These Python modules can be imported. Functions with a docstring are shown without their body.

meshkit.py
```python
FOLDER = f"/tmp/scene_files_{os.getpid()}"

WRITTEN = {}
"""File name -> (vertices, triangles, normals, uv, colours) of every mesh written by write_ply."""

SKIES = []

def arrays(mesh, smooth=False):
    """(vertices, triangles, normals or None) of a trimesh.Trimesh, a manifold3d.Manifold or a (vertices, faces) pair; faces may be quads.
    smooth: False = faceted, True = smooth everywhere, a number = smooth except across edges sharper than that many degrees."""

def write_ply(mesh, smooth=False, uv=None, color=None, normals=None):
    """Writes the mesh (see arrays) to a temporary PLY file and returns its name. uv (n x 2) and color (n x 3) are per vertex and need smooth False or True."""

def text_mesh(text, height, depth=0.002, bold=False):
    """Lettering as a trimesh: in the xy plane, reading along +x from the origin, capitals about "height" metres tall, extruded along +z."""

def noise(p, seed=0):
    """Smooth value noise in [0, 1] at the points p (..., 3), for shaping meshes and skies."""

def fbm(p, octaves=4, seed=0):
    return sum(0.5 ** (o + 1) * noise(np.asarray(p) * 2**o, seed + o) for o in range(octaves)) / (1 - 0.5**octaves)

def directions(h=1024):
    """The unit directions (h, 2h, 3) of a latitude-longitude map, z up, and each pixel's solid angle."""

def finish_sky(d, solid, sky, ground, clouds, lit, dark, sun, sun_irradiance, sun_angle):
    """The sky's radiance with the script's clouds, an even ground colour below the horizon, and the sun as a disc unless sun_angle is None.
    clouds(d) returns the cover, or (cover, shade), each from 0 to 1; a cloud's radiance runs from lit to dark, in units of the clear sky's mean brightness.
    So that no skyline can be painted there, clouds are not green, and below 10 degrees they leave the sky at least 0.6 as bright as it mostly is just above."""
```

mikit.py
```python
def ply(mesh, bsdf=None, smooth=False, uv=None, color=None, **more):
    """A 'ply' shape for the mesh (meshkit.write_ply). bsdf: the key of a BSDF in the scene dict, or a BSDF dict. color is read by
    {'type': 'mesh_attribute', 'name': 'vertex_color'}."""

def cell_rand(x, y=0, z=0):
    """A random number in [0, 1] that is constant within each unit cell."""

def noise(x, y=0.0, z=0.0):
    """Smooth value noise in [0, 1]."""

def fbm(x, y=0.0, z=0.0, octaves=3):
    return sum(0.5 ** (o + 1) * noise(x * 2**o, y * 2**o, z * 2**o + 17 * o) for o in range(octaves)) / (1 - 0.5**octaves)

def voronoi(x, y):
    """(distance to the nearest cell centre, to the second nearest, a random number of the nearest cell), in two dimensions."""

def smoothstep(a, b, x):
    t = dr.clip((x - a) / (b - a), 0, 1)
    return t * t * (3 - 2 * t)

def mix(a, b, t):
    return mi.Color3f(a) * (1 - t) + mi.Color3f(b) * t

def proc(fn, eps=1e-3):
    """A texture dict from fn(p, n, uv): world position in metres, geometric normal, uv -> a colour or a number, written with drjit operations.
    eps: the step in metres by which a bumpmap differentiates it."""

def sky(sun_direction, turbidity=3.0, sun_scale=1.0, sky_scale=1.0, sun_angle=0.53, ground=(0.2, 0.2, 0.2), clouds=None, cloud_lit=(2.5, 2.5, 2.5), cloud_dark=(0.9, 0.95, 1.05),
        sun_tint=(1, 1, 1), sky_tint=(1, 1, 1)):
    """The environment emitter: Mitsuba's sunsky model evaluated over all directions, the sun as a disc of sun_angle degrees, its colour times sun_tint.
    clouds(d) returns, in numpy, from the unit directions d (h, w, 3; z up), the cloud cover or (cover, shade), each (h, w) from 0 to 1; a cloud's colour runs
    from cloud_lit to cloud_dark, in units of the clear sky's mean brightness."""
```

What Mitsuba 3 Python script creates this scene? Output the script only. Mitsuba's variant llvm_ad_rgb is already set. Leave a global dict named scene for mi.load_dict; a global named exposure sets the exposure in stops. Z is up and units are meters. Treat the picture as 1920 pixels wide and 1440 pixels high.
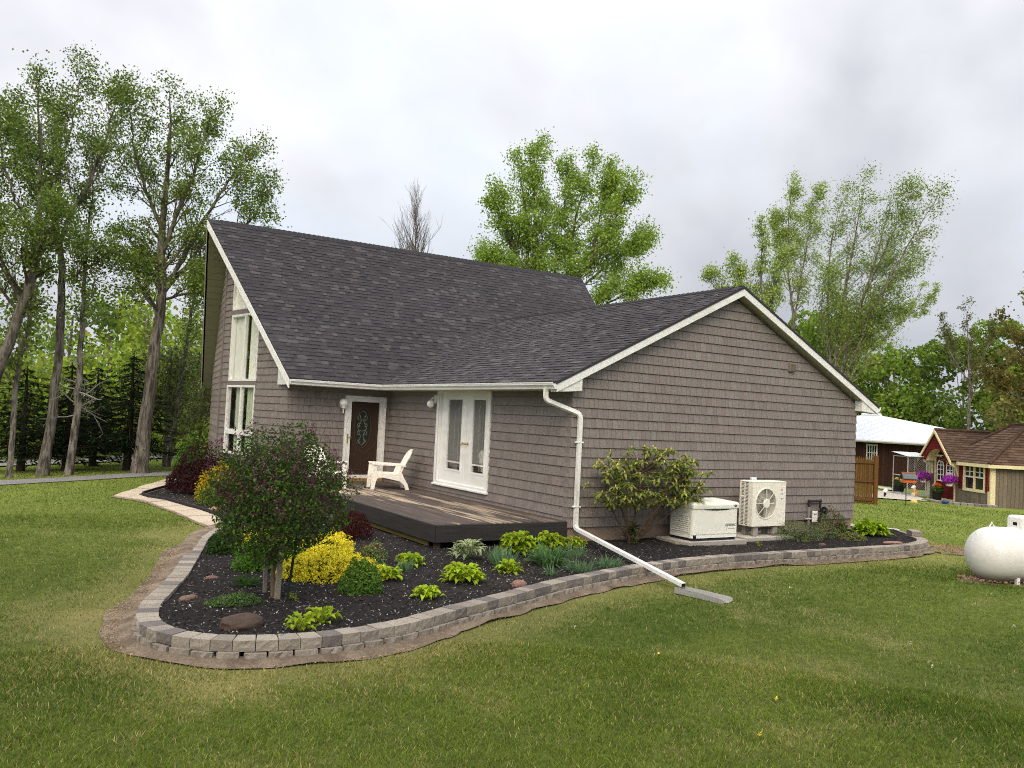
import math, numpy as np, trimesh, shapely, manifold3d as m3
import mitsuba as mi, drjit as dr, mikit, meshkit
from mikit import ply, proc, noise, fbm, cell_rand, smoothstep, mix
from shapely.geometry import Polygon, box as sbox
T = mi.ScalarTransform4f

# ---------------------------------------------------------------- camera, sky, exposure
EYE = (-8.953, -12.294, 1.903)
FWD = (0.52833, 0.84814, 0.03937)
UPV = (-0.06229, -0.00752, 0.99803)
exposure = 2.32


def clouds(d):
    el = np.clip(d[..., 2], 0, 1)
    az = np.arctan2(d[..., 0], d[..., 1])                      # 0 = along +y, grows to +x
    k = 1.0 / (el + 0.42)
    px, py = d[..., 0] * k, d[..., 1] * k
    # long streaks drawn across the sky, and softer lumps
    a, b = px * 0.80 + py * 0.60, -px * 0.60 + py * 0.80
    n1 = meshkit.fbm(np.stack([a * 1.7, b * 3.6, 0 * a + 3.1], -1), 6, 5)
    n2 = meshkit.fbm(np.stack([px * 4.0 + n1, py * 4.0, 0 * a + 8.3], -1), 6, 11)
    n3 = meshkit.fbm(np.stack([a * 0.9, b * 1.5, 0 * a + 1.7], -1), 3, 23)
    sun = np.clip(d @ (np.array(SUN) / np.linalg.norm(SUN)), -1, 1)
    west = np.clip(0.5 - 0.8 * d[..., 0] + 0.3 * d[..., 1], 0, 1.2)                  # the brighter half of the sky
    base = 0.185 + 0.60 * el ** 1.1 + 0.055 * west + 0.20 * np.clip(sun, 0, 1) ** 2
    lum = base * (1 + 1.25 * (n1 - 0.5) + 0.70 * (n2 - 0.5) + 1.3 * (n3 - 0.5))
    cover = np.clip(1.0 - 2.4 * np.clip(n1 * 0.45 + n3 * 0.55 - 0.52, 0, 1), 0.45, 1)
    return cover, 1 - np.clip(lum, 0, 1)


SUN = (-0.52, -0.62, 0.66)
SKY = mikit.sky(SUN, turbidity=4, sun_scale=0.30, sun_angle=34, clouds=clouds,
                cloud_lit=(4.42, 4.42, 4.50), cloud_dark=(0.38, 0.45, 0.58), ground=(0.10, 0.12, 0.05))
scene = {
    'type': 'scene',
    'camera': {'type': 'perspective', 'fov': 62.0, 'fov_axis': 'x', 'near_clip': 0.05, 'far_clip': 2000.0,
               'to_world': T().look_at(origin=EYE, target=[EYE[i] + FWD[i] for i in range(3)], up=UPV)},
    'sky_light': SKY,
}
labels = {}
RNG = np.random.default_rng(20)


def S(r, g, b, k=1.0):
    c = np.array([r, g, b]) / 255.0
    return np.where(c < 0.04045, c / 12.92, ((c + 0.055) / 1.055) ** 2.4) * k


# ---------------------------------------------------------------- mesh building
class MB:
    """Collects vertices, triangles, one colour and one uv (tone) per vertex."""
    def __init__(s):
        s.v, s.f, s.c, s.t, s.n = [], [], [], [], 0

    def add(s, v, f, c=(0.5, 0.5, 0.5), t=(0.5, 0.5)):
        v, f = np.asarray(v, float), np.asarray(f, int)
        if f.shape[1] == 4:
            f = np.vstack([f[:, [0, 1, 2]], f[:, [0, 2, 3]]])
        s.v.append(v); s.f.append(f + s.n); s.n += len(v)
        s.c.append(np.broadcast_to(np.asarray(c, float), (len(v), 3)))
        s.t.append(np.broadcast_to(np.asarray(t, float), (len(v), 2)))
        return s

    def mb(s, o, M=None):
        for v, f, c, t in o.parts():
            s.add(v if M is None else v @ M[:3, :3].T + M[:3, 3], f, c, t)
        return s

    def parts(s):
        k = 0
        for v, f, c, t in zip(s.v, s.f, s.c, s.t):
            yield v, f - k, c, t
            k += len(v)

    def arr(s):
        return np.vstack(s.v), np.vstack(s.f), np.vstack(s.c), np.vstack(s.t)

    def tm(s, m, c=(0.5, 0.5, 0.5), t=(0.5, 0.5)):
        return s.add(m.vertices, m.faces, c, t)


def xf(v, M):
    return np.asarray(v, float) @ M[:3, :3].T + M[:3, 3]


def frame(o, ex, ey, ez):
    M = np.eye(4)
    M[:3, 0], M[:3, 1], M[:3, 2], M[:3, 3] = ex, ey, ez, o
    return M


def place(x, y, z, rz=0.0, s=1.0):
    c, n = math.cos(rz) * s, math.sin(rz) * s
    return np.array([[c, -n, 0, x], [n, c, 0, y], [0, 0, s, z], [0, 0, 0, 1.0]])


BOXF = np.array([[0, 2, 3, 1], [4, 5, 7, 6], [0, 1, 5, 4], [2, 6, 7, 3], [0, 4, 6, 2], [1, 3, 7, 5]])


def box(mb, lo, hi, c=(0.5, 0.5, 0.5), t=(0.5, 0.5), M=None):
    v = np.array([[(lo, hi)[i][0], (lo, hi)[j][1], (lo, hi)[k][2]] for k in (0, 1) for j in (0, 1) for i in (0, 1)], float)
    mb.add(v if M is None else xf(v, M), BOXF, c, t)
    return mb


def cbox(mb, lo, hi, ch=0.01, c=(0.5, 0.5, 0.5), t=(0.5, 0.5), M=None):
    """A box with chamfered edges."""
    lo, hi = np.array(lo, float), np.array(hi, float)
    ch = min(ch, 0.49 * (hi - lo).min())
    p = []
    for i in (0, 1):
        for j in (0, 1):
            for k in (0, 1):
                corner = np.array([(lo, hi)[i][0], (lo, hi)[j][1], (lo, hi)[k][2]])
                s = np.array([1 - 2 * i, 1 - 2 * j, 1 - 2 * k]) * ch
                for a in range(3):
                    q = corner + s
                    q[a] = corner[a]
                    p.append(q)
    h = trimesh.convex.convex_hull(np.array(p))
    mb.add(h.vertices if M is None else xf(h.vertices, M), h.faces, c, t)
    return mb


def rbox(mb, lo, hi, r=0.03, c=(0.5, 0.5, 0.5), t=(0.5, 0.5), M=None, seg=4):
    """A box with round edges (hull of spheres)."""
    lo, hi = np.array(lo, float), np.array(hi, float)
    sp = trimesh.creation.uv_sphere(radius=r, count=[2 * seg, 4 * seg]).vertices
    p = np.vstack([sp + np.array([(lo[0] + r, hi[0] - r)[i], (lo[1] + r, hi[1] - r)[j], (lo[2] + r, hi[2] - r)[k]]) for i in (0, 1) for j in (0, 1) for k in (0, 1)])
    h = trimesh.convex.convex_hull(p)
    mb.add(h.vertices if M is None else xf(h.vertices, M), h.faces, c, t)
    return mb


def prism(mb, poly, d0, d1, M, c=(0.5, 0.5, 0.5), t=(0.5, 0.5)):
    """Extrudes a polygon (points or shapely) from depth d0 to d1 along M's z axis."""
    if not isinstance(poly, shapely.Geometry):
        poly = Polygon(poly)
    for g in getattr(poly, 'geoms', [poly]):
        if g.is_empty or g.geom_type != 'Polygon' or g.area < 1e-7:
            continue
        m = trimesh.creation.extrude_polygon(shapely.geometry.polygon.orient(g), d1 - d0, engine='earcut')
        v = np.array(m.vertices); v[:, 2] += d0
        mb.add(xf(v, M), m.faces, c, t)
    return mb


def tube(mb, pts, rad, sides=6, c=(0.5, 0.5, 0.5), t=(0.5, 0.5), cap=False):
    pts = np.asarray(pts, float); n = len(pts)
    rad = np.broadcast_to(np.asarray(rad, float), (n,))
    tan = np.gradient(pts, axis=0)
    tan /= np.maximum(np.linalg.norm(tan, axis=1, keepdims=True), 1e-9)
    ref = np.array([0.13, 0.31, 0.94]) if abs(tan[0, 2]) < 0.8 else np.array([0.94, 0.31, 0.13])
    a = np.cross(tan, ref); a /= np.maximum(np.linalg.norm(a, axis=1, keepdims=True), 1e-9)
    b = np.cross(tan, a)
    th = np.arange(sides) / sides * 2 * np.pi
    v = (pts[:, None] + rad[:, None, None] * (np.cos(th)[None, :, None] * a[:, None] + np.sin(th)[None, :, None] * b[:, None])).reshape(-1, 3)
    i = np.arange(n - 1)[:, None] * sides; j = np.arange(sides)[None]; k = (j + 1) % sides
    f = np.stack([i + j, i + k, i + sides + k, i + sides + j], -1).reshape(-1, 4)
    f = np.vstack([f[:, [0, 1, 2]], f[:, [0, 2, 3]]])
    if cap:
        v = np.vstack([v, pts[:1], pts[-1:]])
        jj, kk = np.arange(sides), (np.arange(sides) + 1) % sides
        e = (n - 1) * sides
        f = np.vstack([f, np.stack([kk, jj, 0 * jj + n * sides], -1), np.stack([e + jj, e + kk, 0 * jj + n * sides + 1], -1)])
    if np.ndim(c) == 2:
        c = np.vstack([np.repeat(np.asarray(c), sides, 0)] + ([c[:1], c[-1:]] if cap else []))
    mb.add(v, f, c, t)
    return mb


def sweep(mb, prof, pts, up=(0, 0, 1), c=(0.5, 0.5, 0.5), t=(0.5, 0.5), cap=True, side=None):
    """Sweeps a closed 2D profile (a, b) along pts: a along the side vector, b along the normal; sections are mitred."""
    pts = np.asarray(pts, float); prof = np.asarray(prof, float); n, m = len(pts), len(prof)
    seg = np.diff(pts, axis=0); seg /= np.linalg.norm(seg, axis=1, keepdims=True)
    v = []
    for i in range(n):
        s0, s1 = seg[max(i - 1, 0)], seg[min(i, n - 2)]
        tg = s0 + s1; tg /= np.linalg.norm(tg)
        sd = np.cross(tg, up) if side is None else np.asarray(side, float)
        sd = sd - tg * (sd @ tg); sd /= np.linalg.norm(sd)
        nb = np.cross(sd, tg)
        if side is None:
            st = 1 / max(abs(tg @ s0), 0.3)
            hz = abs(np.cross(s0, s1) @ np.asarray(up, float)) > 1e-6
            v.append(pts[i] + prof[:, :1] * sd * (st if hz else 1) + prof[:, 1:] * nb * (1 if hz else st))
        else:
            v.append(pts[i] + prof[:, :1] * sd + prof[:, 1:] * nb / max(abs(tg @ s0), 0.3))
    v = np.vstack(v)
    i = np.arange(n - 1)[:, None] * m; j = np.arange(m)[None]; k = (j + 1) % m
    f = np.stack([i + j, i + k, i + m + k, i + m + j], -1).reshape(-1, 4)
    f = np.vstack([f[:, [0, 1, 2]], f[:, [0, 2, 3]]])
    if cap:
        tri = trimesh.creation.triangulate_polygon(Polygon(prof), engine='earcut')
        pv, pf = np.asarray(tri[0])[:, :2], np.asarray(tri[1])
        idx = np.array([np.argmin(((prof - q) ** 2).sum(1)) for q in pv])
        f = np.vstack([f, idx[pf][:, ::-1], idx[pf] + (n - 1) * m])
    mb.add(v, f, c, t)
    return mb


def lathe(mb, prof, seg=20, M=None, c=(0.5, 0.5, 0.5), t=(0.5, 0.5)):
    m = trimesh.creation.revolve(np.asarray(prof, float), sections=seg)
    mb.add(m.vertices if M is None else xf(m.vertices, M), m.faces, c, t)
    return mb


# ---------------------------------------------------------------- scene entries, names and labels
def free(key):
    if key not in USED:
        USED.add(key)
        return key
    i = COUNT.get(key, 0) + 1
    while f'{key}_{i:03d}' in USED:
        i += 1
    COUNT[key] = i
    USED.add(f'{key}_{i:03d}')
    return f'{key}_{i:03d}'


USED, COUNT = set(), {}


def thing(name, label, category, group=None, kind=None):
    key = free(name)
    tag(key, label, category, group, kind)
    return key


def tag(key, label=None, category=None, group=None, kind=None):
    labels[key] = {k: v for k, v in dict(label=label, category=category, group=group, kind=kind).items() if v}


def creased(v, f, angle):
    """Corner positions and normals, smooth except across edges sharper than angle."""
    fn = np.cross(v[f[:, 1]] - v[f[:, 0]], v[f[:, 2]] - v[f[:, 0]])
    un = fn / np.maximum(np.linalg.norm(fn, axis=1, keepdims=True), 1e-12)
    k = np.unique(np.round(v, 5), axis=0, return_inverse=True)[1].ravel()[f]       # merged corner ids
    order = np.argsort(k.ravel(), kind='stable')
    ids, start = np.unique(k.ravel()[order], return_index=True)
    nn = np.repeat(un, 3, 0)
    face = order // 3
    ca = math.cos(math.radians(angle))
    for a, b in zip(start, np.append(start[1:], len(order))):
        fs = face[a:b]
        w = (un[fs] @ un[fs].T > ca) @ fn[fs]
        nn[order[a:b]] = w / np.maximum(np.linalg.norm(w, axis=1, keepdims=True), 1e-12)
    return v[f.ravel()], nn


def obj(name, mb, bsdf, parent=None, smooth=False, label=None, kind=None, whole=False):
    """One entry of the scene; whole: the mesh is the thing itself, whose key exists already."""
    key = parent if whole else free(parent + '__' + name if parent else name)
    v, f, c, t = mb.arr()
    if smooth is True or smooth is False:
        scene[key] = ply((v, f), bsdf, smooth=smooth, uv=t, color=c)
    else:
        vv, nn = creased(v, f, smooth)
        k = f.ravel()
        path = meshkit.write_ply((vv, np.arange(len(vv)).reshape(-1, 3)), False, t[k], c[k], nn)
        scene[key] = {'type': 'ply', 'filename': path, 'face_normals': False, 'bsdf': {'type': 'ref', 'id': bsdf}}
    if label or kind:
        tag(key, label, None, None, kind)
    return key


def pieces(name, items, bsdf, holders, most=300):
    """items: (mesh, holder, size seen). The largest become parts of their own, the rest one part of stuff per holder."""
    order = sorted(range(len(items)), key=lambda i: -items[i][2])
    own = set(order[:most])
    rest = {}
    for i, (m, h, s) in enumerate(items):
        if i in own:
            obj(name, m, bsdf, h)
        else:
            rest.setdefault(h, MB()).mb(m)
    for h, m in rest.items():
        obj(name + '_field', m, bsdf, h, kind='stuff')


def seen(p, size=1.0):
    d = np.asarray(p, float) - np.array(EYE)
    return size / max(d @ np.array(FWD), 0.1)


# ---------------------------------------------------------------- materials
def VC():
    return {'type': 'mesh_attribute', 'name': 'vertex_color'}


def pr(col, rough=0.8, spec=0.3, **k):
    d = {'type': 'principled', 'base_color': col if isinstance(col, dict) else {'type': 'rgb', 'value': list(map(float, col))}, 'roughness': rough, 'specular': spec}
    d.update(k)
    return {'type': 'twosided', 'bsdf': d}


scene['matte'] = pr(VC(), 0.85, 0.2)
scene['satin'] = pr(VC(), 0.5, 0.3)
scene['gloss'] = pr(VC(), 0.22, 0.5)
scene['leaf'] = {'type': 'principledthin', 'base_color': VC(), 'roughness': 0.55, 'diff_trans': 0.75, 'spec_trans': 0.0, 'eta': 1.4}
scene['pane'] = {'type': 'thindielectric', 'int_ior': 1.52}
scene['metal'] = pr((0.62, 0.62, 0.60), 0.35, 0.5, metallic=0.9)
scene['brass'] = pr((0.55, 0.40, 0.16), 0.3, 0.5, metallic=1.0)


def siding_color(p, n, uv):
    g = noise(p.x * 60, p.y * 60, p.z * 5)
    s = fbm(p.x * 0.7, p.y * 0.7, p.z * 0.9 + 5)
    c = mix((0.178, 0.152, 0.142), (0.236, 0.206, 0.195), uv.x)
    c = mix(c, (0.208, 0.194, 0.180), dr.select(uv.y > 0.78, 0.65, 0.0))
    return c * (0.90 + 0.10 * g + 0.10 * (s - 0.5))


scene['siding'] = pr(proc(siding_color), 0.62, 0.3)


def shingle_color(p, n, uv):
    g = noise(p.x * 90, p.y * 90, p.z * 90)
    s = fbm(p.x * 0.45 + 3, p.y * 0.45, p.z * 0.8)
    c = mix((0.038, 0.037, 0.043), (0.063, 0.060, 0.068), uv.x)
    c = mix(c, (0.105, 0.097, 0.101), dr.select(uv.y > 0.88, 0.55, 0.0))
    return c * (0.55 + 0.75 * g + 0.4 * (s - 0.5))


scene['shingle'] = pr(proc(shingle_color), 0.9, 0.25)


def white_color(p, n, uv):
    d = fbm(p.x * 2.3, p.y * 2.3, p.z * 6)
    return mix((0.74, 0.75, 0.74), (0.62, 0.62, 0.57), smoothstep(0.45, 0.8, d) * 0.5 + 0.2 * uv.x)


scene['white_vinyl'] = pr(proc(white_color), 0.4, 0.4)


def concrete_color(p, n, uv):
    s = fbm(p.x * 3, p.y * 3, p.z * 3 + 2, 4)
    g = noise(p.x * 70, p.y * 70, p.z * 70)
    c = mix((0.30, 0.285, 0.255), (0.42, 0.40, 0.36), s)
    c = mix(c, (0.20, 0.175, 0.15), 0.45 * uv.x)
    return c * (0.8 + 0.35 * g)


scene['concrete'] = pr(proc(concrete_color), 0.9, 0.2)


def foundation_color(p, n, uv):
    s = fbm(p.x * 2, p.y * 2, p.z * 5, 4)
    g = noise(p.x * 60, p.y * 60, p.z * 60)
    return mix((0.20, 0.15, 0.115), (0.31, 0.245, 0.195), s) * (0.78 + 0.4 * g)


scene['foundation'] = pr(proc(foundation_color), 0.9, 0.2)



def bark_color(p, n, uv):
    k = noise(p.x * 26, p.y * 26, p.z * 2.6) * 0.6 + noise(p.x * 60, p.y * 60, p.z * 9) * 0.4
    s = fbm(p.x * 2, p.y * 2, p.z * 0.8)
    c = mix((0.060, 0.052, 0.043), (0.30, 0.275, 0.240), smoothstep(0.25, 0.75, k) * (0.35 + 0.65 * uv.x))
    return c * (0.75 + 0.5 * s)


scene['bark'] = pr(proc(bark_color), 0.95, 0.1)
# ---------------------------------------------------------------- the lie of the land
def sm(a, b, v):
    t = np.clip((np.asarray(v, float) - a) / (b - a), 0, 1)
    return t * t * (3 - 2 * t)


def ground_z(x, y):
    x, y = np.asarray(x, float), np.asarray(y, float)
    z = -0.46 - 0.035 * np.log1p(np.exp(np.clip((x - 12) / 2.5, -40, 40))) * 2.5
    left = sm(-4, 1.5, y) * sm(-1, -5, x)
    z = z + 0.17 * left
    s = -0.8 * (x + 8.3) + 0.6 * (y - 9.5)
    z = z - 0.055 * np.clip(np.log1p(np.exp(np.clip(s / 1.5, -40, 40))) * 1.5, 0, 9) * left
    return z


W, L, A, PR, HD = 7.936, 7.949, 2.666, 0.65, 3.981
E = 0.178
RW = 4.77            # wing ridge height
RM = 6.94            # main ridge height
EZ = 2.575           # eave height of both roofs
SW = (RW - EZ) / (W / 2 + 0.50)
SM = (RM - EZ) / (L + HD - 7.30)
YR = L + HD

# ---------------------------------------------------------------- the house
HOUSE = thing('house', 'brown shingle sided house with a steep dark roof and a lower gabled wing', 'house')
SHAKES, SHINGLES = [], []
_DARK = (0.5, 0.5, 0.5)


def shake_wall(o, ex, n, poly, holes=(), shakes=True, seed=1):
    """A wall with its backing, courses of moulded panels, and single shakes standing proud of them."""
    rng = np.random.default_rng(seed)
    M = frame(o, ex, (0, 0, 1), n)
    P = Polygon(poly)
    Hs = shapely.union_all([Polygon(h) for h in holes]) if holes else Polygon()
    P = P.difference(Hs)
    wall = MB()
    prism(wall, P, -0.14, -0.012, M, t=(0.2, 0.3))
    x0, z0, x1, z1 = P.bounds
    courses = []
    for k in range(int(math.floor(z0 / E)), int(math.ceil(z1 / E))):
        a, b = k * E, (k + 1) * E
        strip = P.intersection(sbox(x0, a, x1, b))
        tone = rng.random()
        courses.append((strip, a, tone))

        def wedge(mb, q, top, low, tt):
            for g in getattr(q, 'geoms', [q]):
                if g.is_empty or g.geom_type != 'Polygon' or g.area < 2e-5:
                    continue
                m = trimesh.creation.extrude_polygon(shapely.geometry.polygon.orient(g.simplify(1e-5)), 1.0, engine='earcut')
                v = np.array(m.vertices)
                v[:, 2] = np.where(v[:, 2] > 0.5, low + (top - low) * np.clip((v[:, 1] - a) / E, 0, 1), -0.0125)
                mb.add(xf(v, M), m.faces, _DARK, tt)

        wedge(wall, strip, -0.004, -0.010, (0.1 * tone, 0.3))
        if not shakes:
            wedge(wall, strip, 0.004, 0.018, (tone, 0.3))
            continue
        x = x0 - rng.random() * 0.1
        while x < x1:
            w = rng.choice([0.095, 0.12, 0.14, 0.165]) + 0.01 * rng.random()
            q = strip.intersection(sbox(x + 0.0032, a + 0.010, x + w - 0.0032, b - 0.001))
            x += w
            if q.area < 4e-4:
                continue
            m = MB()
            e = 0.0010 * rng.random()
            wedge(m, q, 0.003 + e, 0.027 + e, (np.clip(0.5 + 0.17 * rng.standard_normal() + 0.2 * (tone - 0.5), 0, 1), rng.random()))
            if m.n:
                c = xf(np.array([[q.centroid.x, q.centroid.y, 0]]), M)[0]
                SHAKES.append((m, None, seen(c, math.sqrt(q.area))))
                SHAKES[-1] = (m, len(WALLS), SHAKES[-1][2])
    WALLS.append(obj('wall', wall, 'siding', HOUSE))


WALLS = []
NP = np.array([-HD, -PR, 0]) / math.hypot(HD, PR)       # outward normal of the near half of the window wall
TP = np.array([-PR, HD, 0]) / math.hypot(HD, PR)
SP = math.hypot(HD, PR)
TOPW = lambda x: RW - 0.245 - SW * abs(x - W / 2)
shake_wall((0, 0, 0), (1, 0, 0), (0, -1, 0), [(-0.017, 0), (W + 0.017, 0), (W + 0.017, TOPW(W)), (W / 2, TOPW(W / 2)), (-0.017, TOPW(0))], seed=3)
PD = [(2.80, 0.335), (5.22, 0.335), (5.22, 2.45), (2.80, 2.45)]
shake_wall((0, 0, 0), (0, 1, 0), (-1, 0, 0), [(0, 0), (L, 0), (L, 2.5), (0, 2.5)], [PD], seed=4)
ED = [(A - 1.225, 0.14), (A - 0.115, 0.14), (A - 0.115, 2.255), (A - 1.225, 2.255)]
shake_wall((-A, L, 0), (1, 0, 0), (0, -1, 0), [(-0.017, 0), (A, 0), (A, 2.5), (-0.017, 2.5)], [ED], seed=5)
topp = lambda s: EZ + SM * (L + s * HD / SP - 7.30) - 0.30
WLOW = [(1.83, 0.58), (3.58, 0.58), (3.58, 2.41), (1.83, 2.41)]
WUP = [(1.79, 2.52), (3.52, 2.52), (3.52, 4.31), (2.10, 4.31), (1.79, 4.02)]
WTRI = [(2.36, 4.44), (3.52, 4.44), (3.52, topp(3.52) - 0.05), (3.30, topp(3.30) - 0.05), (2.36, topp(2.36) - 0.05)]
shake_wall((-A, L, 0), TP, NP, [(0, 0), (SP, 0), (SP, topp(SP)), (0, topp(0))], [WLOW, WUP, WTRI], seed=6)
NQ, TQ = NP * [1, -1, 1], TP * [1, -1, 1]
shake_wall((-A, L + 2 * HD, 0), TQ, NQ, [(0, 0), (SP, 0), (SP, topp(SP)), (0, topp(0))], shakes=False, seed=7)
shake_wall((W, 0, 0), (0, 1, 0), (1, 0, 0), [(0, 0), (L + 2 * HD, 0), (L + 2 * HD, 2.5), (0, 2.5)], shakes=False, seed=8)
shake_wall((-A, L + 2 * HD, 0), (1, 0, 0), (0, 1, 0), [(0, 0), (A + W, 0), (A + W, 2.5), (0, 2.5)], shakes=False, seed=9)
gz = lambda y: EZ + SM * (HD - abs(y - YR) + L - 7.30) - 0.3
shake_wall((W + 0.02, 0, 0), (0, 1, 0), (1, 0, 0), [(L, 2.6), (L + 2 * HD, 2.6), (YR, gz(YR))], shakes=False, seed=10)
pieces('shake', [(m, WALLS[i], s) for m, i, s in SHAKES], 'siding', WALLS)

# foundation: block base under the walls
m = MB()
ring = Polygon([(0.02, 0.02), (W - 0.02, 0.02), (W - 0.02, L + 2 * HD), (-A + 0.02, L + 2 * HD), (-A - PR + 0.02, YR), (-A + 0.02, L + 0.02), (0.02, L + 0.02)])
prism(m, ring.difference(ring.buffer(-0.2)), -0.7, 0.0, np.eye(4))
obj('foundation', m, 'foundation', HOUSE)
m = MB()                                                # corner strip at the tip of the window wall
tip = np.array([-A - PR, YR, 0])
sweep(m, [(-0.05, -0.05), (0.05, -0.05), (0.05, 0.05), (-0.05, 0.05)], [tip + [0.01, 0, 0.05], tip + [0.01, 0, topp(SP)]], up=(0, 1, 0), t=(0.05, 0.1))
obj('corner_post', m, 'siding', HOUSE)


# ---- roofs
def roof_plane(P, O, ex, es, base_t, seed, exposure_m=0.143):
    """P: polygon in (along, up the slope); the slab, and shingles in rows on it."""
    rng = np.random.default_rng(seed)
    en = np.cross(ex, es)
    M = frame(O, ex, es, en)
    slab = MB()
    prism(slab, P, -0.028, 0.0, M, t=(0.2, 0.2))
    key = obj('roof', slab, 'shingle', HOUSE)
    x0, q0, x1, q1 = P.bounds
    r = 0
    while q0 + r * exposure_m < q1:
        a, b = q0 + r * exposure_m, q0 + (r + 1) * exposure_m
        row = P.intersection(sbox(x0, a, x1, b))
        x = x0 - rng.random() * 0.3
        up = rng.random() < 0.5
        while x < x1:
            w = rng.choice([0.10, 0.15, 0.19, 0.24, 0.30])
            q = row.intersection(sbox(x, a, x + w, b))
            x += w
            up = not up if rng.random() < 0.8 else up
            for g in getattr(q, 'geoms', [q]):
                if g.geom_type != 'Polygon' or g.area < 2e-4:
                    continue
                hh = 0.019 if up else 0.008
                mm = trimesh.creation.extrude_polygon(shapely.geometry.polygon.orient(g), 1.0, engine='earcut')
                v = np.array(mm.vertices)
                v[:, 2] = np.where(v[:, 2] > 0.5, 0.002 + hh + (0.0015 - hh) * (v[:, 1] - a) / exposure_m + 0.0006 * (r % 2), 0.0)
                one = MB().add(xf(v, M), mm.faces, _DARK, (np.clip(rng.normal(0.5 if up else 0.3, 0.2), 0, 1), rng.random()))
                c = xf(np.array([[g.centroid.x, g.centroid.y, 0]]), M)[0]
                SHINGLES.append((one, key, seen(c, math.sqrt(g.area)) * base_t))
        r += 1
    return key, M


lw = math.hypot(1, SW); lm = math.hypot(1, SM)
EX0 = -0.53                                                     # wing eave (left)
zw = lambda x: RW - SW * abs(x - W / 2)
ym = lambda z: 7.30 + (z - EZ) / SM                             # where the main plane has height z
YA = ym(RW)
qw = (W / 2 - EX0) * lw
E0 = np.array([EX0, 0.0, zw(EX0)])
Mw = (np.array([0, 1.0, 0]), np.array([1 / lw, 0, SW / lw]))
wingP = Polygon([(-0.235, 0), (ym(zw(EX0)) + 0.02, 0), (YA + 0.02, qw), (-0.235, qw)])
# left slope: 'along' runs towards -y so that the normal points up
O = E0.copy()
roof_plane(Polygon([(-a, b) for a, b in wingP.exterior.coords]), O, np.array([0, -1.0, 0]), Mw[1], 1.0, 31)
EX1 = W + 0.53
roof_plane(wingP, np.array([EX1, 0, zw(EX1)]), np.array([0, 1.0, 0]), np.array([-1 / lw, 0, SW / lw]), 0.02, 32)
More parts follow.
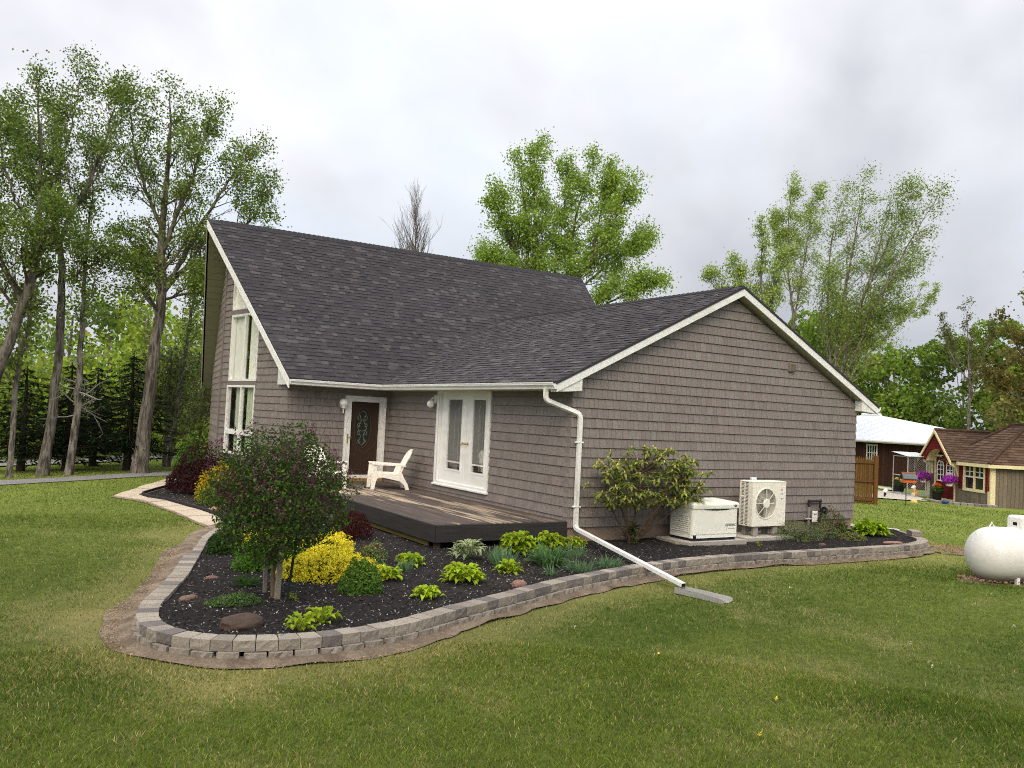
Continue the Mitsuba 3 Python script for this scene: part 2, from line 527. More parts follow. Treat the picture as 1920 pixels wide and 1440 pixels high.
# main slope
qm = (YR - 7.30) * lm
XL0, XL1, XR0, XR1 = -2.86, -3.95, 8.10, 8.80
xv = lambda q: None
ax, aq = W / 2, (YA - 7.30) * lm
valley = Polygon([(EX0 - 0.0, -0.5), (EX0, (ym(zw(EX0)) - 7.30) * lm), (ax, aq), (EX1, (ym(zw(EX1)) - 7.30) * lm), (EX1, -0.5)])
mainP = Polygon([(XL0, 0), (XR0, 0), (XR1, qm), (XL1, qm)]).difference(valley.buffer(-0.01))
O2 = np.array([0, 7.30, EZ])
es = np.array([0, 1 / lm, SM / lm])
roof_plane(mainP, O2, np.array([1.0, 0, 0]), es, 1.0, 33)
back = Polygon([(-XR0, 0), (-XL0, 0), (-XL1, qm), (-XR1, qm)])
roof_plane(back, np.array([0, 2 * YR - 7.30, EZ]), np.array([-1.0, 0, 0]), np.array([0, -1 / lm, SM / lm]), 0.02, 34, 0.45)
pieces('shingle', SHINGLES, 'shingle', None)


def ridge_caps(P, Q, sl):
    """Bent cap shingles along a ridge."""
    rng = np.random.default_rng(8)
    P, Q = np.array(P, float), np.array(Q, float)
    d = (Q - P) / np.linalg.norm(Q - P)
    sd = np.array([d[1], -d[0], 0])
    mb = MB()
    n = int(np.linalg.norm(Q - P) / 0.145)
    for i in range(n):
        a, b = P + (Q - P) * i / n, P + (Q - P) * (i + 1) / n
        w, dz = 0.145, 0.145 * sl
        hi, lo = 0.030 + 0.003 * rng.random(), 0.016
        tt = (0.15 * rng.random(), 0.5 * rng.random())
        top = [p + s * sd * w + np.array([0, 0, h - abs(s) * dz]) for p, h in ((a, hi), (b, lo)) for s in (-1, 0, 1)]
        bot = [v - np.array([0, 0, h]) for v, h in zip(top, [hi] * 3 + [lo] * 3)]
        mb.add(top + bot, [[0, 1, 4, 3], [1, 2, 5, 4], [0, 6, 7, 1], [1, 7, 8, 2], [0, 3, 9, 6], [2, 8, 11, 5]], _DARK, tt)
    return mb


obj('ridge_cap', ridge_caps((XL1 + 0.35, YR, RM + 0.004), (XR1 - 0.3, YR, RM + 0.004), SM), 'shingle', HOUSE)
obj('ridge_cap', ridge_caps((W / 2, 0.05, RW + 0.004), (W / 2, YA - 0.5, RW + 0.004), SW), 'shingle', HOUSE)


# ---- soffits, fascias, gutters
def slab(mb, P, M, d0, d1, **k):
    return prism(mb, P, d0, d1, M, **k)


SOF = S(176, 170, 150)
m = MB()
slab(m, Polygon([(0.20, 0.03), (-YA + 0.4, 0.03), (-YA + 0.2, qw - 0.03), (0.20, qw - 0.03)]), frame(O, (0, -1, 0), Mw[1], np.cross((0, -1, 0), Mw[1])), -0.14, -0.030, c=SOF)
slab(m, Polygon([(-0.20, 0.03), (7.2, 0.03), (YA - 0.4, qw - 0.03), (-0.20, qw - 0.03)]), frame((EX1, 0, zw(EX1)), (0, 1, 0), (-1 / lw, 0, SW / lw), np.cross((0, 1, 0), (-1 / lw, 0, SW / lw))), -0.14, -0.030, c=SOF)
box(m, (EX0 + 0.06, -0.19, 2.425), (0.0, 7.9, 2.45), SOF)
box(m, (-A, 7.36, 2.425), (0.0, 7.95, 2.4512), SOF)
box(m, (W, -0.19, 2.425), (EX1 - 0.06, 7.9, 2.45), SOF)
obj('soffit', m, 'satin', HOUSE)
m = MB()
for k in range(26):                                     # grooved boards under the steep roof
    q = [qm * k / 26, qm * (k + 1) / 26 - 0.012]
    e = lambda q, x0, x1: x0 + (x1 - x0) * q / qm
    for s, OO, exx, ess in ((1, O2, np.array([1.0, 0, 0]), es), (-1, np.array([0, 2 * YR - 7.30, EZ]), np.array([-1.0, 0, 0]), np.array([0, -1 / lm, SM / lm]))):
        pl = [(s * (e(q[0], XL0, XL1) + 0.03), q[0]), (s * (XL0 + 1.5), q[0]), (s * (XL0 + 1.5), q[1]), (s * (e(q[1], XL0, XL1) + 0.03), q[1])]
        prism(m, pl, -0.17, -0.15, frame(OO, exx, ess, np.cross(exx, ess)), c=S(150, 148, 122))
for s, OO, exx, ess in ((1, O2, np.array([1.0, 0, 0]), es), (-1, np.array([0, 2 * YR - 7.30, EZ]), np.array([-1.0, 0, 0]), np.array([0, -1 / lm, SM / lm]))):
    Pm = mainP.buffer(-0.035) if s == 1 else Polygon([(-XR0 + 0.04, 0.04), (-XL0 - 0.04, 0.04), (-XL1 - 0.04, qm), (-XR1 + 0.04, qm)])
    prism(m, Pm, -0.15, -0.03, frame(OO, exx, ess, np.cross(exx, ess)), c=SOF)
obj('soffit', m, 'matte', HOUSE)


def board(mb, P, Q, h, th, out, t=(0.2, 0.5), drop=0.0):
    """A fascia board hanging h below the line P-Q, th thick towards out."""
    P, Q, out = (np.asarray(v, float) for v in (P, Q, out))
    v = [p + out * o + np.array([0, 0, -z]) for p in (P, Q) for o in (0, th) for z in (drop, drop + h)]
    mb.add(v, [[0, 1, 3, 2], [4, 6, 7, 5], [2, 3, 7, 6], [0, 4, 5, 1], [0, 2, 6, 4], [1, 5, 7, 3]], _DARK, t)


yf = -0.20
for sgn, xe in ((-1, EX0), (1, EX1)):
    m = MB()
    xe2 = xe - sgn * 0.02
    board(m, (W / 2, yf, zw(W / 2) - 0.032), (xe2, yf, zw(xe2) - 0.032), 0.155, 0.022, (0, -1, 0), t=(0.1, 0.5))
    obj('rake_board', m, 'white_vinyl', HOUSE)
    m = MB()                                             # dark drip edge over the rake
    board(m, (W / 2, yf - 0.002, zw(W / 2) - 0.006), (xe, yf - 0.002, zw(xe) - 0.006), 0.038, 0.034, (0, -1, 0), t=(0.0, 0.1))
    obj('drip_edge', m, 'shingle', HOUSE)
    m = MB()                                             # boxed return at the foot of the rake
    xi = 0.045 if sgn < 0 else W - 0.045
    xo = xe - sgn * 0.04
    pl = [(xo, zw(xo) - 0.13), (xo, zw(xo) - 0.19), (xi, 2.435), (xi, zw(xi) - 0.175)]
    prism(m, pl if sgn < 0 else pl[::-1], 0.0, 0.197, frame((0, 0, 0), (1, 0, 0), (0, 0, 1), (0, -1, 0)), t=(0.0, 0.5))
    obj('eave_return', m, 'white_vinyl', HOUSE)
m = MB()
board(m, (EX0 + 0.055, -0.2, 2.565), (EX0 + 0.055, 7.36, 2.565), 0.14, 0.02, (-1, 0, 0))
board(m, (XL0 + 0.05, 7.36, 2.5652), (EX0 + 0.075, 7.36, 2.5652), 0.14, 0.02, (0, -1, 0))
board(m, (EX1 - 0.055, -0.2, 2.565), (EX1 - 0.055, 7.36, 2.565), 0.14, 0.02, (1, 0, 0))
obj('fascia', m, 'white_vinyl', HOUSE)
m = MB()                                                 # the white board up the steep left rake, and the far one
for s in (1, -1):
    yy = lambda y: y if s == 1 else 2 * YR - y
    edge = np.array([XL1 - XL0, (YR - 7.30) * s, 0]); out = np.array([edge[1], -edge[0], 0]) * -s; out /= np.linalg.norm(out)
    board(m, (XL0 + 0.005, yy(7.30), EZ - 0.032), (XL1 + 0.005, YR, RM - 0.032), 0.205, 0.022, out, t=(0.0, 0.4))
obj('rake_board', m, 'white_vinyl', HOUSE)
m = MB()
pl = [(7.33, 2.43), (8.36, 2.43), (8.36, EZ + SM * (8.36 - 7.30) - 0.24), (7.33, EZ + SM * 0.03 - 0.10)]
prism(m, pl, -0.05, 0.16, frame((XL0 + 0.09, 0, 0), (0, 1, 0), (0, 0, 1), (1, 0, 0)), t=(0.0, 0.5))
obj('eave_return', m, 'white_vinyl', HOUSE)

GUT = [(0, 0), (0, -0.115), (0.062, -0.115), (0.070, -0.085), (0.092, -0.062), (0.112, -0.045), (0.114, -0.018), (0.122, -0.014), (0.122, 0.0), (0.108, 0.002), (0.106, -0.03), (0.012, -0.03), (0.012, 0.002)]
m = MB()
zg = 2.548
gx, gy = EX0 + 0.036, 7.340
sweep(m, [(a, b) for a, b in GUT], [(gx, -0.22, zg), (gx, gy, zg), (XL0 + 0.02, gy, zg)][::-1], up=(0, 0, 1), t=(0.1, 0.5))
obj('gutter', m, 'white_vinyl', HOUSE, label='white gutter along the front eaves')
m = MB()
sweep(m, [(a, b) for a, b in GUT], [(EX1 - 0.036, -0.22, zg), (EX1 - 0.036, 7.2, zg)], up=(0, 0, 1), t=(0.1, 0.5))
obj('gutter', m, 'white_vinyl', HOUSE, label='white gutter on the right eave')


def bend(pts, r=0.07, n=5):
    """Rounds the corners of a polyline."""
    pts = [np.array(p, float) for p in pts]
    out = [pts[0]]
    for a, b, c in zip(pts, pts[1:], pts[2:]):
        u, v = (a - b) / np.linalg.norm(a - b), (c - b) / np.linalg.norm(c - b)
        for k in range(n + 1):
            t = k / n
            out.append((1 - t) ** 2 * (b + u * r) + 2 * t * (1 - t) * b + t * t * (b + v * r))
    return np.array(out + [pts[-1]])


RECT = [(-0.040, -0.027), (-0.013, -0.022), (0.013, -0.027), (0.040, -0.027), (0.040, 0.027), (0.013, 0.022), (-0.013, 0.027), (-0.040, 0.027)]
m = MB()
pd = bend([(gx - 0.055, 0.06, 2.45), (gx - 0.055, 0.06, 2.24), (0.135, -0.062, 2.02), (0.135, -0.062, 0.0), (-0.38, -3.36, -0.335)], 0.09)
sweep(m, RECT, pd, side=(1, 0.0, 0.0), t=(0.0, 0.5))
DS = obj('downspout', m, 'white_vinyl', HOUSE, smooth=30)
for z in (1.52, 0.38):
    m = MB()
    rbox(m, (0.135 - 0.085, -0.094, z - 0.016), (0.135 + 0.085, -0.03, z + 0.016), 0.012)
    obj('strap', m, 'white_vinyl', DS, smooth=40)
m = MB()
box(m, (-0.036, -0.024, 0.0), (0.036, 0.024, 0.004), S(24, 24, 24), M=frame(pd[-1] + np.array([-0.0002, -0.0013, -0.0001]) * 4, (1, 0, 0), np.cross((pd[-1] - pd[-2]) / np.linalg.norm(pd[-1] - pd[-2]), (1, 0, 0)), (pd[-1] - pd[-2]) / np.linalg.norm(pd[-1] - pd[-2])))
obj('open_end', m, 'matte', DS)
m = MB()
sweep(m, RECT, bend([(EX1 - 0.09, 0.35, 2.45), (EX1 - 0.09, 0.35, 2.22), (W + 0.06, 0.35, 2.05), (W + 0.06, 0.35, -0.16), (W + 1.65, -0.05, -0.30)], 0.09), side=(0, 1.0, 0.0), t=(0.0, 0.5))
obj('downspout', m, 'white_vinyl', HOUSE, smooth=30)

# louvred vent on the gable
m = MB()
cbox(m, (5.60, -0.075, 3.17), (5.78, 0.0, 3.36), 0.008, S(128, 116, 106))
for k in range(4):
    box(m, (5.615, -0.082, 3.185 + 0.04 * k), (5.765, -0.072, 3.205 + 0.04 * k), S(96, 88, 80))
obj('vent', m, 'matte', HOUSE)


# ---- windows of the tall wall
MPR = frame((-A, L, 0), TP, (0, 0, 1), NP)
WHITE = S(232, 232, 226)


def window(poly, bars, name='window', curtains=(), rail=0.055):
    P = Polygon(poly)
    m = MB()
    prism(m, P.difference(P.buffer(-rail, join_style=2)), -0.09, 0.026, MPR)
    for b in bars:
        prism(m, P.intersection(Polygon(b)).buffer(0), -0.06, 0.020, MPR)
    key = obj(name, m, 'white_vinyl', HOUSE)
    m = MB()
    inner = P.buffer(-rail + 0.004, join_style=2)
    xy = np.array(inner.exterior.coords)[:-1]
    m.add(xf(np.c_[xy, np.full(len(xy), -0.03)], MPR), [[0, i, i + 1] for i in range(1, len(xy) - 1)])
    obj('pane', m, 'pane', key)
    return key


def drape(s0, s1, z0, z1, depth, col, waves, amp=0.025, seed=0):
    n = 60
    s = np.linspace(s0, s1, n)
    rng = np.random.default_rng(seed)
    d = -depth + amp * np.sin((s - s0) / (s1 - s0) * waves * 2 * np.pi + 2.2 * meshkit.noise(np.c_[s * 3, 0 * s, 0 * s + seed]))
    v = np.vstack([xf(np.c_[s, np.full(n, z), d], MPR) for z in (z0, z1)])
    i = np.arange(n - 1)
    return MB().add(v, np.stack([i, i + 1, i + n + 1, i + n], -1), col)


b1 = [sbox(2.645, 0, 2.725, 2.5).exterior.coords[:-1], sbox(1.5, 1.10, 3.8, 1.235).exterior.coords[:-1]]
w1 = window(WLOW, b1)
w2 = window(WUP, [sbox(2.62, 2.4, 2.70, 4.5).exterior.coords[:-1]])
w3 = window(WTRI, [])
SHEER = S(176, 190, 168)
for z0, z1, ww in ((0.6, 2.4, w1), (2.53, 4.3, w2)):
    m = MB()
    if ww == w2:
        SHEER = S(226, 230, 222)
    m.mb(drape(1.85, 2.52, z0, z1, 0.11, SHEER, 9, 0.012, seed=1)).mb(drape(2.74, 3.22 if ww == w1 else 3.50, z0, z1, 0.11, SHEER, 7, 0.012, seed=2))
    m.mb(drape(2.50, 2.72, z0, z1, 0.30, S(66, 66, 30), 3, seed=3)).mb(drape(3.22, 3.56, z0, z1, 0.30, S(74, 72, 34), 3, seed=4))
    obj('curtain', m, 'matte', ww)
m = MB()
prism(m, Polygon(WTRI).buffer(-0.03), -0.065, -0.055, MPR, c=S(238, 235, 224))
obj('blind', m, 'matte', w3)
m = MB()                                                 # trim band between the windows
prism(m, [(1.80, 2.41), (3.55, 2.41), (3.55, 2.52), (1.80, 2.52)], 0.0, 0.018, MPR, t=(0.3, 0.2))
obj('trim_band', m, 'siding', HOUSE)
m = MB()
prism(m, [(2.10, 4.31), (3.55, 4.31), (3.55, 4.44), (2.10, 4.44)], 0.0, 0.018, MPR, t=(0.3, 0.2))
obj('trim_band', m, 'siding', HOUSE)

# ---- dim rooms behind the glass, so that one does not see through
m = MB()
box(m, (-A + 0.25, L + 0.6, 0.0), (W - 0.3, L + 2 * HD - 0.3, 0.02), S(120, 100, 80))
box(m, (-A + 0.3, L + 3.9, 0.02), (W - 0.3, L + 4.0, 5.6), S(90, 84, 70))
box(m, (1.6, 0.2, 0.0), (1.7, L, 2.4), S(110, 104, 96))
box(m, (0.12, 0.2, 2.38), (W - 0.2, L, 2.42), S(150, 148, 144))
obj('interior', m, 'matte', HOUSE)

# ---- front door with its storm door frame
MD = frame((0, L, 0), (1, 0, 0), (0, 0, 1), (0, -1, 0))
m = MB()
outer, inner = sbox(-1.215, 0.20, -0.12, 2.255), sbox(-1.045, 0.275, -0.275, 2.115)
prism(m, outer.difference(sbox(-1.16, 0.15, -0.175, 2.205)), -0.10, 0.050, MD, t=(0.0, 0.5))
prism(m, sbox(-1.157, 0.20, -0.178, 2.202).difference(inner), -0.05, 0.034, MD, t=(0.15, 0.5))
DOOR = obj('front_door', m, 'white_vinyl', HOUSE)
m = MB()
BRN = S(54, 40, 31)
ov = Polygon([(-0.695 + 0.205 * math.cos(a), 1.455 + 0.48 * math.sin(a)) for a in np.linspace(0, 2 * np.pi, 49)[:-1]])
prism(m, sbox(-1.06, 0.26, -0.26, 2.13).difference(ov), -0.10, -0.055, MD, c=BRN)


def ribbon(mb, pts, r, M, c, d=-0.055, sides=6):
    p = np.array([(a, b, d) for a, b in pts])
    return tube(mb, xf(p, M), r, sides, c)


ring = [(-0.695 + 0.222 * math.cos(a), 1.455 + 0.50 * math.sin(a)) for a in np.linspace(0, 2 * np.pi, 60)]
ribbon(m, ring, 0.014, MD, S(68, 51, 40))
for s in (-1, 1):
    f = lambda pts: [(-0.655 + s * x, z) for x, z in pts]
    ribbon(m, f([(0.05, 0.40), (0.05, 0.66), (0.14, 0.70), (0.22, 0.80), (0.31, 0.83), (0.31, 0.40), (0.05, 0.40)]), 0.008, MD, S(74, 56, 44))
    ribbon(m, f([(0.00, 0.86), (0.12, 0.88), (0.24, 0.98), (0.32, 1.10)]), 0.009, MD, S(74, 56, 44))
obj('slab', m, 'satin', DOOR)
m = MB()
prism(m, ov, -0.085, -0.078, MD, c=S(30, 40, 34))
obj('oval_glass', m, 'gloss', DOOR)
m = MB()                                                 # leaded scrolls on the oval glass
cx, cz = -0.695, 1.455
LEAD = S(140, 142, 130)


def spiral(x, z, r, a0, turn, n=16, flip=1):
    t = np.linspace(0, 1, n)
    return [(x + flip * r * (1 - 0.75 * k) * math.cos(a0 + turn * k), z + r * (1 - 0.75 * k) * math.sin(a0 + turn * k)) for k in t]


for s in (-1, 1):
    for (dx, dz, r, a0, tr) in ((0.075, 0.27, 0.085, -2.4, 5.2), (0.08, 0.06, 0.07, 2.2, -5.0), (0.075, -0.14, 0.085, 2.4, -5.2), (0.06, -0.32, 0.06, -2.0, 4.6)):
        ribbon(m, spiral(cx + s * dx, cz + dz, r, a0, tr, flip=s), 0.0055, MD, LEAD, -0.076, 4)
    ribbon(m, [(cx + s * x, cz + z) for x, z in ((0.0, 0.44), (0.10, 0.37), (0.03, 0.18), (0.12, 0.0), (0.03, -0.20), (0.09, -0.36), (0.0, -0.44))], 0.0055, MD, LEAD, -0.076, 4)
obj('leading', m, 'gloss', DOOR)
m = MB()
cbox(m, (-1.135, 1.06, 0.034), (-1.10, 1.30, 0.044), 0.004, M=MD)
tube(m, xf([(-1.118, 1.22, 0.04), (-1.118, 1.22, 0.08), (-1.02, 1.21, 0.085)], MD), 0.010, 6, cap=True)
obj('handle', m, 'brass', DOOR, smooth=40)
m = MB()
box(m, (-1.18, L - 0.09, 0.125), (-0.15, L + 0.02, 0.20), S(146, 116, 74))
obj('sill', m, 'matte', DOOR)

# ---- patio doors
MP = frame((0, 0, 0), (0, 1, 0), (0, 0, 1), (-1, 0, 0))
m = MB()
prism(m, sbox(2.80, 0.335, 5.22, 2.45).difference(sbox(2.90, 0.40, 5.12, 2.38)), -0.12, 0.045, MP, t=(0.0, 0.5))
prism(m, sbox(5.05, 0.40, 5.085, 2.38), -0.05, 0.05, MP, t=(0.0, 0.5))
cbox(m, (2.78, 0.30, 0.0), (5.26, 0.345, 0.075), 0.008, M=MP, t=(0.2, 0.5))
PAT = obj('patio_door', m, 'white_vinyl', HOUSE)
m = MB()
box(m, (5.09, 0.40, -0.02), (5.115, 2.38, 0.02), S(30, 32, 30), M=MP)
obj('screen_track', m, 'matte', PAT)
GL = [(4.075, 0.69, 4.735, 2.25), (3.05, 0.69, 3.60, 2.25)]
for (y0, y1), (g0, gb, g1, gt) in zip(((3.865, 5.04), (2.905, 3.855)), GL):
    m = MB()
    prism(m, sbox(y0, 0.40, y1, 2.38).difference(sbox(g0, gb, g1, gt)), -0.06, -0.012, MP, t=(0.05, 0.5))
    g = sbox(g0, gb, g1, gt)
    prism(m, g.buffer(0.03, join_style=2).difference(g.buffer(-0.01, join_style=2)), -0.055, 0.0, MP, t=(0.05, 0.5))
    lf = obj('leaf', m, 'white_vinyl', PAT)
    m = MB()
    m.add(xf([(g0, gb, -0.02), (g1, gb, -0.02), (g1, gt, -0.02), (g0, gt, -0.02)], MP), [[0, 1, 2, 3]])
    obj('pane', m, 'pane', lf)
    m = MB()
    z = gt - 0.02
    while z > 0.87:
        m.add(xf([(g0 + 0.005, z, -0.041), (g1 - 0.005, z, -0.041), (g1 - 0.005, z - 0.0125, -0.033), (g0 + 0.005, z - 0.0125, -0.033)], MP), [[0, 1, 2, 3]], S(126, 128, 124))
        z -= 0.0145
    box(m, (g0, 0.845, -0.048), (g1, 0.875, -0.030), S(225, 225, 220), M=MP)
    for k in (0.25, 0.55):
        yy = g0 + (g1 - g0) * k
        box(m, (yy, 0.87, -0.0305), (yy + 0.006, gt, -0.0295), S(200, 200, 196), M=MP)
    obj('blind', m, 'matte', lf)
    m = MB()
    yk = 3.985 if y0 > 3.8 else 3.775
    lathe(m, [(0, 0), (0.032, 0.0), (0.032, 0.008), (0.012, 0.012), (0.012, 0.045), (0.026, 0.052), (0.030, 0.066), (0.022, 0.08), (0, 0.084)], 14, M=frame(xf(np.array([[yk, 1.29, -0.012]]), MP)[0], (0, 1, 0), (0, 0, 1), (-1, 0, 0)))
    obj('knob', m, 'brass', lf, smooth=40)
m = MB()
rbox(m, (2.915, 1.22, -0.012), (2.945, 1.46, 0.055), 0.012, M=MP)
obj('pull_handle', m, 'white_vinyl', PAT, smooth=40)
m = MB()
box(m, (2.9, 0.40, -0.5), (3.3, 0.62, -0.25), S(40, 40, 44), M=MP)
box(m, (4.1, 0.45, -0.6), (4.6, 0.70, -0.35), S(60, 60, 64), M=MP)
obj('interior', m, 'matte', PAT)

# ---------------------------------------------------------------- ground, driveway, street
CAPL = np.array([(-4.84, 3.52), (-5.1, 3.4), (-5.4, 3.09), (-5.9, 1.95), (-6.25, 0.74), (-6.59, -0.35), (-6.79, -1.01), (-7.02, -1.62), (-7.23, -2.16), (-7.4, -2.6), (-7.51, -3.16), (-7.51, -3.45), (-7.42, -3.81), (-7.25, -4.05), (-6.98, -4.3), (-6.63, -4.43), (-6.28, -4.50), (-5.85, -4.50), (-5.48, -4.43), (-5.1, -4.33), (-4.69, -4.14), (-4.27, -3.92), (-3.94, -3.79), (-3.34, -3.52), (-2.75, -3.25), (-2.06, -2.93), (-1.31, -2.69), (-0.5, -2.44), (0.17, -2.27), (1.2, -2.08), (2.28, -2.03), (3.12, -2.04), (3.89, -2.05), (4.79, -2.09), (5.91, -2.08), (6.78, -2.10), (7.30, -2.03), (7.8, -1.88), (8.2, -1.68), (8.47, -1.40), (8.66, -1.05), (8.90, -0.70), (9.21, -0.30)])


def resample(P, step):
    P = np.asarray(P, float)
    s = np.r_[0, np.cumsum(np.linalg.norm(np.diff(P, axis=0), axis=1))]
    n = int(round(s[-1] / step))
    q = np.linspace(0, s[-1], n + 1)
    return np.stack([np.interp(q, s, P[:, k]) for k in range(P.shape[1])], 1)


def smooth_line(P, it=2):
    for _ in range(it):
        Q = [P[0]]
        for a, b in zip(P, P[1:]):
            Q += [0.75 * a + 0.25 * b, 0.25 * a + 0.75 * b]
        P = np.array(Q + [P[-1]])
    return P


CAP = smooth_line(CAPL)
WALLPOLY = Polygon(np.vstack([CAP, [(9.0, 0.6), (0, 0.6), (0, 3.52)]])).buffer(0)
JOINTS = np.array([[(-5.37, 3.11), (-4.82, 3.55)], [(-5.45, 3.79), (-4.98, 3.99)], [(-5.5, 4.73), (-4.94, 4.79)], [(-5.57, 5.59), (-5.03, 5.69)], [(-5.67, 6.29), (-5.19, 6.43)], [(-5.76, 7.1), (-5.36, 7.37)], [(-5.92, 7.79), (-5.62, 7.95)], [(-6.13, 8.2), (-5.72, 8.6)], [(-6.30, 8.55), (-5.70, 8.87)], [(-5.96, 9.44), (-5.47, 9.35)], [(-5.56, 10.34), (-5.2, 9.93)], [(-5.17, 11.27), (-4.85, 10.6)], [(-4.76, 12.12), (-4.45, 11.35)], [(-4.38, 13.05), (-4.1, 12.1)], [(-3.9, 13.9), (-3.7, 12.9)]])
WALK = Polygon(np.vstack([JOINTS[:, 0], JOINTS[::-1, 1]])).buffer(0)
HOUSEPOLY = Polygon([(0, 0), (W, 0), (W, 16), (-A, 16), (-A - PR, YR), (-A, L), (0, L)])
BED2 = Polygon(np.vstack([JOINTS[:, 1], [(-2.0, 14), (-2.0, 3.0), (-4.84, 3.52)]])).buffer(0)
BED = WALLPOLY.union(BED2).difference(HOUSEPOLY)
SOILL = [(a, b) for a, b in np.vstack([CAP, [(9.3, 0.2)]])]


def grid_mesh(xs, ys, zf):
    X, Y = np.meshgrid(xs, ys, indexing='ij')
    v = np.stack([X.ravel(), Y.ravel(), zf(X, Y).ravel()], -1)
    n = len(ys)
    i = (np.arange(len(xs) - 1)[:, None] * n + np.arange(n - 1)[None]).ravel()
    return v, np.stack([i, i + n, i + n + 1, i + 1], -1)


def patch_tone(x, y):
    """How dry (0 lush, 1 straw) and how deep green the lawn is at a place; the same in the blades and in the ground under them."""
    a = meshkit.fbm(np.stack([x * 0.42, y * 0.42, 0 * x + 4.5], -1), 4, 3)
    b = meshkit.fbm(np.stack([x * 1.9, y * 1.9, 0 * x + 9.5], -1), 3, 7)
    dry = sm(0.46, 0.80, 0.60 * a + 0.40 * b)
    deep = sm(0.36, 0.66, meshkit.fbm(np.stack([x * 0.5 + 31, y * 0.5, 0 * x], -1), 4, 13) * 0.7 + 0.3 * b)
    dw = np.min([np.hypot(x - p[0], y - p[1]) for p in CAP[::6]], axis=0)
    dry = np.clip(dry + 0.55 * np.exp(-((dw - 0.35) / 0.55) ** 2), 0, 1)
    return dry, deep


def lawn_color(p, n, uv):
    g = noise(p.x * 26, p.y * 26) * 0.55 + noise(p.x * 9, p.y * 9) * 0.45
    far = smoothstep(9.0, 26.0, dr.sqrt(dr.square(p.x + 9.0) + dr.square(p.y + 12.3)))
    st = noise(p.x * 0.9 - p.y * 0.5, p.y * 0.2 + 7)
    c = mix((0.028, 0.042, 0.010), (0.095, 0.118, 0.028), g)
    c = mix(c, (0.25, 0.215, 0.095), uv.x * 0.6)
    c = mix(c, (0.045, 0.075, 0.018), uv.y * 0.35)
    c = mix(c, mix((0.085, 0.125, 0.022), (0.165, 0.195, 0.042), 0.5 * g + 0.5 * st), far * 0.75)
    return c


scene['lawn'] = pr(proc(lawn_color), 0.95, 0.1)
BEDLOW = shapely.union_all([BED.buffer(-0.12), HOUSEPOLY.buffer(0.3)])
shapely.prepare(BEDLOW)
xs = np.unique(np.r_[np.linspace(-120, -16, 40), np.linspace(-16, 14, 200), np.linspace(14, 60, 70), np.linspace(60, 210, 60)])
ys = np.unique(np.r_[np.linspace(-40, -13, 20), np.linspace(-13, 6, 140), np.linspace(6, 40, 90), np.linspace(40, 190, 60)])
v, f = grid_mesh(xs, ys, lambda x, y: ground_z(x, y) - 0.16 * shapely.contains_xy(BEDLOW, x, y))
dry, deep = patch_tone(v[:, 0], v[:, 1])
GROUND = thing('ground', 'mown lawn with green and straw coloured patches around the house', 'lawn', kind='structure')
obj('ground', MB().add(v, f, _DARK, np.stack([dry, deep], -1) * 0.97 + RNG.uniform(0.005, 0.025, (len(v), 2))), 'lawn', GROUND, smooth=True, whole=True)


def drape_poly(poly, lift, step=0.25, zf=ground_z):
    """A sheet over the ground inside a polygon."""
    x0, y0, x1, y1 = poly.bounds
    pts = []
    ex = np.array(poly.segmentize(step).exterior.coords)[:-1]
    X, Y = np.meshgrid(np.arange(x0, x1, step), np.arange(y0, y1, step))
    P = np.c_[X.ravel(), Y.ravel()]
    P = P + RNG.uniform(-0.2, 0.2, P.shape) * step
    P = P[shapely.contains_xy(poly.buffer(-step * 0.35), P[:, 0], P[:, 1])]
    P = np.vstack([ex, P])
    from scipy.spatial import Delaunay
    f = Delaunay(P).simplices
    c = P[f].mean(1)
    f = f[shapely.contains_xy(poly, c[:, 0], c[:, 1])]
    e1, e2 = P[f[:, 1]] - P[f[:, 0]], P[f[:, 2]] - P[f[:, 0]]
    f[(e1[:, 0] * e2[:, 1] - e1[:, 1] * e2[:, 0]) < 0] = f[(e1[:, 0] * e2[:, 1] - e1[:, 1] * e2[:, 0]) < 0][:, ::-1]
    return np.c_[P, zf(P[:, 0], P[:, 1]) + lift], f


def asphalt_color(p, n, uv):
    return mix((0.13, 0.13, 0.135), (0.19, 0.185, 0.185), fbm(p.x * 2, p.y * 2, 0, 4)) * (0.8 + 0.35 * noise(p.x * 40, p.y * 40))


scene['asphalt'] = pr(proc(asphalt_color), 0.9, 0.2)
DRIVE = [(-30, 3.0), (-18, 7.6), (-12, 10.4), (-8.38, 12.5), (-6.69, 13.3), (-4.66, 14.5), (-1, 17.0), (4, 21), (5, 23), (-2, 18.6), (-4.5, 16.3), (-6.6, 15.0), (-8.35, 14.3), (-12, 12.6), (-18, 10.0), (-30, 5.4)]
DRV = Polygon(smooth_line(np.array(DRIVE + DRIVE[:1]), 2)).buffer(0)
k = thing('driveway', 'narrow grey asphalt driveway curving past the trees on the left', 'driveway', kind='structure')
v, f = drape_poly(DRV, 0.02, 0.5)
obj('driveway', MB().add(v, f), 'asphalt', k, smooth=True, whole=True)
STREET = Polygon([(-60, 8), (-30, 15.5), (-7.4, 23.0), (-4, 24.2), (10, 30), (10, 35), (-3.5, 28.4), (-7.2, 27.0), (-30, 20.5), (-60, 14)])
k = thing('street', 'pale grey street behind the dark spruces on the left', 'street', kind='structure')
v, f = drape_poly(STREET, 0.05, 0.8)
obj('street', MB().add(v, f), 'asphalt', k, smooth=True, whole=True)


def soil_color(p, n, uv):
    s = fbm(p.x * 5, p.y * 5, 0, 4)
    c = mix((0.070, 0.052, 0.038), (0.235, 0.190, 0.145), s)
    return c * (0.7 + 0.5 * noise(p.x * 55, p.y * 55, p.z * 55))


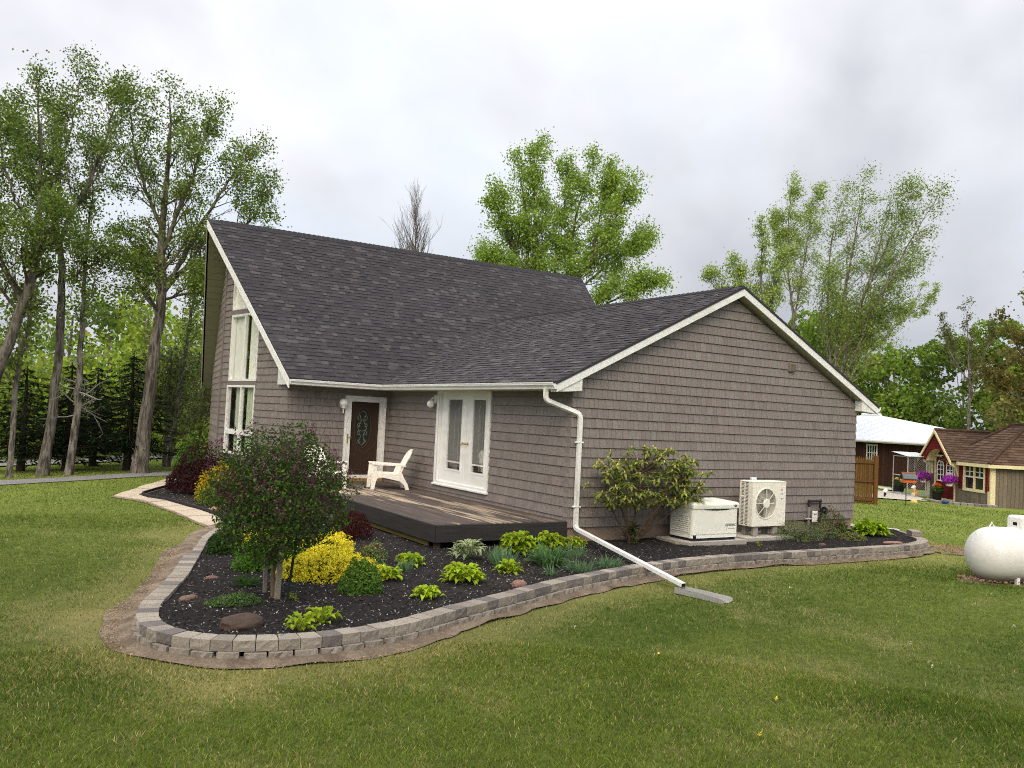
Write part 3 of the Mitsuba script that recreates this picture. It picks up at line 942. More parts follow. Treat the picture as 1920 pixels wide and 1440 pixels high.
scene['soil'] = pr(proc(soil_color), 0.95, 0.1)
ang = np.arange(len(CAP))
wob = 0.15 + 0.12 * (meshkit.fbm(np.stack([CAP[:, 0] * 1.3, CAP[:, 1] * 1.3, 0 * CAP[:, 0]], -1), 3, 4) - 0.5) * 2
nrm2 = np.gradient(CAP, axis=0); nrm2 = np.stack([nrm2[:, 1], -nrm2[:, 0]], -1); nrm2 /= np.linalg.norm(nrm2, axis=1, keepdims=True)
cx0 = CAP.mean(0)
side = np.sign(np.median(((CAP - [0, -0.5]) * nrm2).sum(1)))
wl = sm(-3.0, -4.8, CAP[:, 1]) * 0.06 + sm(-5.4, -6.6, CAP[:, 0]) * sm(2.5, 0, CAP[:, 1]) * sm(-4.2, -2.6, CAP[:, 1]) * 0.20
SOUT = CAP + nrm2 * side * (wob + wl)[:, None]
SOILP = Polygon(np.vstack([SOUT[4:], CAP[::-1][:-4] - nrm2[::-1][:-4] * side * 0.1])).buffer(0)
SOILP = max(getattr(SOILP, 'geoms', [SOILP]), key=lambda g: g.area)
k = thing('soil_strip', 'bare brown soil strip along the foot of the block wall', 'soil', kind='structure')
v, f = drape_poly(SOILP, 0.006, 0.07)
v[:, 2] += 0.016 * (meshkit.fbm(v * 7, 3, 6) - 0.4)
CAPLINE = shapely.LineString(CAP)
v[:, 2] += 0.055 * np.exp(-(shapely.distance(CAPLINE, shapely.points(v[:, :2])) / 0.13) ** 2)
obj('soil_strip', MB().add(v, f), 'soil', k, smooth=True, whole=True)

# ---------------------------------------------------------------- mulch bed
def mulch_z(x, y):
    up = sm(-2.6, 0.2, np.asarray(y, float)) * 0.055 * sm(-3, 1, np.asarray(x, float))
    return -0.285 + up + 0.030 * (meshkit.fbm(np.stack([x * 1.4, y * 1.4, 0 * x + 2.0], -1), 3, 15) - 0.5) * 2


def mulch_color(p, n, uv):
    g = noise(p.x * 60, p.y * 60, p.z * 60)
    s = fbm(p.x * 1.2, p.y * 1.2, 2, 3)
    c = mix((0.008, 0.0075, 0.0075), (0.028, 0.026, 0.026), g)
    return mix(c, (0.050, 0.040, 0.033), smoothstep(0.55, 0.8, s) * 0.4)


scene['mulch'] = pr(proc(mulch_color), 0.95, 0.1)
BEDM = Polygon(BED.buffer(-0.10).exterior).difference(HOUSEPOLY.buffer(-0.05)) if BED.geom_type == 'Polygon' else BED
BEDM = max(getattr(BEDM, 'geoms', [BEDM]), key=lambda g: g.area)
k = thing('mulch_bed', 'planting bed covered with dark mulch inside the block wall', 'flower bed', kind='structure')
v, f = drape_poly(BEDM, 0.0, 0.09, mulch_z)
v[:, 2] += 0.018 * (meshkit.fbm(v * 9, 2, 9) - 0.5)
obj('mulch_bed', MB().add(v, f), 'mulch', k, smooth=True, whole=True)


def scatter_in(poly, n, rng):
    x0, y0, x1, y1 = poly.bounds
    out = np.zeros((0, 2))
    while len(out) < n:
        P = np.c_[rng.uniform(x0, x1, 2 * n), rng.uniform(y0, y1, 2 * n)]
        out = np.vstack([out, P[shapely.contains_xy(poly, P[:, 0], P[:, 1])]])
    return out[:n]


def shards(P, z, length, width, rng, cols, tilt=0.35):
    """Wood chips and bits: small wedges of six faces lying about."""
    n = len(P)
    th = rng.uniform(0, 2 * np.pi, n)
    dz = rng.normal(0, tilt, n)
    ax = np.stack([np.cos(th) * np.cos(dz), np.sin(th) * np.cos(dz), np.sin(dz)], -1) * (length * rng.uniform(0.4, 1.2, n))[:, None] / 2
    sd = np.stack([-np.sin(th), np.cos(th), rng.normal(0, 0.3, n)], -1) * (width * rng.uniform(0.5, 1.2, n))[:, None] / 2
    up = np.zeros((n, 3)); up[:, 2] = width * rng.uniform(0.25, 0.6, n)
    c = np.c_[P, z]
    v = np.stack([c - ax, c + sd, c + ax * rng.uniform(0.7, 1.0, (n, 1)), c - sd, c + up + ax * 0.3 * rng.uniform(-1, 1, (n, 1))], 1)
    f = np.array([[0, 1, 4], [1, 2, 4], [2, 3, 4], [3, 0, 4]])
    F = (np.arange(n)[:, None, None] * 5 + f[None]).reshape(-1, 3)
    return v.reshape(-1, 3), F, np.repeat(cols, 5, 0)


rng = np.random.default_rng(77)
Pc = scatter_in(BEDM.buffer(-0.03), 36000, rng)
keep = rng.random(len(Pc)) < np.clip(9.0 / np.hypot(Pc[:, 0] + 9, Pc[:, 1] + 12.3), 0.2, 1) ** 1.0
Pc = Pc[keep]
tone = rng.random(len(Pc))
col = S(34, 31, 32)[None] * rng.uniform(0.3, 1.8, (len(Pc), 1))
pale = (tone > 0.93) & (Pc[:, 0] < 0.6)
col = np.where(((tone > 0.72) & (tone <= 0.93))[:, None], S(104, 102, 104) * rng.uniform(0.5, 1.1, (len(Pc), 1)), col)
col = np.where(pale[:, None], S(206, 204, 202) * rng.uniform(0.5, 1.0, (len(Pc), 1)), col)
ln = np.where(pale, 0.034, 0.05)
v, f, c = shards(Pc, mulch_z(Pc[:, 0], Pc[:, 1]) + 0.010, ln, 0.016, rng, col)
k = thing('mulch_chips', 'dark wood chips with pale bits strewn over the planting bed', 'mulch', kind='stuff')
obj('mulch_chips', MB().add(v, f, c), 'matte', k, whole=True)
Pc = scatter_in(SOILP, 5200, rng)
col = S(150, 128, 105)[None] * rng.uniform(0.25, 1.5, (len(Pc), 1))
v, f, c = shards(Pc, ground_z(Pc[:, 0], Pc[:, 1]) + 0.02, 0.03, 0.014, rng, col)
k = thing('soil_crumbs', 'crumbs and bits of dry soil at the foot of the block wall', 'soil crumbs', kind='stuff')
obj('soil_crumbs', MB().add(v, f, c), 'matte', k, whole=True)


# ---------------------------------------------------------------- retaining wall of split-face blocks
def block_color(p, n, uv):
    s = fbm(p.x * 6, p.y * 6, p.z * 6, 4)
    g = noise(p.x * 75, p.y * 75, p.z * 75)
    light = mix((0.315, 0.285, 0.245), (0.225, 0.202, 0.176), uv.y)
    dark = mix((0.185, 0.168, 0.158), (0.140, 0.128, 0.124), uv.y)
    c = mix(light, dark, smoothstep(0.66, 0.86, uv.x + 0.28 * (s - 0.5)))
    return c * (0.86 + 0.26 * (s - 0.5) + 0.30 * (g - 0.5))


scene['block'] = pr(proc(block_color), 0.95, 0.15)
RWALL = thing('retaining_wall', 'low curved wall of two courses of grey split face blocks around the bed', 'retaining wall')


def block(a, b, inn_a, inn_b, z0, z1, rng, t, rough=0.007, back=0.0):
    """One block between two points of the front line; its front face is broken stone."""
    a, b = np.array(a), np.array(b)
    d = b - a
    gap = 0.0035 / max(np.linalg.norm(d), 0.05)
    a, b = a + d * gap, b - d * gap
    nx, nz = 6, 4
    u, w = np.meshgrid(np.linspace(0, 1, nx), np.linspace(0, 1, nz), indexing='ij')
    front = a[None, None] * (1 - u[..., None]) + b[None, None] * u[..., None]
    inn = inn_a[None, None] * (1 - u[..., None]) + inn_b[None, None] * u[..., None]
    edge = np.minimum(np.minimum(u, 1 - u) * nx / 1.6, 1)
    edge2 = np.minimum(edge, np.minimum(w * 3, 1))
    bulge = 0.008 * np.sqrt(np.clip(edge2, 0, 1)) + rough * rng.normal(0, 1, (nx, nz)) * (0.4 + 0.6 * edge2)
    xy = front - inn * (back + bulge - 0.004)[..., None]
    V = np.dstack([xy, z0 + (z1 - z0) * w])
    v = V.reshape(-1, 3)
    i = (np.arange(nx - 1)[:, None] * nz + np.arange(nz - 1)[None]).ravel()
    f = [np.stack([i, i + nz, i + nz + 1, i + 1], -1)]
    dep = 0.205
    bk = np.array([[*(a + inn_a * dep + d * 0.02), z1], [*(b + inn_b * dep - d * 0.02), z1], [*(b + inn_b * dep - d * 0.02), z0], [*(a + inn_a * dep + d * 0.02), z0]])
    e = len(v)
    v = np.vstack([v, bk])
    top = [k * nz + nz - 1 for k in range(nx)]
    ff = [[top[k], top[k + 1], e + 1, e] for k in range(nx - 1)][: nx - 1]
    tri = [[top[k], top[k + 1], e] for k in range(nx - 1)] + [[top[-1], e + 1, e]]
    for k in range(nz - 1):
        tri += [[k, k + 1, e + 3], [(nx - 1) * nz + k + 1, (nx - 1) * nz + k, e + 2]]
    tri += [[nz - 1, e, e + 3], [(nx - 1) * nz + nz - 1, e + 2, e + 1], [e, e + 1, e + 2], [e, e + 2, e + 3]]
    return MB().add(v, np.vstack([np.vstack([q[:, [0, 1, 2]], q[:, [0, 2, 3]]]) for q in f] + [np.array(tri)]), _DARK, t)


def inward(P):
    g = np.gradient(P, axis=0)
    n = np.stack([g[:, 1], -g[:, 0]], -1) * -side
    return n / np.linalg.norm(n, axis=1, keepdims=True)


rng = np.random.default_rng(12)
for course, (z0, z1, step, rough, back) in enumerate(((-0.352, -0.25, 0.203, 0.0035, 0.0), (-0.50, -0.356, 0.232, 0.010, 0.035))):
    P = resample(CAP, step)
    if course:
        P = P[1:]
    IN = inward(P)
    for i in range(len(P) - 1):
        dark = rng.random() < 0.24
        t = (0.95 + 0.2 * rng.random() if dark else 0.45 * rng.random(), rng.random())
        if course:
            t = (0.35 * rng.random() + 0.2, 0.5 + 0.5 * rng.random())
            dz = rng.normal(0, 0.004)
            a, b = P[i] + 0.08 * (P[i + 1] - P[i]) * rng.random(), P[i + 1] - 0.10 * (P[i + 1] - P[i]) * rng.random()
        else:
            dz = rng.normal(0, 0.0018); a, b = P[i], P[i + 1]
        bm = block(a, b, IN[i], IN[i + 1], z0 + dz, z1 + min(dz, 0.002), rng, t, rough, back)
        obj('block', bm, 'block', RWALL)
a, b = np.array([8.52, -1.33]), np.array([8.85, -0.98])
d = (b - a) / np.linalg.norm(b - a); inn = np.array([-d[1], d[0]])
obj('block', block(a, b, inn, inn, -0.247, -0.14, rng, (0.1, 0.5), 0.004), 'block', RWALL)


# ---------------------------------------------------------------- paved walk
def paver_color(p, n, uv):
    s = fbm(p.x * 2.2, p.y * 2.2, 1, 4)
    g = noise(p.x * 60, p.y * 60)
    return mix((0.32, 0.27, 0.205), (0.43, 0.375, 0.295), 0.5 * s + 0.5 * uv.x) * (0.85 + 0.25 * g)


scene['paver'] = pr(proc(paver_color), 0.95, 0.15)
WK = thing('walkway', 'walk of tan concrete pavers leading from the bed to the back of the house', 'walkway', kind='structure')
v, f = drape_poly(WALK.buffer(0.05), 0.012, 0.2)
obj('sand_base', MB().add(v, f), 'soil', WK, smooth=True)
rng = np.random.default_rng(14)
for i in range(len(JOINTS) - 1):
    (a0, b0), (a1, b1) = JOINTS[i], JOINTS[i + 1]
    q = np.array([a0, b0, b1, a1]); c = q.mean(0)
    P = Polygon(q).buffer(0).buffer(-0.012, join_style=2)
    m = MB()
    prism(m, P, -0.34, -0.262 + rng.normal(0, 0.004), np.eye(4), t=(rng.random(), 0.5))
    obj('paver', m, 'paver', WK)
m = MB()                                                 # plastic edging between walk and mulch
e2 = np.vstack([JOINTS[0:13, 1]]) + [0.06, 0.02]
sweep(m, [(-0.012, -0.03), (0.012, -0.03), (0.016, 0.03), (-0.016, 0.03)], np.c_[smooth_line(e2, 2), np.full(len(smooth_line(e2, 2)), -0.245)], c=S(52, 52, 54))
k = thing('bed_edging', 'black plastic edging strip between the paved walk and the mulch', 'edging')
obj('bed_edging', m, 'matte', k, whole=True)


# ---------------------------------------------------------------- deck
def deck_color(p, n, uv):
    g = noise(p.x * 60, p.y * 2.2, 3)
    worn = fbm(p.x * 2.6, p.y * 0.55 + 4, 2, 4)
    fine = noise(p.x * 22, p.y * 1.7, 6)
    mask = smoothstep(0.50, 0.66, 0.62 * worn + 0.38 * fine) * smoothstep(-2.62, -2.2, p.x) * smoothstep(7.9, 5.2, p.y) * smoothstep(-0.02, -0.8, p.x)
    paint = mix((0.050, 0.040, 0.036), (0.085, 0.069, 0.061), g)
    wood = mix((0.36, 0.285, 0.20), (0.46, 0.38, 0.28), noise(p.x * 40, p.y * 3, 9))
    return mix(paint, wood, mask * (0.35 + 0.6 * uv.x)) * (0.85 + 0.3 * uv.y)


def deck_plain(p, n, uv):
    g = noise(p.x * 3, p.y * 3, p.z * 50)
    return mix((0.019, 0.018, 0.018), (0.034, 0.031, 0.030), g)


scene['deck_board'] = pr(proc(deck_color), 0.8, 0.25)
scene['deck_paint'] = pr(proc(deck_plain), 0.7, 0.3)
DECK = thing('deck', 'low wooden deck with worn dark brown boards beside the front door', 'deck')
rng = np.random.default_rng(15)
n = 18
for i in range(n):
    w = 2.60 / n
    x0 = -2.60 + i * w
    m = MB()
    cbox(m, (x0 + 0.003, 0.02, 0.085), (x0 + w - 0.003, L - 0.03, 0.122 + rng.normal(0, 0.0012)), 0.004, t=(rng.random(), rng.random()))
    obj('board', m, 'deck_board', DECK)
for lo, hi in (((-2.64, 0.0, -0.165), (-2.602, L - 0.02, 0.118)), ((-2.602, -0.022, -0.165), (-0.012, 0.018, 0.110))):
    m = MB()
    cbox(m, lo, hi, 0.005)
    obj('rim_board', m, 'deck_paint', DECK)
for i, (y0, y1) in enumerate(((0.35, 4.3), (4.33, 7.6))):
    m = MB()
    cbox(m, (-2.56, y0, -0.27), (-2.52, y1, -0.14), 0.004, S(92, 84, 48))
    obj('beam', m, 'matte', DECK, label='weathered greenish beam under the deck edge')
for x, y in ((-2.52, 0.10), (-1.3, 0.10), (-2.52, 4.0), (-0.3, 0.1)):
    m = MB()
    cbox(m, (x - 0.045, y - 0.045, -0.45), (x + 0.045, y + 0.045, 0.08), 0.005, S(62, 50, 42))
    obj('post', m, 'matte', DECK)
m = MB()
for k in range(12):
    box(m, (-2.5, 0.3 + 0.62 * k, -0.10), (-0.05, 0.34 + 0.62 * k, 0.08), S(50, 42, 34))
obj('joists', m, 'matte', DECK, kind='stuff')

# ---------------------------------------------------------------- lamps by the doors
def wall_lamp(o, n, s, label, down=True):
    k = thing('wall_lamp', label, 'lamp')
    ex = np.cross((0, 0, 1), n)
    M = frame(o, ex, (0, 0, 1), n)
    m = MB()
    rbox(m, (-0.06, -0.10, -0.02), (0.06, 0.10, 0.03), 0.018, S(226, 224, 216), M=M)
    obj('backplate', m, 'satin', k, smooth=40)
    m = MB()
    if down:
        tube(m, xf([(0, -0.02, 0.02), (0, -0.04, 0.08), (0, -0.06, 0.11)], M), 0.016, 8, S(226, 224, 216))
        lathe(m, [(0, -0.03), (0.018, -0.03), (0.018, -0.005), (0.030, 0.0), (0.030, -0.10 + 0.10), (0.055, 0.02), (0.06, 0.05), (0, 0.05)], 16, M=place(*(xf(np.array([[0, -0.13, 0.11]]), M)[0])) , c=S(226, 224, 216))
        lathe(m, [(0, -0.14), (0.016, -0.14), (0.016, 0.0), (0, 0.0)], 10, M=place(*(xf(np.array([[0, -0.10, 0.11]]), M)[0])), c=S(226, 224, 216))
    else:
        tube(m, xf([(0, 0.02, 0.02), (0, 0.03, 0.09), (0, -0.02, 0.12)], M), 0.018, 8, S(226, 224, 216))
    obj('arm', m, 'satin', k, smooth=40)
    m = MB()
    sp = trimesh.creation.icosphere(3, 0.105 if down else 0.085)
    v = np.array(sp.vertices) + ((0, 0.02, 0.11) if down else (0, -0.11, 0.13))
    m.add(xf(v, M), sp.faces, S(238, 238, 234))
    obj('globe', m, 'gloss', k, smooth=True)


wall_lamp((-1.30, L - 0.02, 2.05), (0, -1, 0), 1, 'white globe lamp on the wall left of the brown front door')
wall_lamp((-0.02, 5.33, 2.24), (-1, 0, 0), 1, 'white jar lamp left of the white patio doors', down=False)


# ---------------------------------------------------------------- plastic chairs
def adirondack(label, x, y, rz):
    k = thing('deck_chair', label, 'chair', 'white plastic chairs on the deck')
    M = place(x, y, 0.123, rz)
    C = S(236, 232, 222)
    # the chair looks along +x; back leans towards -x
    m = MB()
    n = 13
    for j in range(5):                                    # fan of back slats in one moulded shell
        pass
    prof = []
    for i in range(n):
        t = i / (n - 1)
        wdt = 0.235 + 0.045 * math.sin(min(t * 1.25, 1) * math.pi * 0.5)
        if t > 0.72:
            wdt *= math.sqrt(max(1 - ((t - 0.72) / 0.285) ** 2, 0.02))
        prof.append((-0.20 - 0.30 * t - 0.03 * t * t, 0.27 + 0.66 * t, wdt))
    v = []
    for off in (0.0, 0.016):
        for (bx, bz, w) in prof:
            for s in np.linspace(-1, 1, 9):
                v.append((bx + 0.035 * s * s - off, s * w, bz - off * 0.4))
    v = np.array(v); R = 9
    f = []
    for i in range(n - 1):
        for j in range(R - 1):
            a = i * R + j
            f += [[a, a + 1, a + R + 1, a + R], [a + n * R, a + n * R + R, a + n * R + R + 1, a + n * R + 1]]
    for i in range(n - 1):
        for j in (0, R - 1):
            a = i * R + j
            f.append([a, a + R, a + R + n * R, a + n * R])
    for j in range(R - 1):
        a = (n - 1) * R + j
        f.append([a, a + 1, a + 1 + n * R, a + n * R])
    m.add(xf(v, M), f, C)
    obj('backrest', m, 'satin', k, smooth=35)
    m = MB()
    sv = []
    for off in (0, 0.018):
        for t in np.linspace(0, 1, 9):
            for s in (-1, -0.5, 0, 0.5, 1):
                sv.append((0.36 - 0.58 * t, s * 0.255, 0.375 - 0.13 * t - 0.05 * math.sin(t * 3.0) * (1 - s * s) - off - (0.05 * max(0, 0.12 - t) / 0.12)))
    f = []
    for i in range(8):
        for j in range(4):
            a = i * 5 + j
            f += [[a, a + 1, a + 6, a + 5], [a + 45, a + 50, a + 51, a + 46]]
        for j in (0, 4):
            a = i * 5 + j
            f.append([a, a + 5, a + 50, a + 45])
    for j in range(4):
        f += [[j, j + 1, j + 46, j + 45], [40 + j, 41 + j, 86 + j, 85 + j]]
    m.add(xf(sv, M), f, C)
    obj('seat', m, 'satin', k, smooth=35)
    for s in (-1, 1):
        m = MB()
        q = [(0.42, 0.56), (0.44, 0.585), (0.40, 0.60), (-0.30, 0.565), (-0.33, 0.55), (-0.31, 0.535)]
        Ms = frame(xf(np.array([[0, s * 0.31, 0]]), M)[0], M[:3, 0], (0, 0, 1), -M[:3, 1])
        prism(m, q, -0.055, 0.055, Ms, c=C)
        obj('armrest', m, 'satin', k)
        m = MB()
        leg = [(0.42, 0.57), (0.34, 0.575), (0.33, 0.40), (0.30, 0.36), (0.20, 0.33), (0.22, 0.28), (0.30, 0.27), (0.345, 0.18), (0.375, 0.0), (0.45, 0.0), (0.45, 0.10), (0.44, 0.30)]
        prism(m, leg, -0.022, 0.022, Ms, c=C)
        obj('front_leg', m, 'satin', k)
        m = MB()
        leg = [(0.26, 0.29), (-0.20, 0.20), (-0.30, 0.12), (-0.35, 0.0), (-0.43, 0.0), (-0.385, 0.14), (-0.30, 0.27), (-0.24, 0.40), (-0.30, 0.55), (-0.24, 0.565), (-0.16, 0.36), (0.26, 0.37)]
        prism(m, leg, -0.020, 0.020, Ms, c=C)
        obj('rear_leg', m, 'satin', k)


adirondack('white plastic deck chair facing left in front of the patio door wall', -0.80, 6.00, math.radians(166))
adirondack('white plastic deck chair mostly hidden behind the lilac', -2.22, 6.45, math.radians(-75))

# ---------------------------------------------------------------- splash tray under the downspout
k = thing('splash_tray', 'grey tapered metal splash tray under the end of the long downspout', 'splash tray')
m = MB()
a = np.array([-0.40, -3.42, -0.435]); b = np.array([-0.20, -4.06, -0.452])
d = (b - a) / np.linalg.norm(b - a); sdv = np.cross(d, (0, 0, 1)); sdv /= np.linalg.norm(sdv)
v = []
for t, hw, hh in ((-0.12, 0.085, 0.075), (0.25, 0.105, 0.07), (0.62, 0.13, 0.055), (0.66, 0.125, 0.04)):
    for s, z in ((-1.06, hh), (-1, hh), (-0.92, 0.008), (0, 0.0), (0.92, 0.008), (1, hh), (1.06, hh), (1.0, -0.012), (-1.0, -0.012)):
        v.append(a + d * t + sdv * s * hw + np.array([0, 0, z]))
f = []
for i in range(3):
    for j in range(9):
        p, q = i * 9 + j, i * 9 + (j + 1) % 9
        f.append([p, q, q + 9, p + 9])
m.add(v, f, S(150, 150, 148))
obj('splash_tray', m, 'satin', k, whole=True)

# ---------------------------------------------------------------- standby generator
CREAM = S(222, 224, 214)
k = thing('generator_slab', 'weathered concrete slab under the cream generator', 'slab')
m = MB()
prism(m, Polygon([(2.02, -0.98), (3.50, -0.98), (3.50, -0.16), (1.92, -0.16), (1.92, -0.70)]).buffer(-0.04).buffer(0.04), -0.30, -0.185, np.eye(4), t=(0.5, 0.5))
obj('generator_slab', m, 'concrete', k, whole=True)
GEN = thing('standby_generator', 'cream box shaped standby generator with louvred side, beside the shrub', 'generator')
gx0, gx1, gy0, gy1 = 2.17, 3.34, -0.88, -0.24


def rrect(x0, y0, x1, y1, r):
    return sbox(x0 + r, y0 + r, x1 - r, y1 - r).buffer(r, quad_segs=5)


m = MB()
prism(m, rrect(gx0 + 0.02, gy0 + 0.02, gx1 - 0.02, gy1 - 0.01, 0.06), -0.185, -0.135, np.eye(4), c=S(38, 42, 54))
box(m, (gx0 + 0.035, gy0 + 0.004, -0.135), (gx0 + 0.095, gy0 + 0.03, -0.085), S(30, 32, 40))
obj('base_rail', m, 'matte', GEN)
m = MB()
prism(m, rrect(gx0, gy0, gx1, gy1, 0.07).difference(sbox(gx0 + 0.03, gy0 - 0.01, gx0 + 0.10, gy0 + 0.028)), -0.133, -0.075, np.eye(4), c=CREAM)
prism(m, rrect(gx0 + 0.004, gy0 + 0.004, gx1 - 0.004, gy1, 0.07), -0.078, -0.068, np.eye(4), c=CREAM * 0.5)
prism(m, rrect(gx0, gy0, gx1, gy1, 0.07), -0.068, 0.405, np.eye(4), c=CREAM)
obj('body', m, 'satin', GEN, smooth=35)
m = MB()
fp = [(gx0 + 0.10, -0.062), (gx1 - 0.06, -0.062), (gx1 - 0.06, 0.385)] + [(gx1 - 0.06 - (gx1 - gx0 - 0.16) * t, 0.385 - 0.022 * math.sin(t * math.pi)) for t in np.linspace(0.05, 1, 12)]
prism(m, fp, 0.0, 0.006, frame((0, gy0, 0), (1, 0, 0), (0, 0, 1), (0, -1, 0)), c=CREAM)
obj('front_panel', m, 'satin', GEN)
m = MB()
prism(m, [(gx0 + 0.28, 0.392)] + [(gx0 + 0.28 + 0.66 * t, 0.386 - 0.018 * math.sin(t * math.pi)) for t in np.linspace(0, 1, 12)] + [(gx1 - 0.23, 0.392)], 0.0, 0.0075, frame((0, gy0, 0), (1, 0, 0), (0, 0, 1), (0, -1, 0)), c=S(40, 44, 46))
obj('hand_gap', m, 'matte', GEN)
m = MB()                                                 # lid with rounded shoulders, bowed front and slight fall to the back
sp = trimesh.creation.uv_sphere(radius=0.055, count=[10, 16]).vertices
pts = []
for x in np.linspace(gx0 + 0.04, gx1 - 0.04, 9):
    bow = 0.02 * math.sin((x - gx0) / (gx1 - gx0) * math.pi)
    for y, z in ((gy0 + 0.03 - bow, 0.465), (gy1 - 0.04, 0.485)):
        pts.append(sp + (x, y, z))
        pts.append(sp[sp[:, 2] < -0.01] * (1, 1, 0.0) + (x, y, 0.408))
h = trimesh.convex.convex_hull(np.vstack(pts))
m.tm(h, CREAM * 1.05)
obj('lid', m, 'satin', GEN, smooth=30)
m = MB()
for col in (0, 1):
    yb = gy0 + 0.10 + 0.235 * col
    for r in range(9):
        z0 = -0.03 + 0.036 * r
        Ml = frame((gx0, 0, 0), (0, 1, 0), (0, 0, 1), (-1, 0, 0))
        box(m, (yb, z0, 0.001), (yb + 0.21, z0 + 0.015, 0.003), S(70, 68, 60), M=Ml)
        prof = [(0.003, 0.012), (0.018, 0.003), (0.020, 0.006), (0.004, 0.030)]
        v = [xf(np.array([[yy, z0 + b, a]]), Ml)[0] for yy in (yb, yb + 0.21) for a, b in prof]
        m.add(v, [[0, 1, 5, 4], [1, 2, 6, 5], [2, 3, 7, 6], [0, 3, 2, 1], [4, 5, 6, 7]], CREAM * 0.96)
obj('louvres', m, 'satin', GEN)
MF = frame((gx1 - 0.345, gy0 - 0.0072, 0.075), (1, 0, 0), (0, 0, 1), (0, -1, 0))
m = MB()
tm = meshkit.text_mesh('GENERAC', 0.044, 0.0015, bold=True)
w = tm.vertices[:, 0].max()
tm.vertices[:, 0] *= 0.275 / w
m.add(xf(tm.vertices, MF), tm.faces, S(44, 48, 46))
tm = meshkit.text_mesh('Guardian Series', 0.017, 0.001)
w = tm.vertices[:, 0].max()
tm.vertices[:, 0] = tm.vertices[:, 0] * 0.175 / w + 0.075
tm.vertices[:, 1] -= 0.055
m.add(xf(tm.vertices, MF), tm.faces, S(120, 122, 118))
box(m, (0.032, -0.10, 0.0), (0.036, -0.025, 0.001), S(140, 142, 138), M=MF)
obj('lettering', m, 'matte', GEN)
m = MB()
el = Polygon([(0.040 * math.cos(a), 0.022 * math.sin(a)) for a in np.linspace(0, 2 * np.pi, 25)[:-1]])
MBd = frame((gx1 - 0.115, gy0 - 0.030, 0.455), (1, 0, 0), (0, 0, 1), (0, -1, 0))
prism(m, el, -0.01, 0.004, MBd, c=S(30, 36, 42))
prism(m, Polygon([(-0.016, 0.0), (0, 0.010), (0.016, 0), (0, -0.010)]), 0.004, 0.0055, MBd, c=S(170, 176, 178))
obj('badge', m, 'satin', GEN)
m = MB()
for q in range(5):
    box(m, (gx1 - 0.012, gy0 + 0.05, -0.03 + 0.065 * q), (gx1 + 0.008, gy0 + 0.10, 0.0 + 0.065 * q), CREAM)
obj('side_clips', m, 'satin', GEN)

# ---------------------------------------------------------------- heat pump on its stand
k = thing('heat_pump_pad', 'pale grey pad under the fan unit', 'slab')
m = MB()
cbox(m, (3.66, -0.80, -0.265), (5.02, -0.05, -0.185), 0.012, t=(0.05, 0.5))
obj('heat_pump_pad', m, 'concrete', k, whole=True)
HP = thing('heat_pump', 'tall white outdoor fan unit with a round grille, right of the generator', 'heat pump')
hx0, hx1, hy0, hy1, hz0, hz1 = 3.90, 4.855, -0.70, -0.37, 0.015, 0.895
HPW = S(224, 222, 210)
MH = frame((hx0, hy0, hz0), (1, 0, 0), (0, 0, 1), (0, -1, 0))
fc, fr = (0.385, 0.445), 0.292
circ = Polygon([(fc[0] + fr * math.cos(a), fc[1] + fr * math.sin(a)) for a in np.linspace(0, 2 * np.pi, 65)[:-1]])
m = MB()
prism(m, rrect(0, 0, hx1 - hx0, hz1 - hz0, 0.012).difference(circ), -0.03, 0.0, MH, c=HPW)
box(m, (hx0, hy0 + 0.03, hz0), (hx1, hy1, hz0 + 0.02), HPW)
cbox(m, (hx0 - 0.004, hy0 - 0.006, hz1 - 0.03), (hx1 + 0.004, hy1 + 0.004, hz1), 0.012, HPW * 1.04)
box(m, (hx1 - 0.012, hy0 + 0.03, hz0), (hx1, hy1, hz1 - 0.02), HPW)
box(m, (hx0, hy1 - 0.012, hz0), (hx1, hy1, hz1 - 0.02), HPW)
box(m, (hx0, hy0 + 0.03, hz0), (hx0 + 0.012, hy0 + 0.10, hz1 - 0.02), HPW)
obj('casing', m, 'satin', HP)
m = MB()                                                 # slotted left side
box(m, (hx0 + 0.035, hy0 + 0.1, hz0 + 0.02), (hx0 + 0.04, hy1 - 0.012, hz1 - 0.03), S(60, 58, 54))
for y0, y1 in ((hy0 + 0.095, hy0 + 0.110), (hy0 + 0.195, hy0 + 0.215), (hy1 - 0.03, hy1)):
    box(m, (hx0, y0, hz0), (hx0 + 0.03, y1, hz1 - 0.02), HPW)
z = hz0 + 0.04
while z < hz1 - 0.05:
    box(m, (hx0 + 0.002, hy0 + 0.105, z), (hx0 + 0.022, hy1 - 0.02, z + 0.0125), HPW * 0.97)
    z += 0.027
box(m, (hx0 + 0.0, hy0 + 0.205, hz0 + 0.56), (hx0 + 0.012, hy1 - 0.02, hz0 + 0.59), HPW)
obj('side_grille', m, 'satin', HP)
m = MB()                                                 # fan well, blades, motor hub
cyl = []
th = np.linspace(0, 2 * np.pi, 49)
v = np.array([(fc[0] + fr * math.cos(a), fc[1] + fr * math.sin(a), d) for d in (0.0, -0.16) for a in th])
i = np.arange(48)
m.add(xf(v, MH), np.stack([i, i + 1, i + 50, i + 49], -1), HPW * 0.85)
prism(m, circ, -0.165, -0.16, MH, c=S(84, 80, 70))
obj('fan_well', m, 'satin', HP)
m = MB()
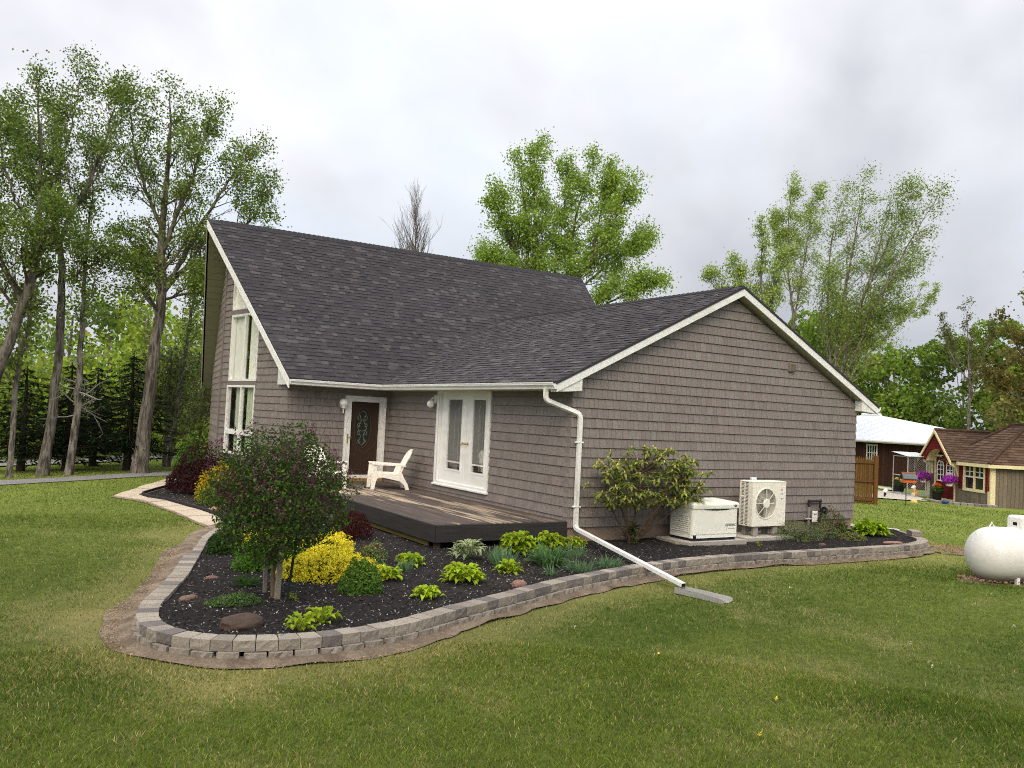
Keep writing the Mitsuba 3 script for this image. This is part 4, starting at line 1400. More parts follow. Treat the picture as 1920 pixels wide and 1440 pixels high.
for b in range(3):
    a0 = b * 2.094 + 0.5
    n = 10
    v = []
    for j in range(n):
        a = a0 + 1.55 * j / (n - 1)
        for r in (0.06, 0.17, 0.27):
            v.append((fc[0] + r * math.cos(a), fc[1] + r * math.sin(a), -0.05 - 0.07 * j / (n - 1)))
    f = [[j * 3 + q, j * 3 + q + 1, j * 3 + q + 4, j * 3 + q + 3] for j in range(n - 1) for q in (0, 1)]
    m.add(xf(v, MH), f, S(150, 146, 132))
obj('fan', m, 'satin', HP)
m = MB()
for r in np.arange(0.105, fr, 0.0115):
    p = np.array([(fc[0] + r * math.cos(a), fc[1] + r * math.sin(a), 0.004 + 0.012 * math.cos(r / fr * 1.5)) for a in np.linspace(0, 2 * np.pi, 33)])
    tube(m, xf(p, MH), 0.0011, 3, HPW * 0.85)
for q in range(8):
    a = q * math.pi / 4
    p = np.array([(fc[0] + r * math.cos(a), fc[1] + r * math.sin(a), 0.008 + 0.012 * math.cos(r / fr * 1.5)) for r in (0.05, 0.15, 0.22, fr + 0.006)])
    tube(m, xf(p, MH), 0.0062 if q % 2 == 0 or q in (1, 5) else 0.003, 5, HPW)
p = np.array([(fc[0] + (fr + 0.004) * math.cos(a), fc[1] + (fr + 0.004) * math.sin(a), 0.003) for a in np.linspace(0, 2 * np.pi, 65)])
tube(m, xf(p, MH), 0.012, 6, HPW)
lathe(m, [(0, -0.012), (0.092, -0.012), (0.092, 0.006), (0.082, 0.014), (0, 0.018)], 28, M=frame(xf(np.array([[fc[0], fc[1], 0.016]]), MH)[0], (1, 0, 0), (0, 0, 1), (0, -1, 0)), c=HPW)
obj('fan_guard', m, 'satin', HP, smooth=35)
m = MB()                                                 # three red diamonds, a pale blue sticker, a dark plate
d = [(0, 0), (0.011, 0.019), (0, 0.038), (-0.011, 0.019)]
for a in (0, 120, 240):
    ca, sa = math.cos(math.radians(a)), math.sin(math.radians(a))
    prism(m, [(0.835 + ca * x - sa * y, 0.715 + sa * x + ca * y) for x, y in d], 0.0, 0.0015, MH, c=S(196, 44, 40))
box(m, (0.795, 0.615, 0), (0.878, 0.660, 0.001), S(184, 206, 208), M=MH)
for q in range(3):
    box(m, (0.80, 0.622 + 0.012 * q, 0.001), (0.873, 0.626 + 0.012 * q, 0.0014), S(120, 160, 170), M=MH)
box(m, (0.815, 0.525, 0), (0.885, 0.540, 0.0015), S(50, 50, 52), M=MH)
obj('stickers', m, 'satin', HP)
m = MB()
for x in (4.02, 4.58):
    for y in (-0.66, -0.42):
        cbox(m, (x, y, -0.186), (x + 0.125, y + 0.09, hz0), 0.015, S(146, 144, 136))
box(m, (4.02, -0.60, -0.06), (4.70, -0.56, -0.03), S(60, 60, 58))
obj('stand', m, 'matte', HP)
m = MB()
cbox(m, (4.20, -0.40, hz1), (4.34, -0.34, hz1 + 0.055), 0.006, S(196, 206, 212))
obj('bracket', m, 'satin', HP)

# ---------------------------------------------------------------- gas regulator
GAS = thing('gas_regulator', 'dark gas pipe and regulator with a white tag at the wall', 'gas regulator')
PIPE, IRON = S(128, 126, 124), S(44, 34, 32)
m = MB()
tube(m, [(6.32, -0.10, -0.32), (6.32, -0.10, 0.34)], 0.024, 8, PIPE, cap=True)
box(m, (6.24, -0.13, 0.035), (6.40, -0.07, 0.055), S(190, 190, 186))
obj('riser', m, 'satin', GAS, smooth=40)
m = MB()
tube(m, bend([(6.32, -0.10, 0.30), (6.32, -0.10, 0.42), (6.69, -0.10, 0.42), (6.69, -0.10, 0.26)], 0.03), 0.027, 8, IRON, cap=True)
for q in ((6.32, 0.42), (6.69, 0.42)):
    sp = trimesh.creation.icosphere(2, 0.036); sp.apply_translation((q[0], -0.10, q[1])); m.tm(sp, IRON)
obj('pipe_loop', m, 'satin', GAS, smooth=40)
m = MB()
lathe(m, [(0, -0.045), (0.06, -0.045), (0.085, -0.015), (0.085, 0.012), (0.05, 0.03), (0.03, 0.08), (0, 0.085)], 18, M=frame((6.78, -0.15, 0.22), (0, 1, 0), (0.35, 0, -0.93), (-0.9, 0, -0.35)), c=S(28, 28, 30))
tube(m, [(6.70, -0.12, 0.27), (6.70, -0.12, 0.06), (6.60, -0.12, 0.03)], 0.028, 8, S(34, 30, 30), cap=True)
lathe(m, [(0, -0.06), (0.05, -0.06), (0.055, 0.05), (0, 0.055)], 14, M=place(6.60, -0.12, 0.0), c=S(40, 28, 26))
tube(m, [(6.60, -0.12, 0.0), (6.60, -0.12, -0.28)], 0.016, 6, S(40, 40, 44))
obj('regulator', m, 'satin', GAS, smooth=40)
m = MB()
cbox(m, (6.385, -0.16, -0.03), (6.54, -0.13, 0.21), 0.006, S(224, 222, 214))
box(m, (6.41, -0.163, 0.13), (6.50, -0.16, 0.16), S(130, 130, 128))
obj('tag', m, 'satin', GAS)
m = MB()
tube(m, bend([(6.80, -0.14, 0.02), (6.81, -0.15, -0.12), (6.70, -0.16, -0.20), (6.58, -0.16, -0.26)], 0.05), 0.012, 6, S(206, 172, 40))
obj('yellow_tube', m, 'satin', GAS, smooth=True)
m = MB()
tube(m, [(6.80, -0.14, 0.10), (6.80, -0.14, 0.0)], 0.014, 6, S(60, 84, 168), cap=True)
obj('blue_fitting', m, 'satin', GAS)
m = MB()
tube(m, [(6.62, -0.14, -0.04), (6.63, -0.14, -0.14)], 0.013, 6, S(60, 84, 168), cap=True)
obj('blue_fitting', m, 'satin', GAS)

# ---------------------------------------------------------------- propane tank
TANK = thing('propane_tank', 'white propane tank with a domed end lying on bare soil at the right edge', 'propane tank')
d = np.array([0.94, -0.34, 0]); d /= np.linalg.norm(d)
c0 = np.array([5.72, -4.35, -0.005])
sx = np.array([-d[1], d[0], 0])
MT = frame(c0, sx, np.cross(d, sx), d)


def tank_color(p, n, uv):
    s = fbm(p.x * 3, p.y * 3, p.z * 5, 4)
    c = mix((0.72, 0.72, 0.70), (0.62, 0.62, 0.58), s)
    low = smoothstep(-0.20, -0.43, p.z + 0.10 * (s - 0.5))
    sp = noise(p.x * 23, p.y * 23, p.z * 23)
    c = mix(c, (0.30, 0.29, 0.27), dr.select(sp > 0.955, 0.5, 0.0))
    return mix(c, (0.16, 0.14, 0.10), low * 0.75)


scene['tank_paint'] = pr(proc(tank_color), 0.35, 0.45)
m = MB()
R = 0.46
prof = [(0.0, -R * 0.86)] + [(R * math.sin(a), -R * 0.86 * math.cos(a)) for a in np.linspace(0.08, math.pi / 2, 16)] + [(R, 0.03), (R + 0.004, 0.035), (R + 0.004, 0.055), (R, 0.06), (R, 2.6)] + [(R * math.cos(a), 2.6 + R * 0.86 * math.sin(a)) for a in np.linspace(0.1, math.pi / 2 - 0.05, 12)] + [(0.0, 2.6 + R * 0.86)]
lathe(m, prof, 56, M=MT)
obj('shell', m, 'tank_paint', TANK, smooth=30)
m = MB()
p = c0 + d * 0.72
rbox(m, (-0.30, -0.20, 0.36), (0.30, 0.20, 0.66), 0.07, S(222, 222, 218), M=frame(p, d, -sx, (0, 0, 1)))
obj('dome_lid', m, 'satin', TANK, smooth=40)
m = MB()
box(m, (-0.26, -0.205, 0.51), (-0.17, -0.20, 0.555), S(20, 20, 22), M=frame(p, d, sx, (0, 0, 1)))
box(m, (-0.305, -0.06, 0.50), (-0.30, 0.02, 0.55), S(20, 20, 22), M=frame(p, d, sx, (0, 0, 1)))
obj('vent_slots', m, 'matte', TANK)
m = MB()
q = c0 + d * -0.02
tube(m, [q + sx * 0.0 + d * -0.07 + (0, 0, R - 0.03), q + (0, 0, R + 0.075), q + d * 0.05 + (0, 0, R - 0.01)], 0.013, 6, S(226, 226, 222), cap=True)
obj('lifting_lug', m, 'satin', TANK)
for t in (0.25, 2.2):
    for s in (-0.28, 0.28):
        m = MB()
        q = c0 + d * t + sx * s
        cbox(m, (-0.03, -0.03, -0.50), (0.03, 0.03, -0.30), 0.004, S(222, 222, 216), M=frame(q, d, sx, (0, 0, 1)))
        obj('foot', m, 'satin', TANK)
k = thing('tank_soil', 'bare brown soil under the white propane tank', 'soil', kind='structure')
TS = Polygon([tuple((c0 + d * (0.95 + 1.55 * math.cos(a)) + sx * (0.55 * math.sin(a)) * (1 + 0.12 * math.sin(3 * a)))[:2]) for a in np.linspace(0, 2 * np.pi, 40)[:-1]])
v, f = drape_poly(TS, 0.004, 0.1)
v[:, 2] += 0.03 * (meshkit.fbm(v * 6, 3, 16) - 0.5)
obj('tank_soil', MB().add(v, f), 'soil', k, smooth=True, whole=True)
k = thing('wall_end_soil', 'bare brown soil beyond the right end of the block wall', 'soil', kind='structure')
WS = Polygon([(8.1, -2.1), (8.5, -2.35), (9.1, -2.0), (9.5, -1.5), (9.3, -1.05), (8.9, -0.9), (8.8, -1.3), (8.4, -1.7)]).buffer(0.12).buffer(-0.05)
v, f = drape_poly(WS, 0.004, 0.08)
v[:, 2] += 0.06 * (meshkit.fbm(v * 4, 3, 16) - 0.45)
obj('wall_end_soil', MB().add(v, f), 'soil', k, smooth=True, whole=True)
rngp = np.random.default_rng(5)
Pc = np.vstack([scatter_in(WS, 260, rngp), scatter_in(TS, 700, rngp)])
v, f, c = shards(Pc, ground_z(Pc[:, 0], Pc[:, 1]) + 0.05, 0.07, 0.03, rngp, S(150, 118, 92) * rngp.uniform(0.4, 1.2, (len(Pc), 1)))
k = thing('wood_chips', 'brown bark chips on the bare soil at the right', 'wood chips', kind='stuff')
obj('wood_chips', MB().add(v, f, c), 'matte', k, whole=True)

# ================================================================ the far yard on the right
def far_ground(x, y):
    return float(ground_z(x, y))


# ---- barn with a white metal roof
BARN = thing('barn', 'dark brown barn with a white metal roof behind the wooden fence', 'barn')
az = math.radians(10)
BU = np.array([math.sin(az), math.cos(az), 0]); BN = np.array([-math.cos(az), math.sin(az), 0])
BC = np.array([44.9, 21.3, 0.0])
MBn = frame(BC, BU, (0, 0, 1), BN)
BL, BZ0, BZ1 = 20.5, -2.2, 1.50
rng = np.random.default_rng(40)
m = MB()
wn = sbox(4.40, 0.15, 5.25, 1.16)
prism(m, sbox(0, BZ0, BL, BZ1).difference(wn), -0.2, 0.0, MBn, c=S(66, 44, 38))
obj('wall', m, 'matte', BARN)
WBN = BARN + '__wall'
for i in range(int(BL / 0.3)):
    m = MB()
    x0 = i * 0.3
    prism(m, sbox(x0 + 0.01, BZ0, x0 + 0.285, BZ1 - 0.02).difference(wn.buffer(0.08, join_style=2)), 0.0, 0.02, MBn, c=S(72, 47, 40) * rng.uniform(0.75, 1.2))
    obj('plank', m, 'matte', WBN)
m = MB()
Vb = -BN
R0 = [BC + BU * a + Vb * b + (0, 0, z) for a, b, z in ((-0.6, -0.6, BZ1 + 0.05), (BL + 0.6, -0.6, BZ1 + 0.05), (BL + 0.6, 11.0, BZ1 + 0.05), (-0.6, 11.0, BZ1 + 0.05), (9.3, 5.2, BZ1 + 2.0), (11.2, 5.2, BZ1 + 2.0))]
m.add(R0, [[0, 1, 5, 4]], S(206, 212, 222)); m.add(R0, [[0, 4, 3], [1, 2, 5]], S(206, 212, 222)); m.add(R0, [[2, 3, 4, 5]], S(206, 212, 222))
RB = obj('roof', m, 'satin', BARN, label='white metal hip roof of the barn')
m = MB()
for i in range(21):                                      # standing seams on the near slope
    a0 = -0.4 + i * 1.0
    t = 1.0 if 9.3 <= a0 <= 11.2 else ((a0 + 0.6) / 9.9 if a0 < 9.3 else (BL + 0.6 - a0) / 9.9)
    t = min(t, 1.0)
    a_ = BC + BU * a0 + Vb * -0.6 + (0, 0, BZ1 + 0.06)
    b_ = a_ + (Vb * 5.8 + np.array([0, 0, 1.95])) * t
    tube(m, [a_, b_], 0.014, 4, S(200, 208, 218))
obj('seams', m, 'satin', RB, kind='stuff')
m = MB()
tube(m, [BC + BU * -0.62 + Vb * -0.62 + (0, 0, BZ1 - 0.03), BC + BU * (BL + 0.62) + Vb * -0.62 + (0, 0, BZ1 - 0.03)], 0.10, 6, S(200, 200, 196), cap=True)
obj('gutter', m, 'satin', BARN)
m = MB()
tube(m, [R0[4] + np.array([0, 0, 0.05]), R0[5] + np.array([0, 0, 0.05])], 0.13, 6, S(232, 234, 236), cap=True)
obj('ridge_cap', m, 'satin', BARN)
m = MB()
prism(m, wn.buffer(0.10, join_style=2).difference(wn), 0.0, 0.05, MBn, c=S(232, 230, 224))
for x in (4.60, 4.82, 5.04):
    prism(m, sbox(x, 0.15, x + 0.05, 1.16), -0.03, 0.02, MBn, c=S(232, 230, 224))
prism(m, sbox(4.4, 0.62, 5.25, 0.67), -0.03, 0.02, MBn, c=S(232, 230, 224))
WBw = obj('window', m, 'matte', BARN)
m = MB()
prism(m, wn, -0.06, -0.05, MBn, c=S(26, 28, 28))
obj('pane', m, 'gloss', WBw)

# ---- stockade fence
FEN = thing('fence', 'brown wooden picket fence panel with a thick end post behind the house corner', 'fence')
a = np.array([20.62, 8.25, 0]); du = np.array([-0.80, 0.60, 0.0])
MFn = frame(a, du, (0, 0, 1), np.cross(du, (0, 0, 1)))
WD = S(98, 72, 38)
rng = np.random.default_rng(41)
nrm = MFn[:3, 2]
sgn = 1.0 if nrm @ (np.array(EYE) - a) > 0 else -1.0
for i in range(36):
    m = MB()
    x0 = 0.10 + 0.082 * i
    tz = 1.06 + rng.normal(0, 0.015)
    c = WD * rng.uniform(0.65, 1.25)
    lo, hi = (-0.012 - sgn * 0.04), (0.012 - sgn * 0.04)
    prism(m, [(x0, -0.80), (x0 + 0.070, -0.80), (x0 + 0.070, tz - 0.12), (x0 + 0.044, tz), (x0 + 0.026, tz), (x0, tz - 0.10)], min(lo, hi), max(lo, hi), MFn, c=c)
    obj('picket', m, 'matte', FEN)
for z in (-0.64, 0.08, 0.80):
    m = MB()
    box(m, (0.06, z, -0.022), (3.1, z + 0.085, 0.022), WD * 0.9, M=MFn)
    obj('rail', m, 'matte', FEN)
for x in (0.0, 2.5):
    m = MB()
    cbox(m, (x - 0.075, -1.0, -0.075), (x + 0.075, 1.12, 0.075), 0.012, S(104, 70, 36), M=MFn)
    obj('post', m, 'matte', FEN)
m = MB()
box(m, (0.05, -0.98, -0.06), (3.1, -0.80, -0.03), S(96, 76, 56), M=MFn)
obj('kick_board', m, 'matte', FEN)
m = MB()
box(m, (0.88, 0.30, sgn * 0.03), (0.915, 0.62, sgn * 0.05), S(214, 206, 190), M=MFn)
obj('white_strip', m, 'matte', FEN)

# ---- chain-link kennel
KEN = thing('dog_kennel', 'galvanised chain link kennel between the barn and the cottage', 'kennel')
kb = np.array([31.9, 14.25, -1.12]); kd = np.array([0.86, -0.52, 0]); kw = np.array([0.52, 0.86, 0])
GALV = S(168, 174, 176)
m = MB()
for a_ in (0, 1.15):
    for b_ in (0, 1.6):
        tube(m, [kb + kd * a_ + kw * b_, kb + kd * a_ + kw * b_ + (0, 0, 2.0)], 0.025, 6, GALV)
for z in (0.05, 1.0, 2.0):
    tube(m, [kb + (0, 0, z), kb + kd * 1.15 + (0, 0, z), kb + kd * 1.15 + kw * 1.6 + (0, 0, z), kb + kw * 1.6 + (0, 0, z), kb + (0, 0, z)], 0.022, 6, GALV)
tube(m, [kb + kd * 0.95 + (0, 0, 0), kb + kd * 0.98 + (0, 0, 1.95)], 0.03, 6, GALV)
obj('frame', m, 'satin', KEN)
m = MB()
for q in range(26):
    o = -1.9 + q * 0.12
    for s in (1, -1):
        pts = []
        for t in (0.0, 1.0):
            pass
        x0, x1 = max(0, o), min(1.15, o + 1.95)
        if x1 > x0:
            za, zb = x0 - o, x1 - o
            if s < 0:
                za, zb = 2.0 - za, 2.0 - zb
            tube(m, [kb + kd * x0 + (0, 0, za), kb + kd * x1 + (0, 0, zb)], 0.004, 3, GALV)
obj('wire_mesh', m, 'satin', KEN, kind='stuff')
m = MB()
m.add([kb + kd * -0.1 + kw * -0.15 + (0, 0, 2.03), kb + kd * 1.3 + kw * -0.15 + (0, 0, 2.03), kb + kd * 1.25 + kw * 1.7 + (0, 0, 2.22), kb + kd * -0.1 + kw * 1.7 + (0, 0, 2.22)], [[0, 1, 2, 3]], S(186, 194, 196))
obj('cover', m, 'satin', KEN)

# ---- garden cottage
COT = thing('garden_cottage', 'small cottage shed with brown shingle roof, red double door and cream trim', 'shed')
az = math.radians(30)
CU = np.array([math.sin(az), math.cos(az), 0]); CN = np.array([-math.cos(az), math.sin(az), 0]); CV = -CN
CC = np.array([30.54, 9.23, -1.17])
MC = frame(CC, CU, (0, 0, 1), CN)                        # facade: along to the left, up, out
MR = frame(CC, CV, (0, 0, 1), -CU)                       # right side: along, up, out
TRIM, TAUPE, RED = S(222, 210, 168), S(116, 106, 92), S(104, 28, 30)
dr_, wn_ = sbox(2.98, 0.08, 4.72, 2.16), sbox(0.50, 0.74, 2.10, 1.86)
m = MB()
prism(m, sbox(0, -0.5, 5.47, 2.0).difference(wn_).difference(dr_), -0.12, -0.015, MC, c=TAUPE * 0.6)
prism(m, sbox(0, -0.5, 4.9, 2.0), -0.12, -0.015, MR, c=TAUPE * 0.6)
obj('wall', m, 'matte', COT)
rng = np.random.default_rng(42)
for M_, Ln, holes in ((MC, 5.47, wn_.buffer(0.09).union(dr_.buffer(0.05))), (MR, 4.9, Polygon())):
    for i in range(int(Ln / 0.19)):
        m = MB()
        prism(m, sbox(i * 0.19 + 0.006, -0.45, i * 0.19 + 0.182, 1.99).difference(holes), -0.015, 0.008, M_, c=TAUPE * rng.uniform(0.8, 1.15))
        if m.n:
            obj('board', m, 'matte', COT + '__wall')
m = MB()
for M_, a_, b_ in ((MC, -0.03, 0.17), (MR, -0.03, 0.19), (MC, 5.30, 5.50)):
    box(m, (a_, -0.45, 0.008), (b_, 1.99, 0.045), TRIM, M=M_)
obj('corner_trim', m, 'matte', COT)


def slope(mb, P, c, th=0.06):
    """A roof slope: a polygon in space with thickness."""
    P = np.array(P, float)
    n = np.cross(P[1] - P[0], P[2] - P[0]); n /= np.linalg.norm(n)
    if n[2] < 0:
        n = -n
    v = np.vstack([P, P - n * th]); k = len(P)
    f = [[0, i, i + 1] for i in range(1, k - 1)] + [[k, k + i + 1, k + i] for i in range(1, k - 1)]
    for i in range(k):
        j = (i + 1) % k
        f += [[i, j, k + j], [i, k + j, k + i]]
    mb.add(v, f, c)


def rough_shingles(key, P, rows, seed, own):
    """Shingle rows laid on a planar polygon; first edge is the eave."""
    rng = np.random.default_rng(seed)
    P = np.array(P, float)
    ex = P[1] - P[0]; Ln = np.linalg.norm(ex); ex /= Ln
    n = np.cross(ex, P[2] - P[0]); n /= np.linalg.norm(n)
    if n[2] < 0:
        n = -n
    es_ = np.cross(n, ex)
    if es_[2] < 0:
        es_ = -es_
    q = np.stack([(P - P[0]) @ ex, (P - P[0]) @ es_], -1)
    PG = Polygon(q)
    H = q[:, 1].max()
    M_ = frame(P[0], ex, es_, n)
    for r in range(rows):
        a, b = H * r / rows, H * (r + 1) / rows
        row = PG.intersection(sbox(-1, a, Ln + 1, b))
        x = row.bounds[0] - rng.random() * 0.2 if not row.is_empty else 0
        while not row.is_empty and x < row.bounds[2]:
            w = rng.uniform(0.16, 0.42)
            g = row.intersection(sbox(x, a, x + w, b)); x += w
            if g.area < 0.002 or g.geom_type != 'Polygon':
                continue
            m_ = trimesh.creation.extrude_polygon(shapely.geometry.polygon.orient(g), 1.0, engine='earcut')
            v = np.array(m_.vertices)
            v[:, 2] = np.where(v[:, 2] > 0.5, 0.032 - 0.026 * (v[:, 1] - a) / (b - a), 0.0)
            mb = MB().add(xf(v, M_), m_.faces, S(94, 76, 64) * rng.uniform(0.62, 1.18))
            own.append((mb, key, seen(P[0], math.sqrt(g.area))))


CP = lambda u, v, z: CC + CU * u + CV * v + np.array([0, 0, z])
m = MB()
ez, rz_ = 2.0, 3.88
hipq = [CP(-0.28, -0.28, ez), CP(3.9, -0.28, ez), CP(3.9, 5.2, ez), CP(-0.28, 5.2, ez), CP(2.35, 2.45, rz_), CP(1.25, 2.45, rz_)]
near = [hipq[1], hipq[0], hipq[5], hipq[4]]; rightp = [hipq[0], hipq[3], hipq[5]]; leftp = [hipq[2], hipq[1], hipq[4]]; backp = [hipq[3], hipq[2], hipq[4], hipq[5]]
pu, pw, pz, pt = 3.86, 1.50, 2.02, 3.47
pl_, prr = [CP(pu + pw, -0.62, pz), CP(pu + pw, 2.4, pz), CP(pu, 2.4, pt), CP(pu, -0.62, pt)], [CP(pu - pw, 2.4, pz), CP(pu - pw, -0.62, pz), CP(pu, -0.62, pt), CP(pu, 2.4, pt)]
for q in (near, rightp, leftp, backp, pl_, prr):
    slope(m, q, S(70, 52, 42))
RC = obj('roof', m, 'matte', COT)
own = []
for i, q in enumerate((near, rightp, prr, leftp, pl_)):
    rough_shingles(RC, q, (16, 16, 13, 14, 12)[i], 50 + i, own)
pieces('shingle', own, 'matte', None, most=220)
m = MB()
for a_, b_ in ((hipq[0], hipq[5]), (hipq[1], hipq[4]), (hipq[5], hipq[4]), (CP(pu, -0.62, pt), CP(pu, 2.2, pt))):
    n = int(np.linalg.norm(b_ - a_) / 0.17)
    for i in range(n):
        p0, p1 = a_ + (b_ - a_) * i / n, a_ + (b_ - a_) * (i + 1.15) / n
        tube(m, [p0 + (0, 0, 0.03), p1 + (0, 0, 0.02)], 0.10, 5, S(82, 64, 54) * rng.uniform(0.7, 1.1), cap=True)
obj('ridge_cap', m, 'matte', COT)
m = MB()
box(m, (-0.30, ez - 0.16, 0.27), (2.35, ez - 0.005, 0.31), TRIM, M=MC)
box(m, (-0.31, ez - 0.16, 0.27), (5.2, ez - 0.005, 0.31), TRIM, M=MR)
box(m, (-0.28, ez - 0.17, 0.0), (2.4, ez - 0.15, 0.28), TRIM * 0.9, M=MC)
obj('eave_board', m, 'matte', COT)
for s in (-1, 1):
    m = MB()
    q = [(pu, pt + 0.04), (pu + s * (pw + 0.08), pz - 0.05), (pu + s * (pw + 0.08), pz - 0.20), (pu, pt - 0.11)]
    prism(m, q, 0.60, 0.65, MC, c=TRIM)
    obj('rake_board', m, 'matte', COT)
m = MB()                                                 # red gable boards over an arch
gab = Polygon([(pu - pw + 0.1, pz - 0.02), (pu + pw - 0.1, pz - 0.02), (pu, pt - 0.14)])
arch = Polygon([(pu + 0.92 * math.cos(a), pz - 0.10 + 0.62 * math.sin(a)) for a in np.linspace(0, math.pi, 24)])
for i in range(8):
    st = gab.difference(arch).intersection(sbox(0, pz + 0.16 * i, 8, pz + 0.16 * i + 0.150))
    prism(m, st, 0.50, 0.55, MC, c=RED * rng.uniform(0.85, 1.1))
obj('gable_boards', m, 'matte', COT, kind='stuff')
m = MB()
prism(m, gab.difference(arch), 0.44, 0.50, MC, c=RED * 0.6)
ring = np.array([(pu + 0.92 * math.cos(a), pz - 0.10 + 0.62 * math.sin(a)) for a in np.linspace(0, math.pi, 24)])
v = np.vstack([xf(np.c_[ring, np.full(24, z)], MC) for z in (0.0, 0.50)])
i = np.arange(23)
m.add(v, np.stack([i, i + 1, i + 25, i + 24], -1), S(206, 196, 150))
obj('arch_lining', m, 'matte', COT)
m = MB()
prism(m, dr_.buffer(0.09, join_style=2).difference(dr_), -0.02, 0.05, MC, c=TRIM)
DC = obj('door_frame', m, 'matte', COT)
DOORC = DC
for a_, b_ in ((2.99, 3.845), (3.855, 4.71)):
    m = MB()
    aw = Polygon([(a_ + 0.16, 0.98), (b_ - 0.16, 0.98), (b_ - 0.16, 1.68)] + [((a_ + b_) / 2 + (b_ - a_ - 0.32) / 2 * math.cos(t), 1.68 + 0.26 * math.sin(t)) for t in np.linspace(0.1, math.pi - 0.1, 10)] + [(a_ + 0.16, 1.68)])
    prism(m, sbox(a_, 0.09, b_, 2.15).difference(aw), -0.03, 0.01, MC, c=RED)
    for q in range(5):
        x0 = a_ + 0.05 + 0.155 * q
        prism(m, sbox(x0, 0.14, x0 + 0.14, 0.90), 0.01, 0.022, MC, c=RED * rng.uniform(0.85, 1.1))
    lf = obj('door', m, 'matte', COT)
    m = MB()
    prism(m, aw.buffer(0.06, join_style=2).difference(aw), 0.01, 0.035, MC, c=S(230, 228, 222))
    prism(m, aw.intersection(sbox((a_ + b_) / 2 - 0.018, 0, (a_ + b_) / 2 + 0.018, 3)), -0.01, 0.02, MC, c=S(230, 228, 222))
    for z in (1.24, 1.50, 1.72):
        prism(m, aw.intersection(sbox(0, z, 9, z + 0.03)), -0.01, 0.02, MC, c=S(230, 228, 222))
    obj('window_frame', m, 'matte', lf)
    m = MB()
    prism(m, aw, -0.04, -0.03, MC, c=S(40, 44, 50))
    obj('pane', m, 'gloss', lf)
m = MB()
box(m, (3.16, 1.18, 0.036), (3.64, 1.42, 0.05), S(228, 226, 220), M=MC)
obj('door_sign', m, 'matte', COT, label='small blank white board on the right door leaf')
m = MB()
prism(m, wn_.buffer(0.10, join_style=2).difference(wn_.buffer(-0.03, join_style=2)), -0.03, 0.05, MC, c=TRIM)
prism(m, sbox(1.25, 0.74, 1.35, 1.86), -0.03, 0.045, MC, c=TRIM)
for z in (1.30, 1.56):
    prism(m, sbox(0.5, z, 2.1, z + (0.06 if z < 1.4 else 0.03)), -0.03, 0.03, MC, c=S(228, 224, 206))
for x in (0.88, 1.70):
    prism(m, sbox(x, 1.3, x + 0.03, 1.86), -0.03, 0.03, MC, c=S(228, 224, 206))
WC = obj('window', m, 'matte', COT)
m = MB()
prism(m, wn_, -0.05, -0.04, MC, c=S(30, 32, 30))
obj('pane', m, 'gloss', WC)
for a_, b_ in ((0.02, 0.37), (2.23, 2.58)):
    m = MB()
    prism(m, sbox(a_, 0.72, b_, 1.86), 0.01, 0.04, MC, c=RED)
    for q in range(3):
        x0 = a_ + 0.02 + q * 0.11
        prism(m, sbox(x0, 0.76, x0 + 0.09, 1.82), 0.04, 0.052, MC, c=RED * rng.uniform(0.9, 1.1))
    obj('shutter', m, 'matte', COT)
for u_ in (2.62, 5.05):
    m = MB()
    prism(m, [(0.0, 1.25), (0.08, 1.25), (0.16, 1.62), (0.50, 1.86), (0.50, 1.96), (0.0, 1.96)], -0.045, 0.045, frame(CC + CU * u_, CN, (0, 0, 1), CU), c=TRIM)
    obj('bracket', m, 'matte', COT)


def leafball(mb, center, rad, n, size, cols, rng, flat=1.0, shell=0.55):
    """Leaves or petals on and in a ball."""
    d = rng.normal(0, 1, (n, 3)); d /= np.linalg.norm(d, axis=1, keepdims=True)
    p = np.array(center) + d * (np.asarray(rad) * rng.uniform(shell, 1.0, (n, 1)) ** 0.6) * (1, 1, flat)
    leaves(mb, p, size, cols, rng, d)


def leaves(mb, p, size, cols, rng, nrm=None, aspect=0.6, spread=0.8, direction=None):
    """Small folded leaves of two triangles at the points p; cols (n x 3)."""
    n = len(p)
    if n == 0:
        return
    nn = rng.normal(0, 1, (n, 3)) * spread + (0 if nrm is None else nrm)
    nn[:, 2] += 0.15
    nn /= np.maximum(np.linalg.norm(nn, axis=1, keepdims=True), 1e-6)
    ax = rng.normal(0, 1, (n, 3)) if direction is None else direction + rng.normal(0, 0.45, (n, 3))
    ax = ax - nn * (ax * nn).sum(1, keepdims=True)
    ax /= np.maximum(np.linalg.norm(ax, axis=1, keepdims=True), 1e-6)
    sd = np.cross(nn, ax)
    L_ = (np.broadcast_to(size, (n,)) * rng.uniform(0.65, 1.25, n))[:, None]
    w = L_ * aspect * 0.5
    v = np.stack([p - ax * L_ * 0.5, p + sd * w - nn * L_ * 0.08, p + ax * L_ * 0.5 - nn * L_ * 0.12, p - sd * w - nn * L_ * 0.08], 1).reshape(-1, 3)
    i = np.arange(n)[:, None] * 4
    f = np.vstack([i + [0, 1, 2], i + [0, 2, 3]])
    mb.add(v, f, np.repeat(np.broadcast_to(cols, (n, 3)), 4, 0))


def tones(base, n, rng, lo=0.6, hi=1.35, hue=0.12):
    b = np.asarray(base, float)[None] * rng.uniform(lo, hi, (n, 1))
    return b * (1 + rng.normal(0, hue, (n, 3)) * (1, 0.4, 0.6))


